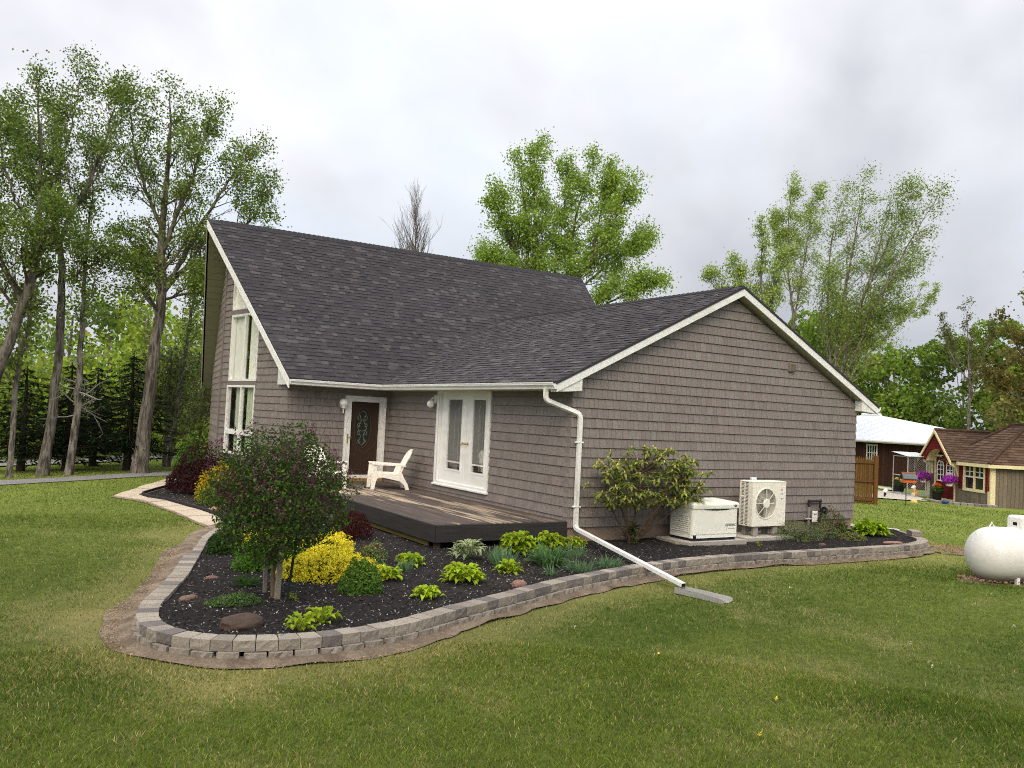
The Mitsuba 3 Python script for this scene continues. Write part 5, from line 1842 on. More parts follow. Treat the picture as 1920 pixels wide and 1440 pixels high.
PURPLE = S(178, 58, 190)
for i, (u_, lab) in enumerate(((2.62, 'purple flower basket hanging right of the red cottage door'), (5.05, 'purple flower basket hanging left of the red cottage door'))):
    k = thing('hanging_basket', lab, 'hanging basket', 'purple hanging baskets on the cottage')
    o_ = CC + CU * u_ + CN * 0.46
    rg = np.random.default_rng(60 + i)
    m = MB()
    lathe(m, [(0, 0), (0.15, 0.0), (0.22, 0.22), (0.20, 0.22), (0, 0.19)], 16, M=place(*(o_ + (0, 0, 0.78))), c=S(226, 220, 206))
    obj('pot', m, 'satin', k)
    m = MB()
    for a_ in (0, 2.1, 4.2):
        tube(m, [o_ + (0.2 * math.cos(a_), 0.2 * math.sin(a_), 1.0), o_ + (0, 0, 1.88)], 0.008, 3, S(90, 90, 88))
    obj('wires', m, 'satin', k)
    m = MB()
    leafball(m, o_ + (0, 0, 1.08), (0.36, 0.36, 0.26), 500, 0.11, tones(PURPLE, 500, rg, 0.5, 1.5, 0.2), rg)
    obj('flowers', m, 'leaf', k)
    m = MB()
    leafball(m, o_ + (0, 0, 1.04), (0.33, 0.33, 0.24), 200, 0.10, tones(S(70, 104, 44), 200, rg), rg)
    obj('foliage', m, 'leaf', k)


def pot(name, label, x, y, r, h, col, flowers, seed, green=S(64, 100, 40)):
    k = thing(name, label, 'flower pot')
    z = far_ground(x, y)
    rg = np.random.default_rng(seed)
    m = MB()
    lathe(m, [(0, 0), (r * 0.7, 0), (r, h), (r * 1.08, h), (r * 1.08, h * 0.9), (r * 0.85, h * 0.92), (0, h * 0.9)], 18, M=place(x, y, z), c=col)
    obj('pot', m, 'satin', k, smooth=35)
    m = MB()
    leafball(m, (x, y, z + h + 0.10), (r * 1.2, r * 1.2, 0.24), 260, 0.11, tones(green, 260, rg), rg)
    obj('foliage', m, 'leaf', k)
    m = MB()
    for dx, dz, c in flowers:
        leafball(m, (x + dx * 0.5, y - dx * 0.5, z + h + 0.24 + dz), (0.11, 0.11, 0.09), 60, 0.09, tones(c, 60, rg, 0.7, 1.3), rg)
    obj('flowers', m, 'leaf', k)


pot('flower_pot', 'black pot with orange and pink flowers by the red cottage door', *(CC + CU * 3.2 + CN * 0.75)[:2], 0.26, 0.42, S(26, 26, 28), ((-0.16, 0.05, S(226, 140, 160)), (0.12, 0.06, S(232, 130, 40)), (0.0, 0.12, S(220, 90, 40))), 70)
pot('flower_pot', 'black pot with white and yellow flowers left of the cottage', 33.6, 15.9, 0.36, 0.50, S(30, 32, 32), ((-0.1, 0.08, S(226, 220, 120)), (0.25, 0.0, S(236, 236, 232)), (-0.3, -0.02, S(210, 90, 90))), 71)

# dog figurine: sitting, tan with a white head
k = thing('dog_figurine', 'small tan sitting dog figurine with a white head beside the cottage', 'figurine')
x, y = 31.6, 13.6
z = far_ground(x, y) + 0.02
m = MB()
for c, r, col in (((0, 0, 0.16), (0.16, 0.13, 0.17), S(176, 140, 96)), ((-0.06, 0.02, 0.33), (0.11, 0.10, 0.15), S(186, 152, 110)), ((-0.10, 0.03, 0.50), (0.095, 0.09, 0.10), S(232, 226, 212)), ((-0.19, 0.06, 0.475), (0.06, 0.05, 0.045), S(232, 226, 212)), ((-0.14, -0.02, 0.12), (0.04, 0.04, 0.13), S(226, 214, 190)), ((-0.12, 0.09, 0.12), (0.04, 0.04, 0.13), S(226, 214, 190)), ((-0.06, -0.05, 0.52), (0.035, 0.03, 0.06), S(170, 130, 90)), ((-0.04, 0.10, 0.52), (0.035, 0.03, 0.06), S(170, 130, 90)), ((0.17, 0.02, 0.06), (0.10, 0.03, 0.03), S(176, 140, 96))):
    sp = trimesh.creation.icosphere(2, 1.0)
    m.add(np.array(sp.vertices) * r + np.array(c) + (x, y, z), sp.faces, col)
obj('dog_figurine', m, 'satin', k, smooth=True, whole=True)

k = thing('bird_feeder', 'orange wooden bird feeder with a grey roof on a thin iron pole', 'bird feeder')
fx, fy = 22.6, 8.25
z0 = far_ground(fx, fy)
m = MB()
tube(m, [(fx, fy, z0 - 0.1), (fx + 0.0, fy, 0.10)], 0.018, 6, S(50, 46, 44))
tube(m, bend([(fx, fy, 0.0), (fx - 0.02, fy, 0.0), (fx - 0.10, fy + 0.06, -0.10)], 0.02), 0.012, 5, S(50, 46, 44))
obj('pole', m, 'satin', k)
Mf = place(fx + 0.06, fy - 0.04, 0.08, math.radians(-32))
m = MB()
cbox(m, (-0.26, -0.16, 0.0), (0.26, 0.16, 0.035), 0.006, S(196, 92, 38), M=Mf)
box(m, (-0.26, -0.16, 0.035), (0.26, -0.145, 0.10), S(206, 98, 40), M=Mf)
box(m, (-0.20, -0.10, 0.035), (-0.185, 0.10, 0.26), S(196, 92, 38), M=Mf)
box(m, (0.185, -0.10, 0.035), (0.20, 0.10, 0.26), S(196, 92, 38), M=Mf)
obj('tray', m, 'satin', k)
m = MB()
for s in (-1, 1):
    v = [(-0.28, 0, 0.40), (0.28, 0, 0.40), (0.28, s * 0.22, 0.18), (-0.28, s * 0.22, 0.18)]
    v = np.vstack([v, np.array(v) - (0, 0, 0.02)])
    m.add(xf(v, Mf), [[0, 1, 2, 3], [4, 7, 6, 5], [2, 3, 7, 6], [0, 3, 7, 4], [1, 2, 6, 5]], S(92, 100, 104))
obj('roof', m, 'satin', k)
m = MB()
box(m, (-0.28, -0.03, 0.395), (0.28, 0.03, 0.42), S(206, 98, 40), M=Mf)
obj('ridge_strip', m, 'satin', k)
m = MB()
box(m, (-0.17, -0.09, 0.04), (0.17, 0.09, 0.20), S(176, 150, 110), M=Mf)
obj('seed_box', m, 'matte', k)

for i, (x, y, lab) in enumerate(((27.3, 12.4, 'white capped path light nearer the fence post'), (29.0, 13.5, 'white capped path light behind the nearer one'))):
    k = thing('path_light', lab, 'path light', 'path lights by the concrete path')
    z = far_ground(x, y)
    m = MB()
    tube(m, [(x, y, z), (x, y, z + 0.26)], 0.035, 6, S(30, 30, 30))
    obj('stake', m, 'satin', k)
    m = MB()
    lathe(m, [(0, 0), (0.09, 0.0), (0.10, 0.06), (0.05, 0.13), (0, 0.14)], 12, M=place(x, y, z + 0.25), c=S(226, 226, 222))
    obj('cap', m, 'satin', k, smooth=True)
k = thing('yellow_dome', 'half buried yellow dome on the lawn right of the bird feeder pole', 'garden ornament')
m = MB()
sp = trimesh.creation.icosphere(3, 1.0)
x, y = 25.96, 10.05
m.add(np.array(sp.vertices) * (0.15, 0.15, 0.14) + (x, y, far_ground(x, y)), sp.faces, S(206, 180, 96))
obj('yellow_dome', m, 'satin', k, smooth=True, whole=True)
k = thing('blue_bowl', 'blue bowl on the grass in front of the cottage', 'bowl')
m = MB()
x, y = 28.0, 9.85
lathe(m, [(0, 0.0), (0.10, 0.0), (0.18, 0.10), (0.165, 0.10), (0.09, 0.02), (0, 0.02)], 20, M=place(x, y, far_ground(x, y) + 0.03), c=S(56, 92, 190))
obj('blue_bowl', m, 'satin', k, smooth=35, whole=True)

k = thing('garden_path', 'pale concrete path in front of the cottage and fence', 'path', kind='structure')
PATH = Polygon([(22.5, 12.2), (25.5, 11.5), (26.76, 10.95), (28.4, 10.9), (28.9, 11.6), (30.3, 12.3), (32.6, 14.2), (33.2, 15.2), (35.0, 17.0), (33.8, 17.6), (30.7, 15.1), (27.0, 13.2), (23, 13.8)])
v, f = drape_poly(PATH, 0.05, 0.4)
obj('garden_path', MB().add(v, f), 'concrete', k, smooth=True, whole=True)
k = thing('far_slab', 'strip of concrete beside the brown barn', 'path', kind='structure')
v, f = drape_poly(Polygon([(42.0, 22.9), (38.0, 20.1), (36.85, 18.1), (40.6, 20.6)]), 0.06, 0.5)
obj('far_slab', MB().add(v, f), 'concrete', k, smooth=True, whole=True)
k = thing('cottage_edging', 'row of pale edging stones along the bed under the cottage window', 'edging')
PE = resample(smooth_line(np.array([(28.9, 11.3), (28.1, 10.2), (28.5, 9.6), (29.4, 9.0), (30.25, 8.8)])), 0.30)
for i in range(len(PE) - 1):
    a_, b_ = PE[i], PE[i + 1]
    dd = (b_ - a_) / np.linalg.norm(b_ - a_)
    m = MB()
    cbox(m, (0.01, -0.10, -0.1), (0.28, 0.10, 0.12), 0.02, t=(rng.random(), 0.3), M=frame((*a_, far_ground(*a_)), (*dd, 0), (-dd[1], dd[0], 0), (0, 0, 1)))
    obj('stone', m, 'block', k)

# ---------------------------------------------------------------- plants of the bed
def strap(mb, p, az_, length, width, rise, droop, c0_, c1_, fold=0.25, n=6, twist=0.0, shape='lance'):
    """One long leaf: an arched strip with a fold along its middle."""
    t = np.linspace(0, 1, n)
    h = np.array([math.cos(az_), math.sin(az_), 0])
    out = length * (t * math.cos(rise) + 0.0)
    up = length * (t * math.sin(rise) - droop * t ** 2.2)
    ctr = np.asarray(p) + h * out[:, None] + np.array([0, 0, 1.0]) * up[:, None]
    if shape == 'heart':
        w = width * np.sin(np.clip(t, 0, 1) ** 0.75 * math.pi) ** 0.8 * 0.5 + 0.002
        w[0] = 0.003
    elif shape == 'lance':
        w = width * np.sin(np.clip(t * 0.94 + 0.06, 0, 1) * math.pi) ** 0.9 * 0.5 + 0.0015
    else:
        w = width * (1 - t ** 3) * 0.5 + 0.0008
    sd = np.array([-h[1], h[0], 0])
    e = np.array([0, 0, 1.0]) * (w * fold)[:, None]
    v = np.stack([ctr - sd * w[:, None] + e, ctr, ctr + sd * w[:, None] + e], 1).reshape(-1, 3)
    i = np.arange(n - 1)[:, None] * 3
    f = np.vstack([i + [0, 1, 4, 3], i + [1, 2, 5, 4]])
    c = np.stack([c1_ * np.ones((n, 1)), c0_ * np.ones((n, 1)), c1_ * np.ones((n, 1))], 1).reshape(-1, 3)
    mb.add(v, f, c)


def hosta(label, x, y, r, h, n, col, seed, edge=None, parts=False, group=None, cat='hosta', lw=0.44):
    k = thing('hosta', label, cat, group)
    rg = np.random.default_rng(seed)
    z = float(mulch_z(np.array([x]), np.array([y]))[0]) if y < 0.5 else -0.27
    m = MB()
    for i in range(int(n * (1.5 if parts else 2.8))):
        lay = rg.random()
        a = rg.random() * 2 * np.pi
        st = r * rg.uniform(0.05, 0.75) * (1 - 0.45 * lay)
        bx, by = x + st * math.cos(a), y + st * math.sin(a)
        ln = r * rg.uniform(0.34, 0.60)
        c = np.asarray(col) * rg.uniform(0.7, 1.25) * (1 + rg.normal(0, 0.05, 3))
        e = c if edge is None else np.asarray(edge) * rg.uniform(0.8, 1.1)
        strap(m, (bx, by, z + h * (0.10 + 0.70 * lay)), a + rg.normal(0, 0.35), ln, ln * rg.uniform(lw * 0.85, lw * 1.25), rg.uniform(0.45, 1.25), rg.uniform(0.35, 0.85), c, e, fold=rg.uniform(0.2, 0.7), shape='heart')
        if parts:
            obj('leaf', m, 'leaf', k, smooth=True)
            m = MB()
    if not parts:
        obj('foliage', m, 'leaf', k, smooth=True)
    m = MB()
    for i in range(9):
        a = i * 0.7
        tube(m, [(x, y, z - 0.02), (x + 0.25 * r * math.cos(a), y + 0.25 * r * math.sin(a), z + h * 0.5)], 0.006, 4, np.asarray(col) * 0.7)
    obj('stems', m, 'matte', k)


HG = 'chartreuse hostas in the mulch bed'
LIME = np.array([0.34, 0.46, 0.035])
hosta('left of the two chartreuse hostas closest to the front curve of the wall', -6.15, -4.10, 0.21, 0.17, 40, LIME, 81, parts=True)
hosta('right of the two chartreuse hostas closest to the front curve of the wall', -5.83, -3.82, 0.22, 0.16, 40, LIME, 82, parts=True)
hosta('chartreuse hosta touching the right side of the dark green mound', -4.30, -1.96, 0.25, 0.15, 46, LIME, 83)
hosta('chartreuse hosta left of the deck corner, behind a small blue grass tuft', -3.52, -1.02, 0.26, 0.15, 46, LIME, 84)
hosta('small chartreuse hosta alone in the mulch right of the dark green mound', -4.28, -3.10, 0.23, 0.13, 34, LIME * 1.05, 85)
hosta('large chartreuse hosta in front of the variegated hosta', -3.42, -2.42, 0.33, 0.21, 80, LIME * 1.05, 86)
hosta('chartreuse hosta growing among grey green blades in the middle of the bed', -2.45, -2.02, 0.25, 0.16, 40, LIME * 0.95, 87)
hosta('big chartreuse hosta against the dark deck front', -1.55, -0.82, 0.38, 0.34, 80, LIME * 0.92, 88)
hosta('chartreuse hosta against the deck front near the downspout', -0.80, -0.62, 0.34, 0.30, 60, LIME * 0.90, 89)
hosta('smaller chartreuse hosta at the house corner by the downspout', -0.28, -0.62, 0.27, 0.20, 40, LIME * 0.85, 90)
hosta('variegated hosta with white edged leaves in front of the deck corner', -2.52, -0.92, 0.38, 0.30, 70, np.array([0.085, 0.18, 0.04]), 91, edge=np.array([0.62, 0.66, 0.40]), parts=True, lw=0.26)
hosta('low bright green hosta at the right end of the bed', 7.50, -0.80, 0.44, 0.26, 130, np.array([0.30, 0.46, 0.03]), 92)
hosta('small dark leaved hosta beside the house corner downspout', 6.95, -0.45, 0.25, 0.20, 40, np.array([0.06, 0.13, 0.02]), 93)


def clump(name, label, cat, x, y, r, h, n, col, seed, width=0.014, lean=0.6, group=None, droop=0.5):
    k = thing(name, label, cat, group)
    rg = np.random.default_rng(seed)
    z = float(mulch_z(np.array([x]), np.array([y]))[0])
    m = MB()
    for i in range(n):
        a = rg.random() * 2 * np.pi
        st = r * 0.45 * math.sqrt(rg.random())
        b = a + rg.normal(0, 0.8)
        c = np.asarray(col) * rg.uniform(0.6, 1.4)
        strap(m, (x + st * math.cos(b), y + st * math.sin(b), z - 0.01), a, h * rg.uniform(0.7, 1.35), width * rg.uniform(0.7, 1.3), rg.uniform(lean, 1.5), droop * rg.uniform(0.3, 1.2), c, c, fold=0.35, shape='blade', n=6)
    obj('foliage', m, 'leaf', k, smooth=True, whole=False)


BLUEG, DAYG = np.array([0.13, 0.22, 0.11]), np.array([0.115, 0.22, 0.08])
clump('daylily', 'large daylily clump of arching green blades in front of the deck', 'daylily', -1.52, -1.66, 0.40, 0.44, 240, DAYG, 100, width=0.020, lean=0.5, droop=0.6)
clump('iris_tuft', 'grey green iris blades over a hosta in the middle of the bed', 'iris', -2.35, -1.72, 0.28, 0.34, 110, BLUEG * 1.1, 101, width=0.017, lean=0.9, droop=0.25)
clump('iris_tuft', 'blue green iris tuft right of the variegated hosta', 'iris', -2.22, -1.30, 0.24, 0.26, 90, BLUEG, 102, width=0.015, lean=0.9, droop=0.2)
clump('iris_tuft', 'small blue green tuft between two chartreuse hostas left of the deck corner', 'iris', -3.80, -1.48, 0.17, 0.20, 70, BLUEG, 103, width=0.013, lean=0.8, droop=0.3)
clump('grass_tuft', 'thin green blades left of the downspout, close to the wall', 'grass tuft', -1.42, -2.30, 0.36, 0.24, 170, BLUEG * 0.9, 104, width=0.010, lean=0.5, group=None)
clump('grass_tuft', 'thin green blades under the downspout, close to the wall', 'grass tuft', -0.72, -2.08, 0.38, 0.22, 170, BLUEG, 105, width=0.010, lean=0.5)
clump('grass_tuft', 'thin green blades between the daylily and the downspout', 'grass tuft', -0.72, -1.25, 0.32, 0.26, 110, BLUEG, 106, width=0.010, lean=0.5)
clump('grass_tuft', 'small sparse tuft in front of the daylily clump', 'grass tuft', -1.98, -2.38, 0.18, 0.18, 50, BLUEG, 107, width=0.010, lean=0.7)
clump('leafy_tuft', 'small leafy green tuft left of the lilac stakes', 'plant', -6.10, -1.92, 0.17, 0.20, 60, np.array([0.06, 0.13, 0.035]), 108, width=0.028, lean=0.4, droop=0.5)


def lumpy(p, amp, freq, seed):
    return 1 + amp * (meshkit.fbm(np.asarray(p) * freq, 3, seed) - 0.5) * 2


def mound(name, label, cat, x, y, rx, ry, h, n, size, cols, seed, z=None, stems=True, lump=0.35, freq=3.2, aspect=0.6, low=0.0, inner=0.35, stemcol=None, dark=0.35):
    """A bush: leaves on and in a lumpy dome, with woody stems inside."""
    k = thing(name, label, cat)
    rg = np.random.default_rng(seed)
    z = (float(mulch_z(np.array([x]), np.array([y]))[0]) if z is None else z)
    d = rg.normal(0, 1, (n, 3)); d /= np.linalg.norm(d, axis=1, keepdims=True)
    d[:, 2] = np.abs(d[:, 2]) * (1 - low) + low * d[:, 2]
    rr = np.where(rg.random(n) < inner, rg.uniform(0.35, 1.0, n), rg.uniform(0.86, 1.03, n)) * lumpy(d * 1.0 + (x, y, 0), lump, freq, seed)
    c0_ = np.array([x, y, z + low * h * 0.5])
    p = c0_ + d * rr[:, None] * np.array([rx, ry, h * (1 - 0.5 * low)])
    p[:, 2] = np.maximum(p[:, 2], z + 0.01)
    cols = np.atleast_2d(np.asarray(cols, float))
    pick = rg.integers(0, len(cols), n)
    c = cols[pick] * rg.uniform(0.65, 1.35, (n, 1)) * (1 + rg.normal(0, 0.06, (n, 3)))
    m = MB()
    leaves(m, p, size, c, rg, d, aspect)
    obj('foliage', m, 'leaf', k)
    if stems:
        m = MB()
        for i in range(14):
            a = rg.random() * 2 * np.pi
            e = c0_ + np.array([rx * 0.7 * math.cos(a), ry * 0.7 * math.sin(a), h * rg.uniform(0.45, 0.8)])
            s = np.array([x + 0.08 * rx * math.cos(a), y + 0.08 * ry * math.sin(a), z - 0.02])
            tube(m, [s, (s + e) / 2 + (0, 0, 0.06 * h), e], [0.012, 0.008, 0.003], 4, S(58, 48, 40) if stemcol is None else stemcol)
        obj('stems', m, 'matte', k)
    return k


YEL = [(0.80, 0.68, 0.03), (0.86, 0.77, 0.06), (0.66, 0.55, 0.02), (0.44, 0.46, 0.04)]


def flower_mound(label, parts_, seed, n_each):
    """Yellow cushion: many small flower heads on lobes."""
    k = thing('yellow_cushion', label, 'flowers')
    rg = np.random.default_rng(seed)
    m, g = MB(), MB()
    for (x, y, rx, ry, h) in parts_:
        z = float(mulch_z(np.array([x]), np.array([y]))[0])
        n = int(n_each * rx * ry * 25)
        d = rg.normal(0, 1, (n, 3)); d /= np.linalg.norm(d, axis=1, keepdims=True); d[:, 2] = np.abs(d[:, 2])
        rr = lumpy(d + (x, y, 0), 0.30, 4.2, seed) * rg.uniform(0.90, 1.03, n)
        ctr = np.array([x, y, z]) + d * rr[:, None] * (rx, ry, h)
        kk = 9
        off = rg.normal(0, 0.016, (n, kk, 3))
        p = (ctr[:, None] + off).reshape(-1, 3)
        cols = np.array(YEL)[rg.choice(4, len(p), p=[0.42, 0.33, 0.17, 0.08])] * np.repeat(rg.uniform(0.75, 1.15, (n, 1)), kk, 0)
        leaves(m, p, 0.021, cols, rg, np.repeat(d, kk, 0), 0.9)
        q = np.array([x, y, z]) + d * (rr * rg.uniform(0.5, 0.9, n))[:, None] * (rx, ry, h)
        leaves(g, q, 0.05, tones((0.06, 0.11, 0.02), n, rg), rg, d, 0.4)
    obj('flowers', m, 'matte', k)
    obj('foliage', g, 'leaf', k)


flower_mound('bright yellow flowering cushion closer to the wall, beside the dark green mound', [(-4.96, -1.66, 0.46, 0.38, 0.38), (-4.66, -1.84, 0.34, 0.30, 0.28), (-5.26, -1.50, 0.34, 0.28, 0.31)], 110, 210)
flower_mound('bright yellow flowering cushion farther back, partly behind the lilac', [(-4.46, -0.10, 0.34, 0.30, 0.34), (-4.22, 0.22, 0.30, 0.28, 0.32), (-4.95, 0.15, 0.36, 0.30, 0.30), (-5.30, 0.60, 0.34, 0.3, 0.34)], 111, 170)
GRN = [(0.10, 0.20, 0.035), (0.13, 0.25, 0.05), (0.07, 0.155, 0.028)]
mound('green_mound', 'dense dark green leafy mound in front of the yellow cushion', 'plant', -4.92, -2.62, 0.27, 0.25, 0.40, 2300, 0.055, GRN, 112, aspect=0.34, lump=0.22)
mound('green_mound', 'glossy green mound behind the left lilac stake', 'plant', -5.72, -0.72, 0.26, 0.24, 0.40, 1600, 0.060, [(0.10, 0.22, 0.03), (0.13, 0.26, 0.045), (0.07, 0.16, 0.03)], 113, aspect=0.4, lump=0.25)
mound('green_mound', 'dark green leafy mound hidden behind the lilac trunk', 'plant', -5.30, -0.90, 0.26, 0.24, 0.38, 1300, 0.055, GRN, 114, aspect=0.4)
mound('green_mound', 'dark leafy plant by the start of the block wall, behind the lilac', 'plant', -5.75, 0.55, 0.28, 0.26, 0.34, 1100, 0.06, [(0.03, 0.065, 0.018), (0.045, 0.09, 0.02)], 115, aspect=0.5)
mound('creeping_cushion', 'low grey green creeping cushion behind the big flat stone', 'ground cover', -6.45, -2.78, 0.30, 0.13, 0.12, 2400, 0.024, [(0.105, 0.180, 0.068), (0.075, 0.150, 0.045), (0.135, 0.210, 0.075)], 116, stems=False, lump=0.3)
mound('sedum', 'green and rusty sedum tuft left of the deck corner', 'sedum', -3.95, -0.62, 0.22, 0.20, 0.26, 900, 0.032, [(0.120, 0.225, 0.060), (0.090, 0.180, 0.045), (0.390, 0.255, 0.090)], 117, lump=0.5)
mound('sedum', 'small green sprig between the yellow cushion and the sedum', 'sedum', -4.10, -1.05, 0.18, 0.13, 0.12, 350, 0.03, [(0.105, 0.210, 0.075), (0.135, 0.240, 0.090)], 118, lump=0.5, stems=False)
MAR = [(0.040, 0.017, 0.020), (0.054, 0.022, 0.026), (0.030, 0.013, 0.016), (0.07, 0.026, 0.028)]
mound('barberry', 'large dark maroon barberry shrub at the window wall', 'shrub', -4.28, 9.15, 0.86, 0.70, 1.12, 9000, 0.055, MAR, 119, z=-0.28, lump=0.28, freq=2.0, low=0.15)
mound('barberry', 'small dark red barberry beside the deck edge', 'shrub', -3.42, 1.55, 0.36, 0.33, 0.43, 3600, 0.030, [(0.060, 0.014, 0.016), (0.085, 0.020, 0.020), (0.035, 0.010, 0.012)], 120, z=-0.26, lump=0.25)
mound('spirea', 'yellow and orange leaved spirea between the barberry and the lilac', 'shrub', -4.30, 7.25, 0.50, 0.46, 0.82, 4200, 0.050, [(0.55, 0.42, 0.02), (0.50, 0.36, 0.02), (0.42, 0.20, 0.03), (0.20, 0.25, 0.03), (0.52, 0.45, 0.04)], 121, z=-0.27, lump=0.3, freq=2.4, low=0.1)
mound('spirea_skirt', 'green foliage under the yellow spirea', 'shrub', -4.42, 6.72, 0.46, 0.40, 0.42, 1800, 0.05, [(0.105, 0.195, 0.030), (0.075, 0.150, 0.030), (0.210, 0.240, 0.045)], 122, z=-0.27, lump=0.3)
mound('arborvitae', 'round bright green evergreen behind the maroon barberry', 'shrub', -3.95, 12.1, 0.46, 0.46, 1.20, 3600, 0.06, [(0.06, 0.15, 0.02), (0.08, 0.19, 0.03)], 123, z=-0.30, lump=0.15, low=0.2)
mound('catmint', 'grey green bushy catmint with faded flowers right of the fan unit', 'plant', 5.10, -0.78, 0.62, 0.42, 0.34, 3600, 0.034, [(0.112, 0.188, 0.068), (0.090, 0.165, 0.060), (0.150, 0.225, 0.090), (0.300, 0.225, 0.180)], 124, lump=0.5, freq=3.5, aspect=0.4)
mound('catmint', 'grey green catmint between the gas regulator and the reddish shrub', 'plant', 5.98, -0.72, 0.46, 0.34, 0.27, 1800, 0.034, [(0.112, 0.188, 0.068), (0.090, 0.165, 0.060), (0.300, 0.240, 0.150)], 125, lump=0.5, aspect=0.4)
mound('reddish_shrub', 'green shrub with reddish new tips at the right end of the gable wall', 'shrub', 6.58, -0.50, 0.34, 0.30, 0.52, 1500, 0.040, [(0.075, 0.150, 0.045), (0.090, 0.180, 0.045), (0.225, 0.083, 0.068)], 126, lump=0.5, freq=3)
mound('dry_sedum', 'low tuft with rusty tips in front of the reddish shrub', 'sedum', 6.45, -1.12, 0.32, 0.24, 0.16, 900, 0.032, [(0.120, 0.210, 0.060), (0.360, 0.255, 0.120), (0.150, 0.225, 0.075)], 127, lump=0.5)
for i, (x, y, lab) in enumerate(((3.62, -1.15, 'tiny yellow green sprout right of the generator slab'), (5.0, -1.10, 'tiny yellow green sprout in front of the fan unit pad'), (-5.80, -2.72, 'tiny sprout at the foot of the lilac stakes'))):
    mound('sprout', lab, 'seedling', x, y, 0.07, 0.06, 0.09, 60, 0.04, [(0.22, 0.26, 0.05), (0.16, 0.2, 0.03)], 128 + i, stems=False)

# ---- the lilac on a short trunk
LIL = thing('lilac', 'lilac bush with dark purple buds on a short trunk between stakes', 'lilac')
rg = np.random.default_rng(140)
lx, ly = -5.97, -2.56
m = MB()
tw = MB()
tips = []
for i in range(8):
    a = i * 0.785 + rg.normal(0, 0.2)
    e = np.array([lx + 0.45 * math.cos(a), ly + 0.45 * math.sin(a), 0.55 + rg.uniform(0, 0.5)])
    p = np.array([lx, ly, 0.12])
    pts = [p, p * 0.6 + e * 0.4 + (0, 0, -0.03), e]
    tube(m, pts, [0.022, 0.014, 0.007], 5, S(84, 74, 62))
    for j in range(9):
        s = pts[1] * 0.4 + e * 0.6 + rg.normal(0, 0.10, 3)
        q = s + rg.normal(0, 0.26, 3) + (0, 0, 0.15)
        tube(tw, [s, q], [0.006, 0.002], 3, S(70, 60, 52))
tube(m, [(lx + 0.01, ly, -0.32), (lx - 0.01, ly + 0.01, 0.0), (lx, ly, 0.20)], [0.034, 0.028, 0.03], 8, S(98, 86, 72))
obj('trunk', m, 'matte', LIL)
obj('twigs', tw, 'matte', LIL)
n = 18000
d = rg.normal(0, 1, (n, 3)); d /= np.linalg.norm(d, axis=1, keepdims=True)
rr = np.where(rg.random(n) < 0.55, rg.uniform(0.25, 1.0, n) ** 0.7, rg.uniform(0.88, 1.06, n)) * lumpy(d + 5, 0.42, 2.3, 141)
p = np.array([lx + 0.03, ly, 0.80]) + d * rr[:, None] * (0.73, 0.68, 0.80)
p = p[p[:, 2] > 0.10 + 0.62 * np.abs((p[:, 0] - lx) * 0.85 - (p[:, 1] - ly) * 0.53) ** 1.2]
n = len(p)
c = np.array([(0.040, 0.080, 0.018), (0.060, 0.120, 0.025), (0.11, 0.19, 0.038), (0.085, 0.045, 0.055)])[rg.choice(4, n, p=[0.42, 0.30, 0.14, 0.14])] * rg.uniform(0.7, 1.3, (n, 1))
m = MB()
leaves(m, p, 0.040, c, rg, p - (lx, ly, 0.7), 0.62)
sh = []
for i in range(40):                                      # long shoots that leave the outline ragged
    a, b = rg.random() * 2 * np.pi, rg.uniform(0.15, 1.2)
    dd = np.array([math.cos(a) * math.cos(b), math.sin(a) * math.cos(b), math.sin(b)])
    s0 = np.array([lx, ly, 0.80]) + dd * (0.60, 0.56, 0.68)
    e0 = s0 + dd * rg.uniform(0.12, 0.34) + (0, 0, 0.06)
    sh.append((s0, e0))
    t = rg.uniform(0, 1, (38, 1))
    leaves(m, s0 * (1 - t) + e0 * t + rg.normal(0, 0.028, (38, 3)), 0.036, tones((0.055, 0.105, 0.02), 38, rg), rg)
obj('foliage', m, 'leaf', LIL)
m = MB()
for s0, e0 in sh:
    tube(m, [s0, e0], [0.004, 0.002], 3, S(70, 60, 52))
obj('shoots', m, 'matte', LIL)
m = MB()
heads = [e0 for s0, e0 in sh]
for i in range(210):
    dd = rg.normal(0, 1, 3); dd /= np.linalg.norm(dd); dd[2] = abs(dd[2]) * 0.9 - 0.15
    heads.append(np.array([lx, ly, 0.80]) + dd * (0.73, 0.69, 0.82) * rg.uniform(0.86, 1.02))
for q in heads:
    kq = int(rg.integers(20, 46))
    t = rg.uniform(0, 1, (kq, 1))
    pp = q + np.array([0, 0, 0.11]) * t + rg.normal(0, 0.030, (kq, 3)) * (1.1 - t)
    leaves(m, pp, 0.017, tones((0.16, 0.045, 0.11), kq, rg, 0.5, 1.5), rg, None, 0.8)
obj('buds', m, 'leaf', LIL)
STG = 'stakes around the lilac'


def stake(label, x, y, h, w, col, name='garden_stake', lean=(0.0, 0.0)):
    k = thing(name, label, 'stake')
    m = MB()
    v = np.array([[sx_ * w, sy_ * w * 0.8, 0] for sx_, sy_ in ((-1, -1), (1, -1), (1, 1), (-1, 1))])
    zz = np.linspace(-0.35, h, 8)
    rg_ = np.random.default_rng(int(abs(x * 1000)))
    P = np.vstack([v + (x + lean[0] * (z + 0.3), y + lean[1] * (z + 0.3), z) + np.r_[rg_.normal(0, w * 0.12, 2), 0] for z in zz])
    f = [[i * 4 + j, i * 4 + (j + 1) % 4, i * 4 + 4 + (j + 1) % 4, i * 4 + 4 + j] for i in range(7) for j in range(4)] + [[28, 29, 30, 31]]
    m.add(P, f, col)
    obj(name, m, 'matte', k, whole=True)


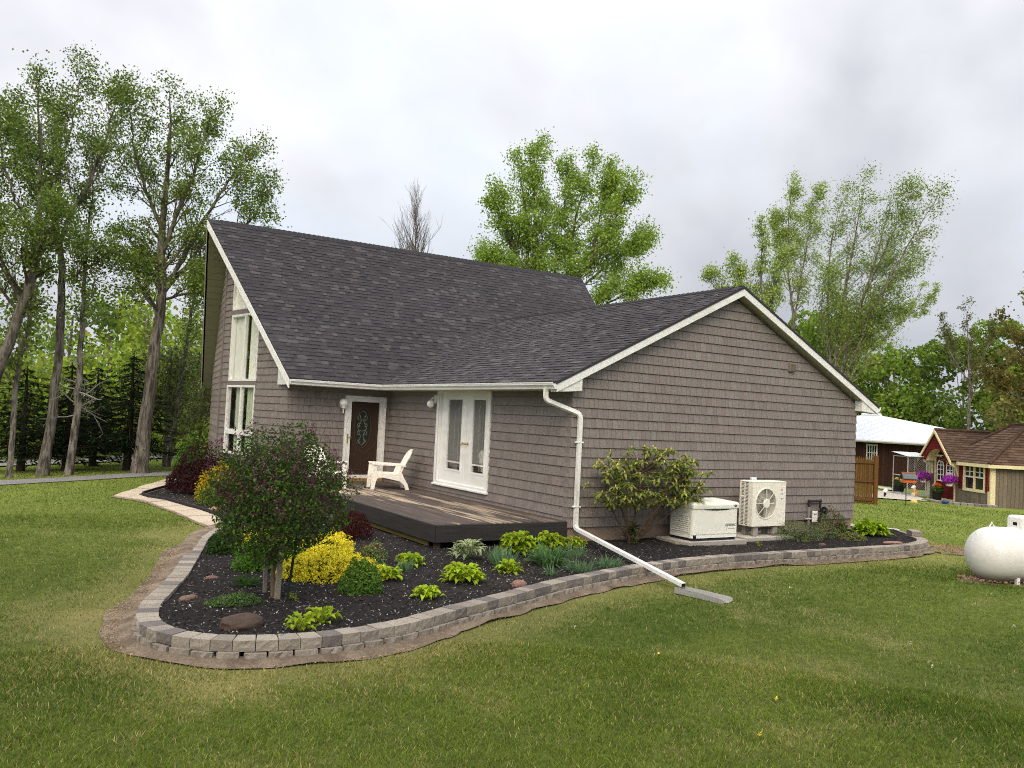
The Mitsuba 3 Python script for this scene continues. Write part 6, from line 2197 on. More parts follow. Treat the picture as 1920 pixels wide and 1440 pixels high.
stake('weathered grey wooden stake left of the lilac trunk', -6.00, -2.33, 0.36, 0.020, S(112, 106, 98))
stake('thicker pale wooden stake in front of the lilac trunk', -5.95, -2.65, 0.34, 0.028, S(122, 116, 104), lean=(0.03, 0.0))
stake('thin dark green metal stake right of the lilac trunk', -5.88, -2.80, 0.46, 0.013, S(24, 34, 30), lean=(0.10, 0.02))

# ---- rhododendron
RHO = thing('rhododendron', 'open branched rhododendron with yellow buds against the gable wall', 'shrub')
rg = np.random.default_rng(150)
m = MB()
base = np.array([1.12, -0.42, -0.27])
hubs = []
for (ex_, ey_, ez_) in ((0.35, -0.55, 0.75), (0.70, -0.30, 0.95), (1.00, -0.62, 1.00), (1.40, -0.35, 1.02), (1.75, -0.75, 0.78), (2.25, -0.50, 0.80), (0.60, -0.90, 0.62), (1.40, -0.95, 0.62), (2.40, -0.62, 0.72)):
    e = np.array([ex_, ey_, ez_])
    s = base + rg.normal(0, 0.04, 3) * (1, 1, 0)
    knee = s * 0.62 + e * 0.38 + np.array([0.10 * (ex_ - 1.1), 0, 0.04])
    t = np.linspace(0, 1, 7)[:, None]
    pts = (1 - t) ** 2 * s + 2 * t * (1 - t) * knee + t * t * e + rg.normal(0, 0.018, (7, 3)) * (t > 0) * 1.0
    tube(m, pts, np.linspace(0.026, 0.011, 7), 6, S(88, 74, 60))
    hubs += list(pts[3:])
hubs = np.array(hubs)
ros = []
while len(ros) < 270:
    q = np.array([rg.uniform(0.02, 2.85), rg.uniform(-1.10, -0.08), rg.uniform(0.42, 1.62)])
    u_ = (q - (1.40, -0.58, 0.95)) / (1.42, 0.55, 0.68)
    topz = 1.62 - (0.30 if q[0] > 1.1 else 0.55) * abs(q[0] - 1.1) ** 1.5
    if np.linalg.norm(u_) > 1.03 or q[2] > topz or np.linalg.norm(u_) < 0.42:
        continue
    if ros and np.min(np.linalg.norm(np.array(ros) - q, axis=1)) < 0.09:
        continue
    if meshkit.fbm((q * 2.3)[None], 2, 31)[0] < 0.36:
        continue
    ros.append(q)
lf, bd, tw = MB(), MB(), MB()
for q in ros:
    hb = hubs[np.argmin(np.linalg.norm(hubs - q, axis=1) + 0.5 * np.maximum(hubs[:, 2] - q[2], 0))]
    mid = hb * 0.5 + q * 0.5 + (0, 0, -0.05) + rg.normal(0, 0.02, 3)
    tube(tw, [hb, mid, q], [0.008, 0.006, 0.004], 4, S(84, 72, 58))
    nl = int(rg.integers(7, 11))
    tone = rg.uniform(0.7, 1.25)
    for j in range(nl):
        a = j / nl * 2 * np.pi + rg.normal(0, 0.2)
        young = rg.random() < 0.5
        c = np.array((0.36, 0.40, 0.10) if young else (0.17, 0.235, 0.06)) * tone * rg.uniform(0.8, 1.2)
        strap(lf, q, a, rg.uniform(0.11, 0.155), 0.043, rg.uniform(-0.25, 0.45), rg.uniform(0.15, 0.6), c, c * 0.95, fold=0.3, n=5)
    if rg.random() < 0.8:
        sp = trimesh.creation.icosphere(1, 1.0)
        bd.add(np.array(sp.vertices) * (0.013, 0.013, 0.024) + q + (0, 0, 0.022), sp.faces, np.array((0.55, 0.40, 0.13)) * rg.uniform(0.7, 1.2))
for i in range(40):                                      # young leafy growth at the foot
    q = base + np.array([rg.normal(0, 0.09), rg.normal(-0.05, 0.07), rg.uniform(0.03, 0.40)])
    for j in range(6):
        strap(lf, q, rg.random() * 6.3, rg.uniform(0.07, 0.11), 0.026, rg.uniform(0, 0.6), 0.3, np.array((0.06, 0.10, 0.022)), np.array((0.06, 0.10, 0.022)), n=5)
obj('branches', m, 'matte', RHO, smooth=True)
obj('twigs', tw, 'matte', RHO, smooth=True)
obj('foliage', lf, 'leaf', RHO, smooth=True)
obj('buds', bd, 'matte', RHO, smooth=True)


# ---- stones in the bed
def stone(label, x, y, z, size, rz, col, seed, name='stone'):
    k = thing(name, label, 'stone')
    sp = trimesh.creation.icosphere(4, 1.0)
    v = np.array(sp.vertices)
    v = np.sign(v) * np.abs(v) ** 0.8
    v *= (1 + 0.35 * (meshkit.fbm(v * 1.1 + seed, 3, seed) - 0.5) + 0.06 * (meshkit.fbm(v * 7 + seed, 2, seed) - 0.5))[:, None]
    c = np.asarray(col)[None] * (0.75 + 0.5 * meshkit.fbm(v * 5, 3, seed + 1))[:, None]
    M = place(x, y, z, rz)
    obj(name, MB().add(xf(v * np.array(size), M), sp.faces, c), 'matte', k, smooth=True, whole=True)


stone('big flat brown stone near the front curve of the wall', -6.62, -3.72, -0.255, (0.22, 0.15, 0.085), 0.35, S(74, 62, 55), 200)
stone('flat pinkish stone left of the creeping cushion', -6.85, -2.35, -0.285, (0.125, 0.06, 0.045), 0.6, S(118, 98, 88), 201)
stone('thin reddish stone farther back, left of the small leafy tuft', -6.35, -1.22, -0.30, (0.10, 0.045, 0.04), 0.3, S(118, 94, 84), 202)
stone('rounded pink stone by the middle of the wall', -2.88, -2.95, -0.26, (0.105, 0.075, 0.06), 0.2, S(130, 104, 94), 203)
stone('pinkish flat stones by the walk, left of the lilac', -4.75, 5.6, -0.26, (0.20, 0.12, 0.06), 0.8, S(150, 116, 96), 204)
stone('flat reddish brick lying by the hosta at the right end of the bed', 7.0, -1.66, -0.27, (0.20, 0.07, 0.04), -0.5, S(146, 116, 106), 205)
stone('small brown stone left of the fan unit plants', 5.05, -1.45, -0.28, (0.09, 0.06, 0.05), 0.2, S(96, 78, 68), 206)

# ---------------------------------------------------------------- trees
LAT, DEP = np.array([0.85, -0.53, 0.0]), np.array([0.53, 0.85, 0.0])
BARK = (S(112, 104, 92), S(78, 70, 60), S(134, 128, 116))


def curve(pts, n):
    """A smooth polyline through pts (k x 3) with n points."""
    from scipy.interpolate import PchipInterpolator
    pts = np.asarray(pts, float)
    s = np.r_[0, np.cumsum(np.linalg.norm(np.diff(pts, axis=0), axis=1))]
    q = np.linspace(0, s[-1], n)
    return np.stack([PchipInterpolator(s, pts[:, k])(q) for k in range(3)], 1)


def grow(wood, pts, p, d, ln, r, lvl, rg, up=0.25, ang=0.75, kids=(5, 4), ratio=0.5, bark=BARK[1], sway=None, wig=0.16):
    """A branch with its side branches; twig points are collected in pts."""
    n = 5 if lvl else 3
    P = [p]
    for i in range(n - 1):
        d = d + rg.normal(0, wig, 3) + np.array([0, 0, up * 0.3]) + (0 if sway is None else sway * 0.22)
        d = d / np.linalg.norm(d)
        P.append(P[-1] + d * ln / (n - 1))
    P = np.array(P)
    R = np.linspace(r, r * 0.35, n)
    tube(wood, P, R, 5 if lvl > 1 else 3, bark * rg.uniform(0.8, 1.15))
    if lvl == 0:
        t = rg.uniform(0.15, 1.05, (rg.integers(3, 6), 1))
        pts.append(P[0] * (1 - t) + P[-1] * t)
        return
    for i in range(int(kids[-lvl])):
        t = rg.uniform(0.25, 1.0)
        k = min(int(t * (n - 1)), n - 2)
        q = P[k] + (P[k + 1] - P[k]) * (t * (n - 1) - k)
        ax = rg.normal(0, 1, 3); ax -= d * (ax @ d); ax /= np.linalg.norm(ax)
        a = ang * rg.uniform(0.6, 1.3)
        dd = (P[k + 1] - P[k]); dd = dd / np.linalg.norm(dd)
        grow(wood, pts, q, dd * math.cos(a) + ax * math.sin(a) + np.array([0, 0, up * 0.5]), ln * ratio * rg.uniform(0.6, 1.2) * (1.15 - 0.4 * t), R[k] * 0.55, lvl - 1, rg, up, ang, kids, ratio, bark, sway, wig)


def tree(name, label, cat, base, leaders, seed, leaf_cols, leaf_size=0.12, per=5, side_n=18, side_len=1.4, start=0.35, kids=(4, 4), up=0.3, ang=0.8, bark=BARK[0], group=None, depth_spread=0.5, leafless=False, sway=None, profile=None, leaf_spread=0.17, low_dead=0, twig_bark=None, clumpy=0.40):
    """leaders: lists of (lateral, height, radius) along each main stem; side limbs leave them, then twigs, then leaves."""
    k = thing(name, label, cat, group)
    rg = np.random.default_rng(seed)
    B = np.array([base[0], base[1], 0.0])
    wood, tw, pts = MB(), MB(), []
    tb = bark * 0.8 if twig_bark is None else twig_bark
    for li, ld in enumerate(leaders):
        ld = np.array(ld, float)
        off = rg.normal(0, depth_spread) * (li > 0)
        z0, z1 = ld[0, 1], ld[-1, 1]
        P = np.array([B + LAT * a + DEP * off * np.clip((z - z0) / max(z1 - z0, 0.1), 0, 1) + (0, 0, z) for a, z, r in ld])
        C = curve(P, 26)
        hgt = np.r_[0, np.cumsum(np.linalg.norm(np.diff(P, axis=0), axis=1))]
        R = np.interp(np.linspace(0, hgt[-1], 26), hgt, ld[:, 2])
        if li == 0:
            R[:2] *= (1.35, 1.1)
        R = R * 0.80
        C[1:-1] += rg.normal(0, 0.02, (24, 3)) * (1, 1, 0)
        bc = bark
        tube(wood, C, R, 12 if li == 0 else 8, bc, (np.clip(bark.mean() * 3.2, 0, 1), 0.5))
        f0 = start if li == 0 else 0.12
        for j in range(side_n):
            t = f0 + (1 - f0) * (j + rg.random()) / side_n
            kk = min(int(t * 25), 24)
            q = C[kk] + (C[kk + 1] - C[kk]) * (t * 25 - kk)
            dd = C[kk + 1] - C[kk]; dd /= np.linalg.norm(dd)
            ax = rg.normal(0, 1, 3); ax -= dd * (ax @ dd); ax /= np.linalg.norm(ax)
            a = ang * rg.uniform(0.7, 1.25)
            u = (t - f0) / (1 - f0)
            pl = (1.0 - 0.55 * u) if profile is None else profile(u)
            grow(tw, pts, q, dd * math.cos(a) + ax * math.sin(a), side_len * pl * rg.uniform(0.6, 1.2), max(R[kk] * 0.42, 0.010), len(kids), rg, up, ang, kids, 0.5, tb, sway)
    for j in range(low_dead):                            # bare grey limbs low on the stem
        q = B + (0, 0, rg.uniform(1.0, 3.2)) + LAT * 0.1
        a = rg.random() * 6.28
        grow(tw, [], q, np.array([math.cos(a), math.sin(a), rg.uniform(-0.2, 0.5)]), rg.uniform(0.8, 1.5), 0.022, 2, rg, 0.0, 0.9, (4, 3), 0.55, S(160, 156, 146))
    obj('trunk', wood, 'bark', k, smooth=True)
    obj('branches', tw, 'matte', k)
    if leafless:
        return k
    P = np.vstack(pts)
    n = len(P) * per
    p = np.repeat(P, per, 0) + rg.normal(0, leaf_spread, (n, 3))
    if clumpy > 0:
        p = p[meshkit.fbm(p * 1.5, 3, seed + 3) > clumpy + 0.12 * (rg.random(n) - 0.5)]
        n = len(p)
    cols = np.atleast_2d(np.asarray(leaf_cols, float))
    c = cols[rg.integers(0, len(cols), n)] * rg.uniform(0.65, 1.35, (n, 1)) * (1 + rg.normal(0, 0.05, (n, 3)))
    m = MB()
    leaves(m, p, leaf_size, c, rg, None, 0.75)
    obj('crown', m, 'leaf', k)
    return k


POP = [(0.21, 0.295, 0.062), (0.17, 0.255, 0.052), (0.25, 0.34, 0.080), (0.14, 0.21, 0.046)]
POPD = [(0.125, 0.190, 0.040), (0.155, 0.220, 0.052), (0.10, 0.15, 0.034)]
YNG = [(0.33, 0.44, 0.11), (0.27, 0.38, 0.09), (0.38, 0.48, 0.14)]

tree('tall_tree', 'tall thick trunked tree close to the left end of the house roof', 'tree', (-4.6, 16.2), [
    [(0.0, -0.6, 0.30), (0.11, 2.1, 0.22), (0.26, 4.1, 0.20), (0.30, 5.4, 0.17), (0.18, 6.75, 0.14), (0.24, 8.1, 0.11), (0.24, 9.7, 0.07), (0.15, 11.6, 0.02)],
    [(0.28, 5.2, 0.12), (0.80, 6.0, 0.10), (1.75, 6.75, 0.075), (2.6, 7.8, 0.045), (3.1, 9.0, 0.015)],
    [(0.25, 6.4, 0.10), (0.65, 7.6, 0.08), (1.2, 9.0, 0.055), (1.6, 10.6, 0.02)],
    [(0.24, 7.2, 0.08), (-0.3, 8.4, 0.06), (-0.7, 9.8, 0.04), (-0.8, 11.0, 0.015)],
    [(0.6, 5.75, 0.07), (1.4, 7.6, 0.06), (2.1, 9.0, 0.045), (2.7, 9.9, 0.015)],
    [(0.28, 4.6, 0.07), (-0.5, 5.6, 0.05), (-1.0, 6.8, 0.015)],
    [(0.29, 5.0, 0.06), (1.1, 5.3, 0.05), (2.0, 5.7, 0.015)]],
    301, POP, 0.078, 6, 22, 1.6, 0.42, (4, 3), group='tall trees along the driveway', clumpy=0.40, depth_spread=0.9)
tree('tall_tree', 'tall leaning tree with a high forked trunk beside the driveway', 'tree', (-7.26, 16.1), [
    [(0.0, -0.6, 0.20), (0.18, 1.8, 0.155), (0.21, 4.0, 0.14), (0.15, 5.5, 0.12), (-0.05, 6.75, 0.09), (-0.5, 7.8, 0.07), (-0.73, 9.2, 0.05), (-0.9, 11.3, 0.015)],
    [(0.05, 6.2, 0.09), (0.20, 7.1, 0.08), (0.73, 8.2, 0.06), (1.2, 9.8, 0.04), (1.35, 11.2, 0.012)],
    [(-0.02, 6.6, 0.06), (-0.2, 8.4, 0.05), (0.0, 10.0, 0.035), (0.05, 11.7, 0.012)],
    [(-0.3, 7.3, 0.05), (-1.0, 8.4, 0.04), (-1.4, 10.2, 0.012)],
    [(0.17, 5.2, 0.05), (0.7, 5.6, 0.04), (1.5, 6.2, 0.012)]],
    302, POP + POPD, 0.076, 5, 20, 1.35, 0.62, (4, 3), group='tall trees along the driveway', clumpy=0.40, depth_spread=0.7)
tree('tall_tree', 'tree leaning in from the left picture edge above the driveway', 'tree', (-8.75, 15.1), [
    [(-0.55, -0.7, 0.24), (0.0, 1.6, 0.20), (0.35, 2.9, 0.18), (0.75, 4.4, 0.16), (0.98, 5.4, 0.13), (1.02, 7.3, 0.08), (0.9, 9.4, 0.02)],
    [(0.75, 4.4, 0.07), (0.2, 5.4, 0.05), (-0.2, 7.0, 0.015)],
    [(0.95, 5.2, 0.07), (1.6, 6.0, 0.05), (2.3, 6.6, 0.015)],
    [(1.0, 6.2, 0.05), (0.4, 7.8, 0.04), (0.3, 9.6, 0.012)]],
    303, POPD + POP, 0.076, 5, 19, 1.35, 0.45, (4, 3), group='tall trees along the driveway', clumpy=0.40, depth_spread=0.7, bark=BARK[1])
tree('slender_tree', 'slender pale trunk with bare grey limbs low down by the driveway', 'tree', (-6.56, 16.25), [
    [(0.0, -0.6, 0.15), (0.11, 1.6, 0.125), (0.11, 4.0, 0.09), (0.07, 5.75, 0.06), (0.11, 7.5, 0.035), (0.08, 8.9, 0.01)]],
    304, POP, 0.10, 3, 18, 0.9, 0.45, (4, 3), bark=S(146, 142, 132), clumpy=0.40, low_dead=11)
tree('slender_tree', 'thin pale trunk at the very left edge of the picture', 'tree', (-8.1, 15.6), [
    [(0.0, -0.6, 0.10), (0.04, 2.7, 0.085), (0.32, 4.5, 0.05), (0.35, 6.5, 0.012)]],
    305, POP, 0.10, 5, 16, 0.9, 0.35, (4, 3), bark=S(138, 130, 116), clumpy=0.40)
tree('slender_tree', 'thin grey trunk right of the thick tree, nearer the house', 'tree', (-2.65, 19.5), [
    [(-0.6, -0.6, 0.12), (-0.38, 1.9, 0.105), (-0.2, 3.9, 0.09), (-0.1, 5.2, 0.06), (0.0, 6.9, 0.015)]],
    306, POPD + YNG, 0.09, 4, 16, 1.0, 0.35, (4, 3), bark=S(134, 128, 118), clumpy=0.40)


def weeping(label, x, y, h, w, seed, n=260):
    """A shrub of long hanging grey twigs with few small leaves."""
    k = thing('weeping_shrub', label, 'shrub', 'weeping shrubs behind the house corner')
    rg = np.random.default_rng(seed)
    z = float(ground_z(x, y))
    tw, P = MB(), []
    for i in range(n):
        a = rg.random() * 6.28
        s = np.array([x, y, z + h * rg.uniform(0.45, 1.0)]) + rg.normal(0, 0.25, 3) * (w * 0.5, w * 0.5, 0.1)
        dd = np.array([math.cos(a), math.sin(a), 0]) * w * rg.uniform(0.3, 0.8)
        t = np.linspace(0, 1, 6)[:, None]
        L_ = rg.uniform(0.8, 1.9)
        q = s + dd * t ** 0.7 + np.array([0, 0, 1.0]) * (0.35 * t - L_ * t ** 2.2)
        q[:, 2] = np.maximum(q[:, 2], z + 0.05)
        tube(tw, q, np.linspace(0.010, 0.003, 6), 3, S(108, 104, 88) * rg.uniform(0.7, 1.2))
        P.append(q[2:] + rg.normal(0, 0.05, (4, 3)))
        P.append(q[1:5] + rg.normal(0, 0.08, (4, 3)))
    tube(tw, [(x, y, z - 0.1), (x, y, z + h)], [0.09, 0.03], 6, S(104, 98, 88))
    obj('branches', tw, 'matte', k)
    P = np.repeat(np.vstack(P), 3, 0)
    P = P + rg.normal(0, 0.09, P.shape)
    m = MB()
    leaves(m, P, 0.085, tones((0.085, 0.125, 0.030), len(P), rg, 0.5, 1.4), rg, None, 0.5)
    obj('foliage', m, 'leaf', k)


weeping('grey twigged weeping shrub left of the window wall', -2.0, 18.2, 4.0, 1.9, 310)
weeping('grey twigged weeping shrub behind the first one, farther left', -3.2, 20.2, 4.2, 1.8, 311)


def spruce(label, x, y, h, w, skirt, seed):
    k = thing('spruce', label, 'spruce', 'dark spruces by the street')
    rg = np.random.default_rng(seed)
    z = float(ground_z(x, y))
    m, tw = MB(), MB()
    tube(tw, [(x, y, z - 0.3), (x + 0.02, y, z + h * 0.5), (x, y, z + h)], [0.15, 0.09, 0.01], 8, S(48, 42, 36))
    P, D, C = [], [], []
    nl = int(h / 0.22)
    for i in range(nl):
        t = i / nl
        zz = z + skirt + (h - skirt) * t
        wr = w * (1 - t) ** 0.6
        nb = max(int(11 * (1 - t)) + 4, 4)
        for j in range(nb):
            a = rg.random() * 6.28
            ln = wr * rg.uniform(0.75, 1.1)
            dr_b = 0.28 * ln
            s = np.array([x, y, zz]); e = s + np.array([math.cos(a) * ln, math.sin(a) * ln, -dr_b + 0.12 * ln])
            mid = (s + e) / 2 + (0, 0, -0.06)
            tube(tw, [s, mid, e], [0.018, 0.010, 0.004], 3, S(46, 40, 34))
            nn = int(26 * ln / max(w, 0.3)) + 8
            u = rg.uniform(0.12, 1.0, (nn, 1))
            q = s * (1 - u) ** 2 + 2 * mid * u * (1 - u) + e * u * u
            sd = np.array([-math.sin(a), math.cos(a), 0])
            P.append(q + sd * rg.normal(0, 0.13, (nn, 1)) * (1.15 - 0.5 * u) * ln + np.array([0, 0, -1]) * np.abs(rg.normal(0, 0.06, (nn, 1))))
            D.append(np.tile(np.array([math.cos(a), math.sin(a), -0.35]), (nn, 1)))
    P, D = np.vstack(P), np.vstack(D)
    cc = tones((0.016, 0.030, 0.014), len(P), rg, 0.5, 1.6)
    leaves(m, P, 0.19, cc, rg, np.tile((0, 0, 1.0), (len(P), 1)), 0.28, 0.5, D)
    obj('trunk', tw, 'matte', k)
    obj('needles', m, 'leaf', k)


spruce('dark spruce left of the thick tree trunk', -4.75, 17.9, 3.9, 2.1, 0.85, 320)
spruce('dark spruce between the two pale trunks on the left', -6.45, 18.8, 3.6, 2.0, 0.7, 321)
spruce('dark spruce at the left behind the leaning trunk', -7.7, 19.2, 3.5, 2.1, 0.7, 322)
spruce('dark spruce farther back between the other dark spruces', -5.4, 21.4, 3.7, 2.0, 0.8, 323)

# ---- behind the house
tree('poplar', 'broad young green poplar rising behind the house roof', 'tree', (15.98, 24.94), [
    [(0.0, -1.6, 0.30), (-0.35, 4.0, 0.22), (-0.75, 8.5, 0.16), (-1.0, 10.3, 0.12), (-1.2, 12.5, 0.08), (-1.7, 15.3, 0.015)],
    [(-0.6, 7.0, 0.10), (-0.45, 10.2, 0.10), (-0.75, 13.0, 0.06), (-0.9, 15.9, 0.012)],
    [(0.2, 2.0, 0.20), (0.9, 6.0, 0.16), (1.15, 9.5, 0.12), (1.5, 12.6, 0.08), (2.2, 15.6, 0.014)],
    [(0.9, 6.5, 0.14), (1.8, 9.4, 0.11), (3.1, 11.8, 0.07), (4.3, 14.2, 0.014)],
    [(1.6, 8.6, 0.09), (3.2, 10.2, 0.07), (5.3, 11.9, 0.014)],
    [(1.2, 6.5, 0.09), (3.4, 8.2, 0.07), (5.6, 9.3, 0.014)],
    [(-0.9, 9.4, 0.08), (-2.0, 11.3, 0.05), (-3.0, 13.0, 0.012)],
    [(-0.75, 8.2, 0.07), (-2.0, 9.3, 0.05), (-3.1, 9.9, 0.012)],
    [(1.0, 7.5, 0.08), (0.5, 9.6, 0.06), (0.75, 12.2, 0.04), (0.9, 15.3, 0.01)],
    [(2.2, 10.0, 0.07), (2.8, 12.8, 0.05), (3.2, 15.2, 0.012)],
    [(1.2, 5.5, 0.07), (3.0, 6.3, 0.06), (4.8, 7.3, 0.012)]],
    330, [(0.29, 0.42, 0.075), (0.24, 0.36, 0.065), (0.34, 0.47, 0.095)], 0.12, 9, 20, 1.8, 0.45, (4, 3), clumpy=0.40, depth_spread=1.0, sway=LAT * 0.5, up=0.5, ang=0.62, leaf_spread=0.26)
tree('bare_tree', 'small bare tree showing over the middle of the roof ridge', 'tree', (16.4, 42.1), [
    [(0.0, -1.6, 0.20), (0.0, 8.0, 0.13), (-0.02, 13.3, 0.07), (-0.1, 15.6, 0.04), (-0.2, 17.5, 0.01)]],
    331, POP, side_n=95, side_len=3.7, start=0.62, kids=(4, 3), up=0.8, ang=0.62, leafless=True, bark=S(112, 104, 98), profile=lambda u: 1.0 - 0.75 * u)
tree('aspen', 'largest pale green aspen clump, leaning right beyond the lower roof', 'tree', (38.1, 23.0), [
    [(-0.6, -1.8, 0.22), (-0.5, 6.4, 0.15), (-0.2, 10.0, 0.11), (0.3, 13.5, 0.07), (1.0, 17.9, 0.012)],
    [(-0.5, 2.0, 0.14), (0.2, 8.0, 0.11), (1.4, 12.0, 0.08), (2.6, 17.6, 0.012)],
    [(-0.4, 3.0, 0.12), (0.9, 8.8, 0.10), (2.4, 12.6, 0.07), (4.4, 16.8, 0.012)],
    [(-0.6, 4.0, 0.11), (-0.9, 9.0, 0.08), (-0.9, 13.0, 0.06), (-0.1, 17.6, 0.01)],
    [(0.2, 6.8, 0.08), (1.8, 10.0, 0.06), (3.4, 12.2, 0.04), (4.6, 13.6, 0.01)],
    [(0.0, 6.2, 0.07), (1.3, 8.2, 0.05), (3.0, 9.6, 0.01)],
    [(-0.7, 6.0, 0.06), (-1.7, 8.5, 0.05), (-1.9, 11.5, 0.01)],
    [(0.6, 9.0, 0.06), (2.0, 13.5, 0.05), (3.4, 17.3, 0.01)]],
    332, YNG + POP, 0.115, 5, 24, 2.5, 0.40, (4, 3), group='aspens beyond the lower roof', clumpy=0.40, depth_spread=1.2, sway=LAT * 1.0, up=0.7, ang=0.62, leaf_spread=0.34, bark=S(134, 126, 104))
tree('aspen', 'slim pale green aspen between the largest clump and the twiggy tree', 'tree', (35.3, 24.7), [
    [(0.2, -1.8, 0.17), (0.0, 8.7, 0.12), (-0.35, 11.0, 0.09), (-0.6, 13.4, 0.06), (-0.45, 17.9, 0.012)],
    [(0.0, 9.0, 0.08), (0.4, 12.0, 0.06), (0.75, 14.5, 0.04), (1.0, 17.5, 0.01)],
    [(-0.4, 11.2, 0.05), (-1.0, 13.4, 0.04), (-1.4, 15.6, 0.01)]],
    333, YNG, 0.11, 5, 24, 1.8, 0.55, (4, 3), group='aspens beyond the lower roof', clumpy=0.40, depth_spread=0.5, sway=LAT * 0.8, up=0.6, ang=0.5, leaf_spread=0.24, bark=S(134, 126, 104))
tree('aspen', 'twiggy sparse leaved tree just behind the lower roof peak', 'tree', (29.7, 22.3), [
    [(0.0, -1.6, 0.16), (0.0, 8.6, 0.10), (-0.2, 11.0, 0.06), (-0.25, 13.8, 0.01)],
    [(0.0, 7.2, 0.08), (0.6, 9.6, 0.05), (1.2, 12.0, 0.01)],
    [(-0.05, 7.2, 0.08), (-0.9, 9.2, 0.05), (-1.6, 11.6, 0.01)],
    [(-0.1, 7.6, 0.07), (-1.8, 9.4, 0.05), (-2.9, 10.8, 0.01)]],
    334, YNG, 0.12, 2, 24, 1.7, 0.5, (5, 4), clumpy=0.40, depth_spread=0.8, up=0.7, ang=0.5, bark=S(112, 104, 92))
tree('slender_tree', 'thin leafy stem leaning right from the wood, right of the aspens', 'tree', (58.6, 37.3), [
    [(-1.6, -2.0, 0.18), (-0.2, 7.0, 0.14), (2.0, 10.0, 0.10), (4.6, 13.0, 0.06), (6.2, 16.0, 0.015)],
    [(4.2, 12.6, 0.05), (6.0, 14.0, 0.04), (7.0, 15.4, 0.012)]],
    335, YNG, 0.15, 4, 14, 1.2, 0.62, (3, 3), clumpy=0.40, sway=LAT * 0.8, up=0.5)
tree('maple', 'brownish olive maple at the right picture edge', 'tree', (33.3, 8.4), [
    [(2.4, -1.4, 0.34), (2.3, 3.0, 0.26), (2.2, 6.0, 0.18), (2.3, 8.5, 0.1), (2.3, 11.0, 0.02)],
    [(2.3, 3.2, 0.14), (1.0, 5.4, 0.10), (-0.2, 7.6, 0.06), (-0.9, 9.4, 0.015)],
    [(2.3, 2.8, 0.13), (0.6, 4.4, 0.09), (-1.2, 6.2, 0.05), (-2.0, 7.4, 0.015)],
    [(2.3, 2.6, 0.12), (0.4, 3.2, 0.08), (-1.3, 4.2, 0.05), (-2.4, 5.0, 0.015)],
    [(2.3, 4.6, 0.12), (3.4, 6.8, 0.09), (4.2, 9.4, 0.02)],
    [(2.3, 3.6, 0.12), (4.0, 5.0, 0.08), (5.4, 6.6, 0.02)],
    [(2.3, 5.6, 0.10), (1.2, 7.8, 0.06), (0.8, 10.2, 0.015)],
    [(2.3, 3.0, 0.10), (3.6, 3.8, 0.08), (5.2, 4.2, 0.02)]],
    336, [(0.19, 0.155, 0.05), (0.165, 0.15, 0.05), (0.23, 0.175, 0.055), (0.13, 0.155, 0.042)], 0.15, 5, 13, 1.5, 0.3, (4, 3), clumpy=0.40, depth_spread=1.6, ang=0.85, bark=S(92, 82, 70), leaf_spread=0.2)
tree('slender_tree', 'bare limbed grey tree standing in the wood left of the maple', 'tree', (61, 28), [
    [(0.0, -2.0, 0.22), (0.2, 6.0, 0.14), (0.0, 9.0, 0.09), (-0.2, 12.6, 0.02)],
    [(0.1, 6.5, 0.08), (1.5, 9.0, 0.05), (2.4, 11.4, 0.015)], [(0.1, 6.8, 0.08), (-1.4, 9.2, 0.05), (-2.3, 11.6, 0.015)]],
    337, [(0.14, 0.16, 0.05)], 0.16, 1, 20, 1.9, 0.45, (4, 4), clumpy=0.40, up=0.5, ang=0.6, bark=S(132, 124, 110))

# ---- the woods
def woods(name, label, items, seed, dens=1.0, size=0.34):
    """Crowns close together: leaf clumps on lumpy domes, with trunks; items: (x, y, radius, top height, colour)."""
    k = thing(name, label, 'wood', kind='stuff')
    rg = np.random.default_rng(seed)
    m, w = MB(), MB()
    for (x, y, r, h, col) in items:
        z = float(ground_z(x, y))
        n = int(2500 * dens * (r / 3.0) ** 1.3 * (h / 10.0))
        nl = 11
        lob = rg.normal(0, 0.42, (nl, 3)) * (r, r, 0)
        lob[:, 2] = rg.uniform(0.05, 0.86, nl) * h
        lr = r * rg.uniform(0.30, 0.62, nl) * (1.1 - 0.5 * np.abs(lob[:, 2] / h - 0.45))
        lt = rg.uniform(0.72, 1.28, nl)
        pick = rg.integers(0, nl, n)
        d = rg.normal(0, 1, (n, 3)); d /= np.linalg.norm(d, axis=1, keepdims=True)
        rad = lr[pick] * rg.uniform(0.55, 1.08, n) ** 0.6
        p = lob[pick] + d * rad[:, None] * (1, 1, 0.85) + (x, y, z)
        p = p[(p[:, 2] > z + 0.05)]
        pk = pick[: len(p)]
        c = np.asarray(col)[None] * rg.uniform(0.6, 1.4, (len(p), 1)) * lt[pk][:, None] * (1 + rg.normal(0, 0.06, (len(p), 3)))
        leaves(m, p, size, c, rg, None, 0.8)
        tube(w, [(x, y, z - 0.3), (x + rg.normal(0, 0.2), y, z + h * 0.75)], [0.16, 0.05], 5, S(96, 88, 76))
        for j in range(4):
            e = lob[j] + (x, y, z)
            tube(w, [(x, y, z + h * 0.3), (e + (x, y, z + h * 0.5)) / 2, e], [0.06, 0.04, 0.015], 3, S(104, 96, 84))
    obj('crowns', m, 'leaf', k)
    obj('stems', w, 'matte', k)


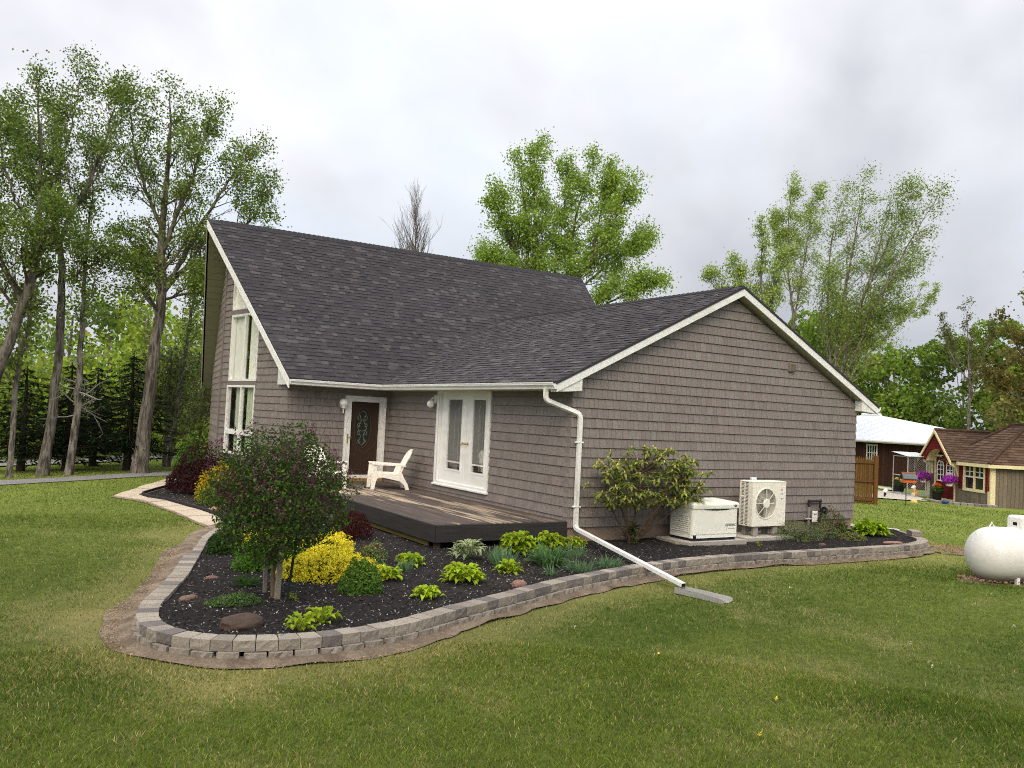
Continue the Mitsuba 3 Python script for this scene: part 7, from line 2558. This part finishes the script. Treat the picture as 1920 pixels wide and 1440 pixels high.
rg = np.random.default_rng(400)
G1, G2, G3, G4, G5 = (0.26, 0.36, 0.050), (0.18, 0.275, 0.044), (0.115, 0.180, 0.038), (0.21, 0.210, 0.066), (0.32, 0.41, 0.08)
it = []
for az_ in np.arange(35, 80, 1.55):                      # the wood closing the right of the view
    a = math.radians(az_ + rg.normal(0, 0.4))
    for D_, h0 in ((64, 6.0), (76, 11.0), (88, 15.5), (102, 19.0)):
        D = D_ + rg.uniform(-4, 4)
        x, y = EYE[0] + D * math.sin(a), EYE[1] + D * math.cos(a)
        if D < 86 and 43 < az_ < 63:
            continue
        col = (G1 if az_ < 46 else G2, G2, G3, G4, G5)[rg.choice(5, p=[0.34, 0.26, 0.18, 0.15, 0.07] if az_ < 54 else [0.12, 0.28, 0.22, 0.34, 0.04])]
        it.append((x, y, rg.uniform(2.9, 4.6), h0 * rg.uniform(0.82, 1.12), col))
woods('woodland', 'dense green and brownish spring woodland closing the view on the right', it, 401, 0.95, 0.36)
it = []
for az_ in np.arange(-46, 24, 2.3):
    a = math.radians(az_ + rg.normal(0, 0.6))
    for D_, h0 in ((43, 5.5), (52, 8.6), (66, 11.5)):
        D = D_ + rg.uniform(-3, 3)
        x, y = EYE[0] + D * math.sin(a), EYE[1] + D * math.cos(a)
        col = (G5, G1, G2, G3)[rg.choice(4, p=[0.30, 0.34, 0.22, 0.14])]
        it.append((x, y, rg.uniform(2.2, 3.4), h0 * rg.uniform(0.8, 1.12), col))
woods('roadside_wood', 'bright green woodland across the street on the left', it, 402, 0.9, 0.26)
it = []
for az_ in np.arange(24, 36, 2.5):
    a = math.radians(az_)
    it.append((EYE[0] + 85 * math.sin(a), EYE[1] + 85 * math.cos(a), 3.5, 8.5, G2))
woods('far_wood', 'woodland hidden behind the house', it, 403, 0.8, 0.4)

# ---------------------------------------------------------------- grass
rng = np.random.default_rng(500)
NOG = shapely.union_all([WALLPOLY.buffer(0.02), WALK.buffer(0.0), BED2, HOUSEPOLY, DRV.buffer(-0.05), PATH])
shapely.prepare(NOG)


def blades(n, d0, d1, a0, a1, h, w, seed, name=None):
    """Grass blades between two distances; single bent triangles."""
    rg = np.random.default_rng(seed)
    a = np.radians(rg.uniform(a0, a1, n))
    u = rg.random(n)
    d = d0 * (d1 / d0) ** u                               # thinner with distance, as they are made wider
    x, y = EYE[0] + d * np.sin(a), EYE[1] + d * np.cos(a)
    ok = ~shapely.contains_xy(NOG, x, y)
    x, y, d = x[ok], y[ok], d[ok]
    dry, deep = patch_tone(x, y)
    near = shapely.distance(CAPLINE, shapely.points(np.c_[x, y]))
    soil = shapely.contains_xy(SOILP.buffer(0.05), x, y)
    bare = shapely.contains_xy(TS.buffer(-0.05), x, y) | shapely.contains_xy(WS.buffer(-0.05), x, y)
    clod = meshkit.fbm(np.stack([x * 4, y * 4, 0 * x], -1), 3, 44)
    room = np.where(soil, sm(0.06, 0.34, near * (0.5 + 1.1 * clod)) * 0.85, 1.0) * np.where(bare, 0.10 + 0.5 * (clod > 0.62), 1.0)
    dry = np.clip(dry + 0.5 * np.exp(-((near - 0.3) / 0.3) ** 2) + 0.4 * bare, 0, 1)
    k = (rg.random(len(x)) < room) & (rg.random(len(x)) > 0.30 * dry ** 2)
    x, y, d, dry, deep = (q[k] for q in (x, y, d, dry, deep))
    n = len(x)
    tuft = meshkit.fbm(np.stack([x * 5, y * 5, 0 * x], -1), 2, 21)
    hh = h * rg.uniform(0.55, 1.3, n) * (0.70 + 0.6 * tuft + 0.25 * deep) * (1 - 0.25 * dry)
    ww = w * rg.uniform(0.6, 1.3, n) * (d / d0) ** 0.85
    th = rg.uniform(0, 2 * np.pi, n)
    ln = rg.normal(0, 0.55, (n, 2))
    p = np.stack([x, y, ground_z(x, y) - 0.004], -1)
    sd = np.stack([np.cos(th), np.sin(th), 0 * th], -1) * ww[:, None] / 2
    tip = p + np.stack([ln[:, 0] * hh, ln[:, 1] * hh, hh * rg.uniform(0.7, 1.0, n)], -1)
    mid = p * 0.45 + tip * 0.55 + np.array([0, 0, 1.0]) * (0.12 * hh)[:, None]
    v = np.stack([p - sd, p + sd, mid + sd * 0.7, tip, mid - sd * 0.7], 1).reshape(-1, 3)
    i = np.arange(n)[:, None] * 5
    f = np.vstack([i + [0, 1, 2], i + [0, 2, 4], i + [4, 2, 3]]) if w > 0.004 and d1 < 10 else np.vstack([i + [0, 1, 3]])
    g0, g1, g2, g3 = (np.array(q) for q in ((0.165, 0.232, 0.038), (0.090, 0.148, 0.023), (0.29, 0.29, 0.075), (0.44, 0.37, 0.17)))
    r = rg.random((n, 1))
    c = g0 * (1 - deep[:, None]) + g1 * deep[:, None]
    c = np.where(r < dry[:, None] * 0.70 + 0.04, g2, c)
    c = np.where(r < dry[:, None] * 0.34 + 0.045, g3, c)
    c = c * rg.uniform(0.5, 1.45, (n, 1))
    if len(f) == n:                                       # drop the vertices that single triangles do not use
        v = v.reshape(n, 5, 3)[:, [0, 1, 3]].reshape(-1, 3)
        f = np.arange(3 * n).reshape(n, 3)
        return v, f, np.repeat(c, 3, 0)
    return v, f, np.repeat(c, 5, 0)


GR = thing('grass', 'short mown grass blades of the lawn, green with straw coloured patches', 'grass', kind='stuff')
m = MB()
for q in (blades(230000, 4.4, 9.0, -8, 72, 0.040, 0.0042, 501), blades(270000, 8.0, 18.0, -10, 74, 0.040, 0.0062, 502), blades(150000, 16.0, 42.0, -12, 76, 0.045, 0.014, 503)):
    m.add(*q)
obj('grass', m, 'leaf', GR, whole=True)
rg = np.random.default_rng(510)
m = MB()
for i in range(20):                                      # a few dandelions and fallen petals
    a, d = math.radians(rg.uniform(-2, 66)), rg.uniform(5.5, 15)
    x, y = EYE[0] + d * math.sin(a), EYE[1] + d * math.cos(a)
    if shapely.contains_xy(NOG, x, y):
        continue
    leaves(m, np.array([x, y, float(ground_z(x, y)) + 0.05]) + rg.normal(0, 0.008, (7, 3)), 0.02, tones((0.62, 0.50, 0.05) if rg.random() < 0.5 else (0.6, 0.58, 0.5), 7, rg, 0.8, 1.2), rg, np.tile((0, 0, 1.0), (7, 1)), 0.8)
k = thing('petals', 'scattered pale petals and small yellow flowers on the lawn', 'petals', kind='stuff')
obj('petals', m, 'matte', k, whole=True)
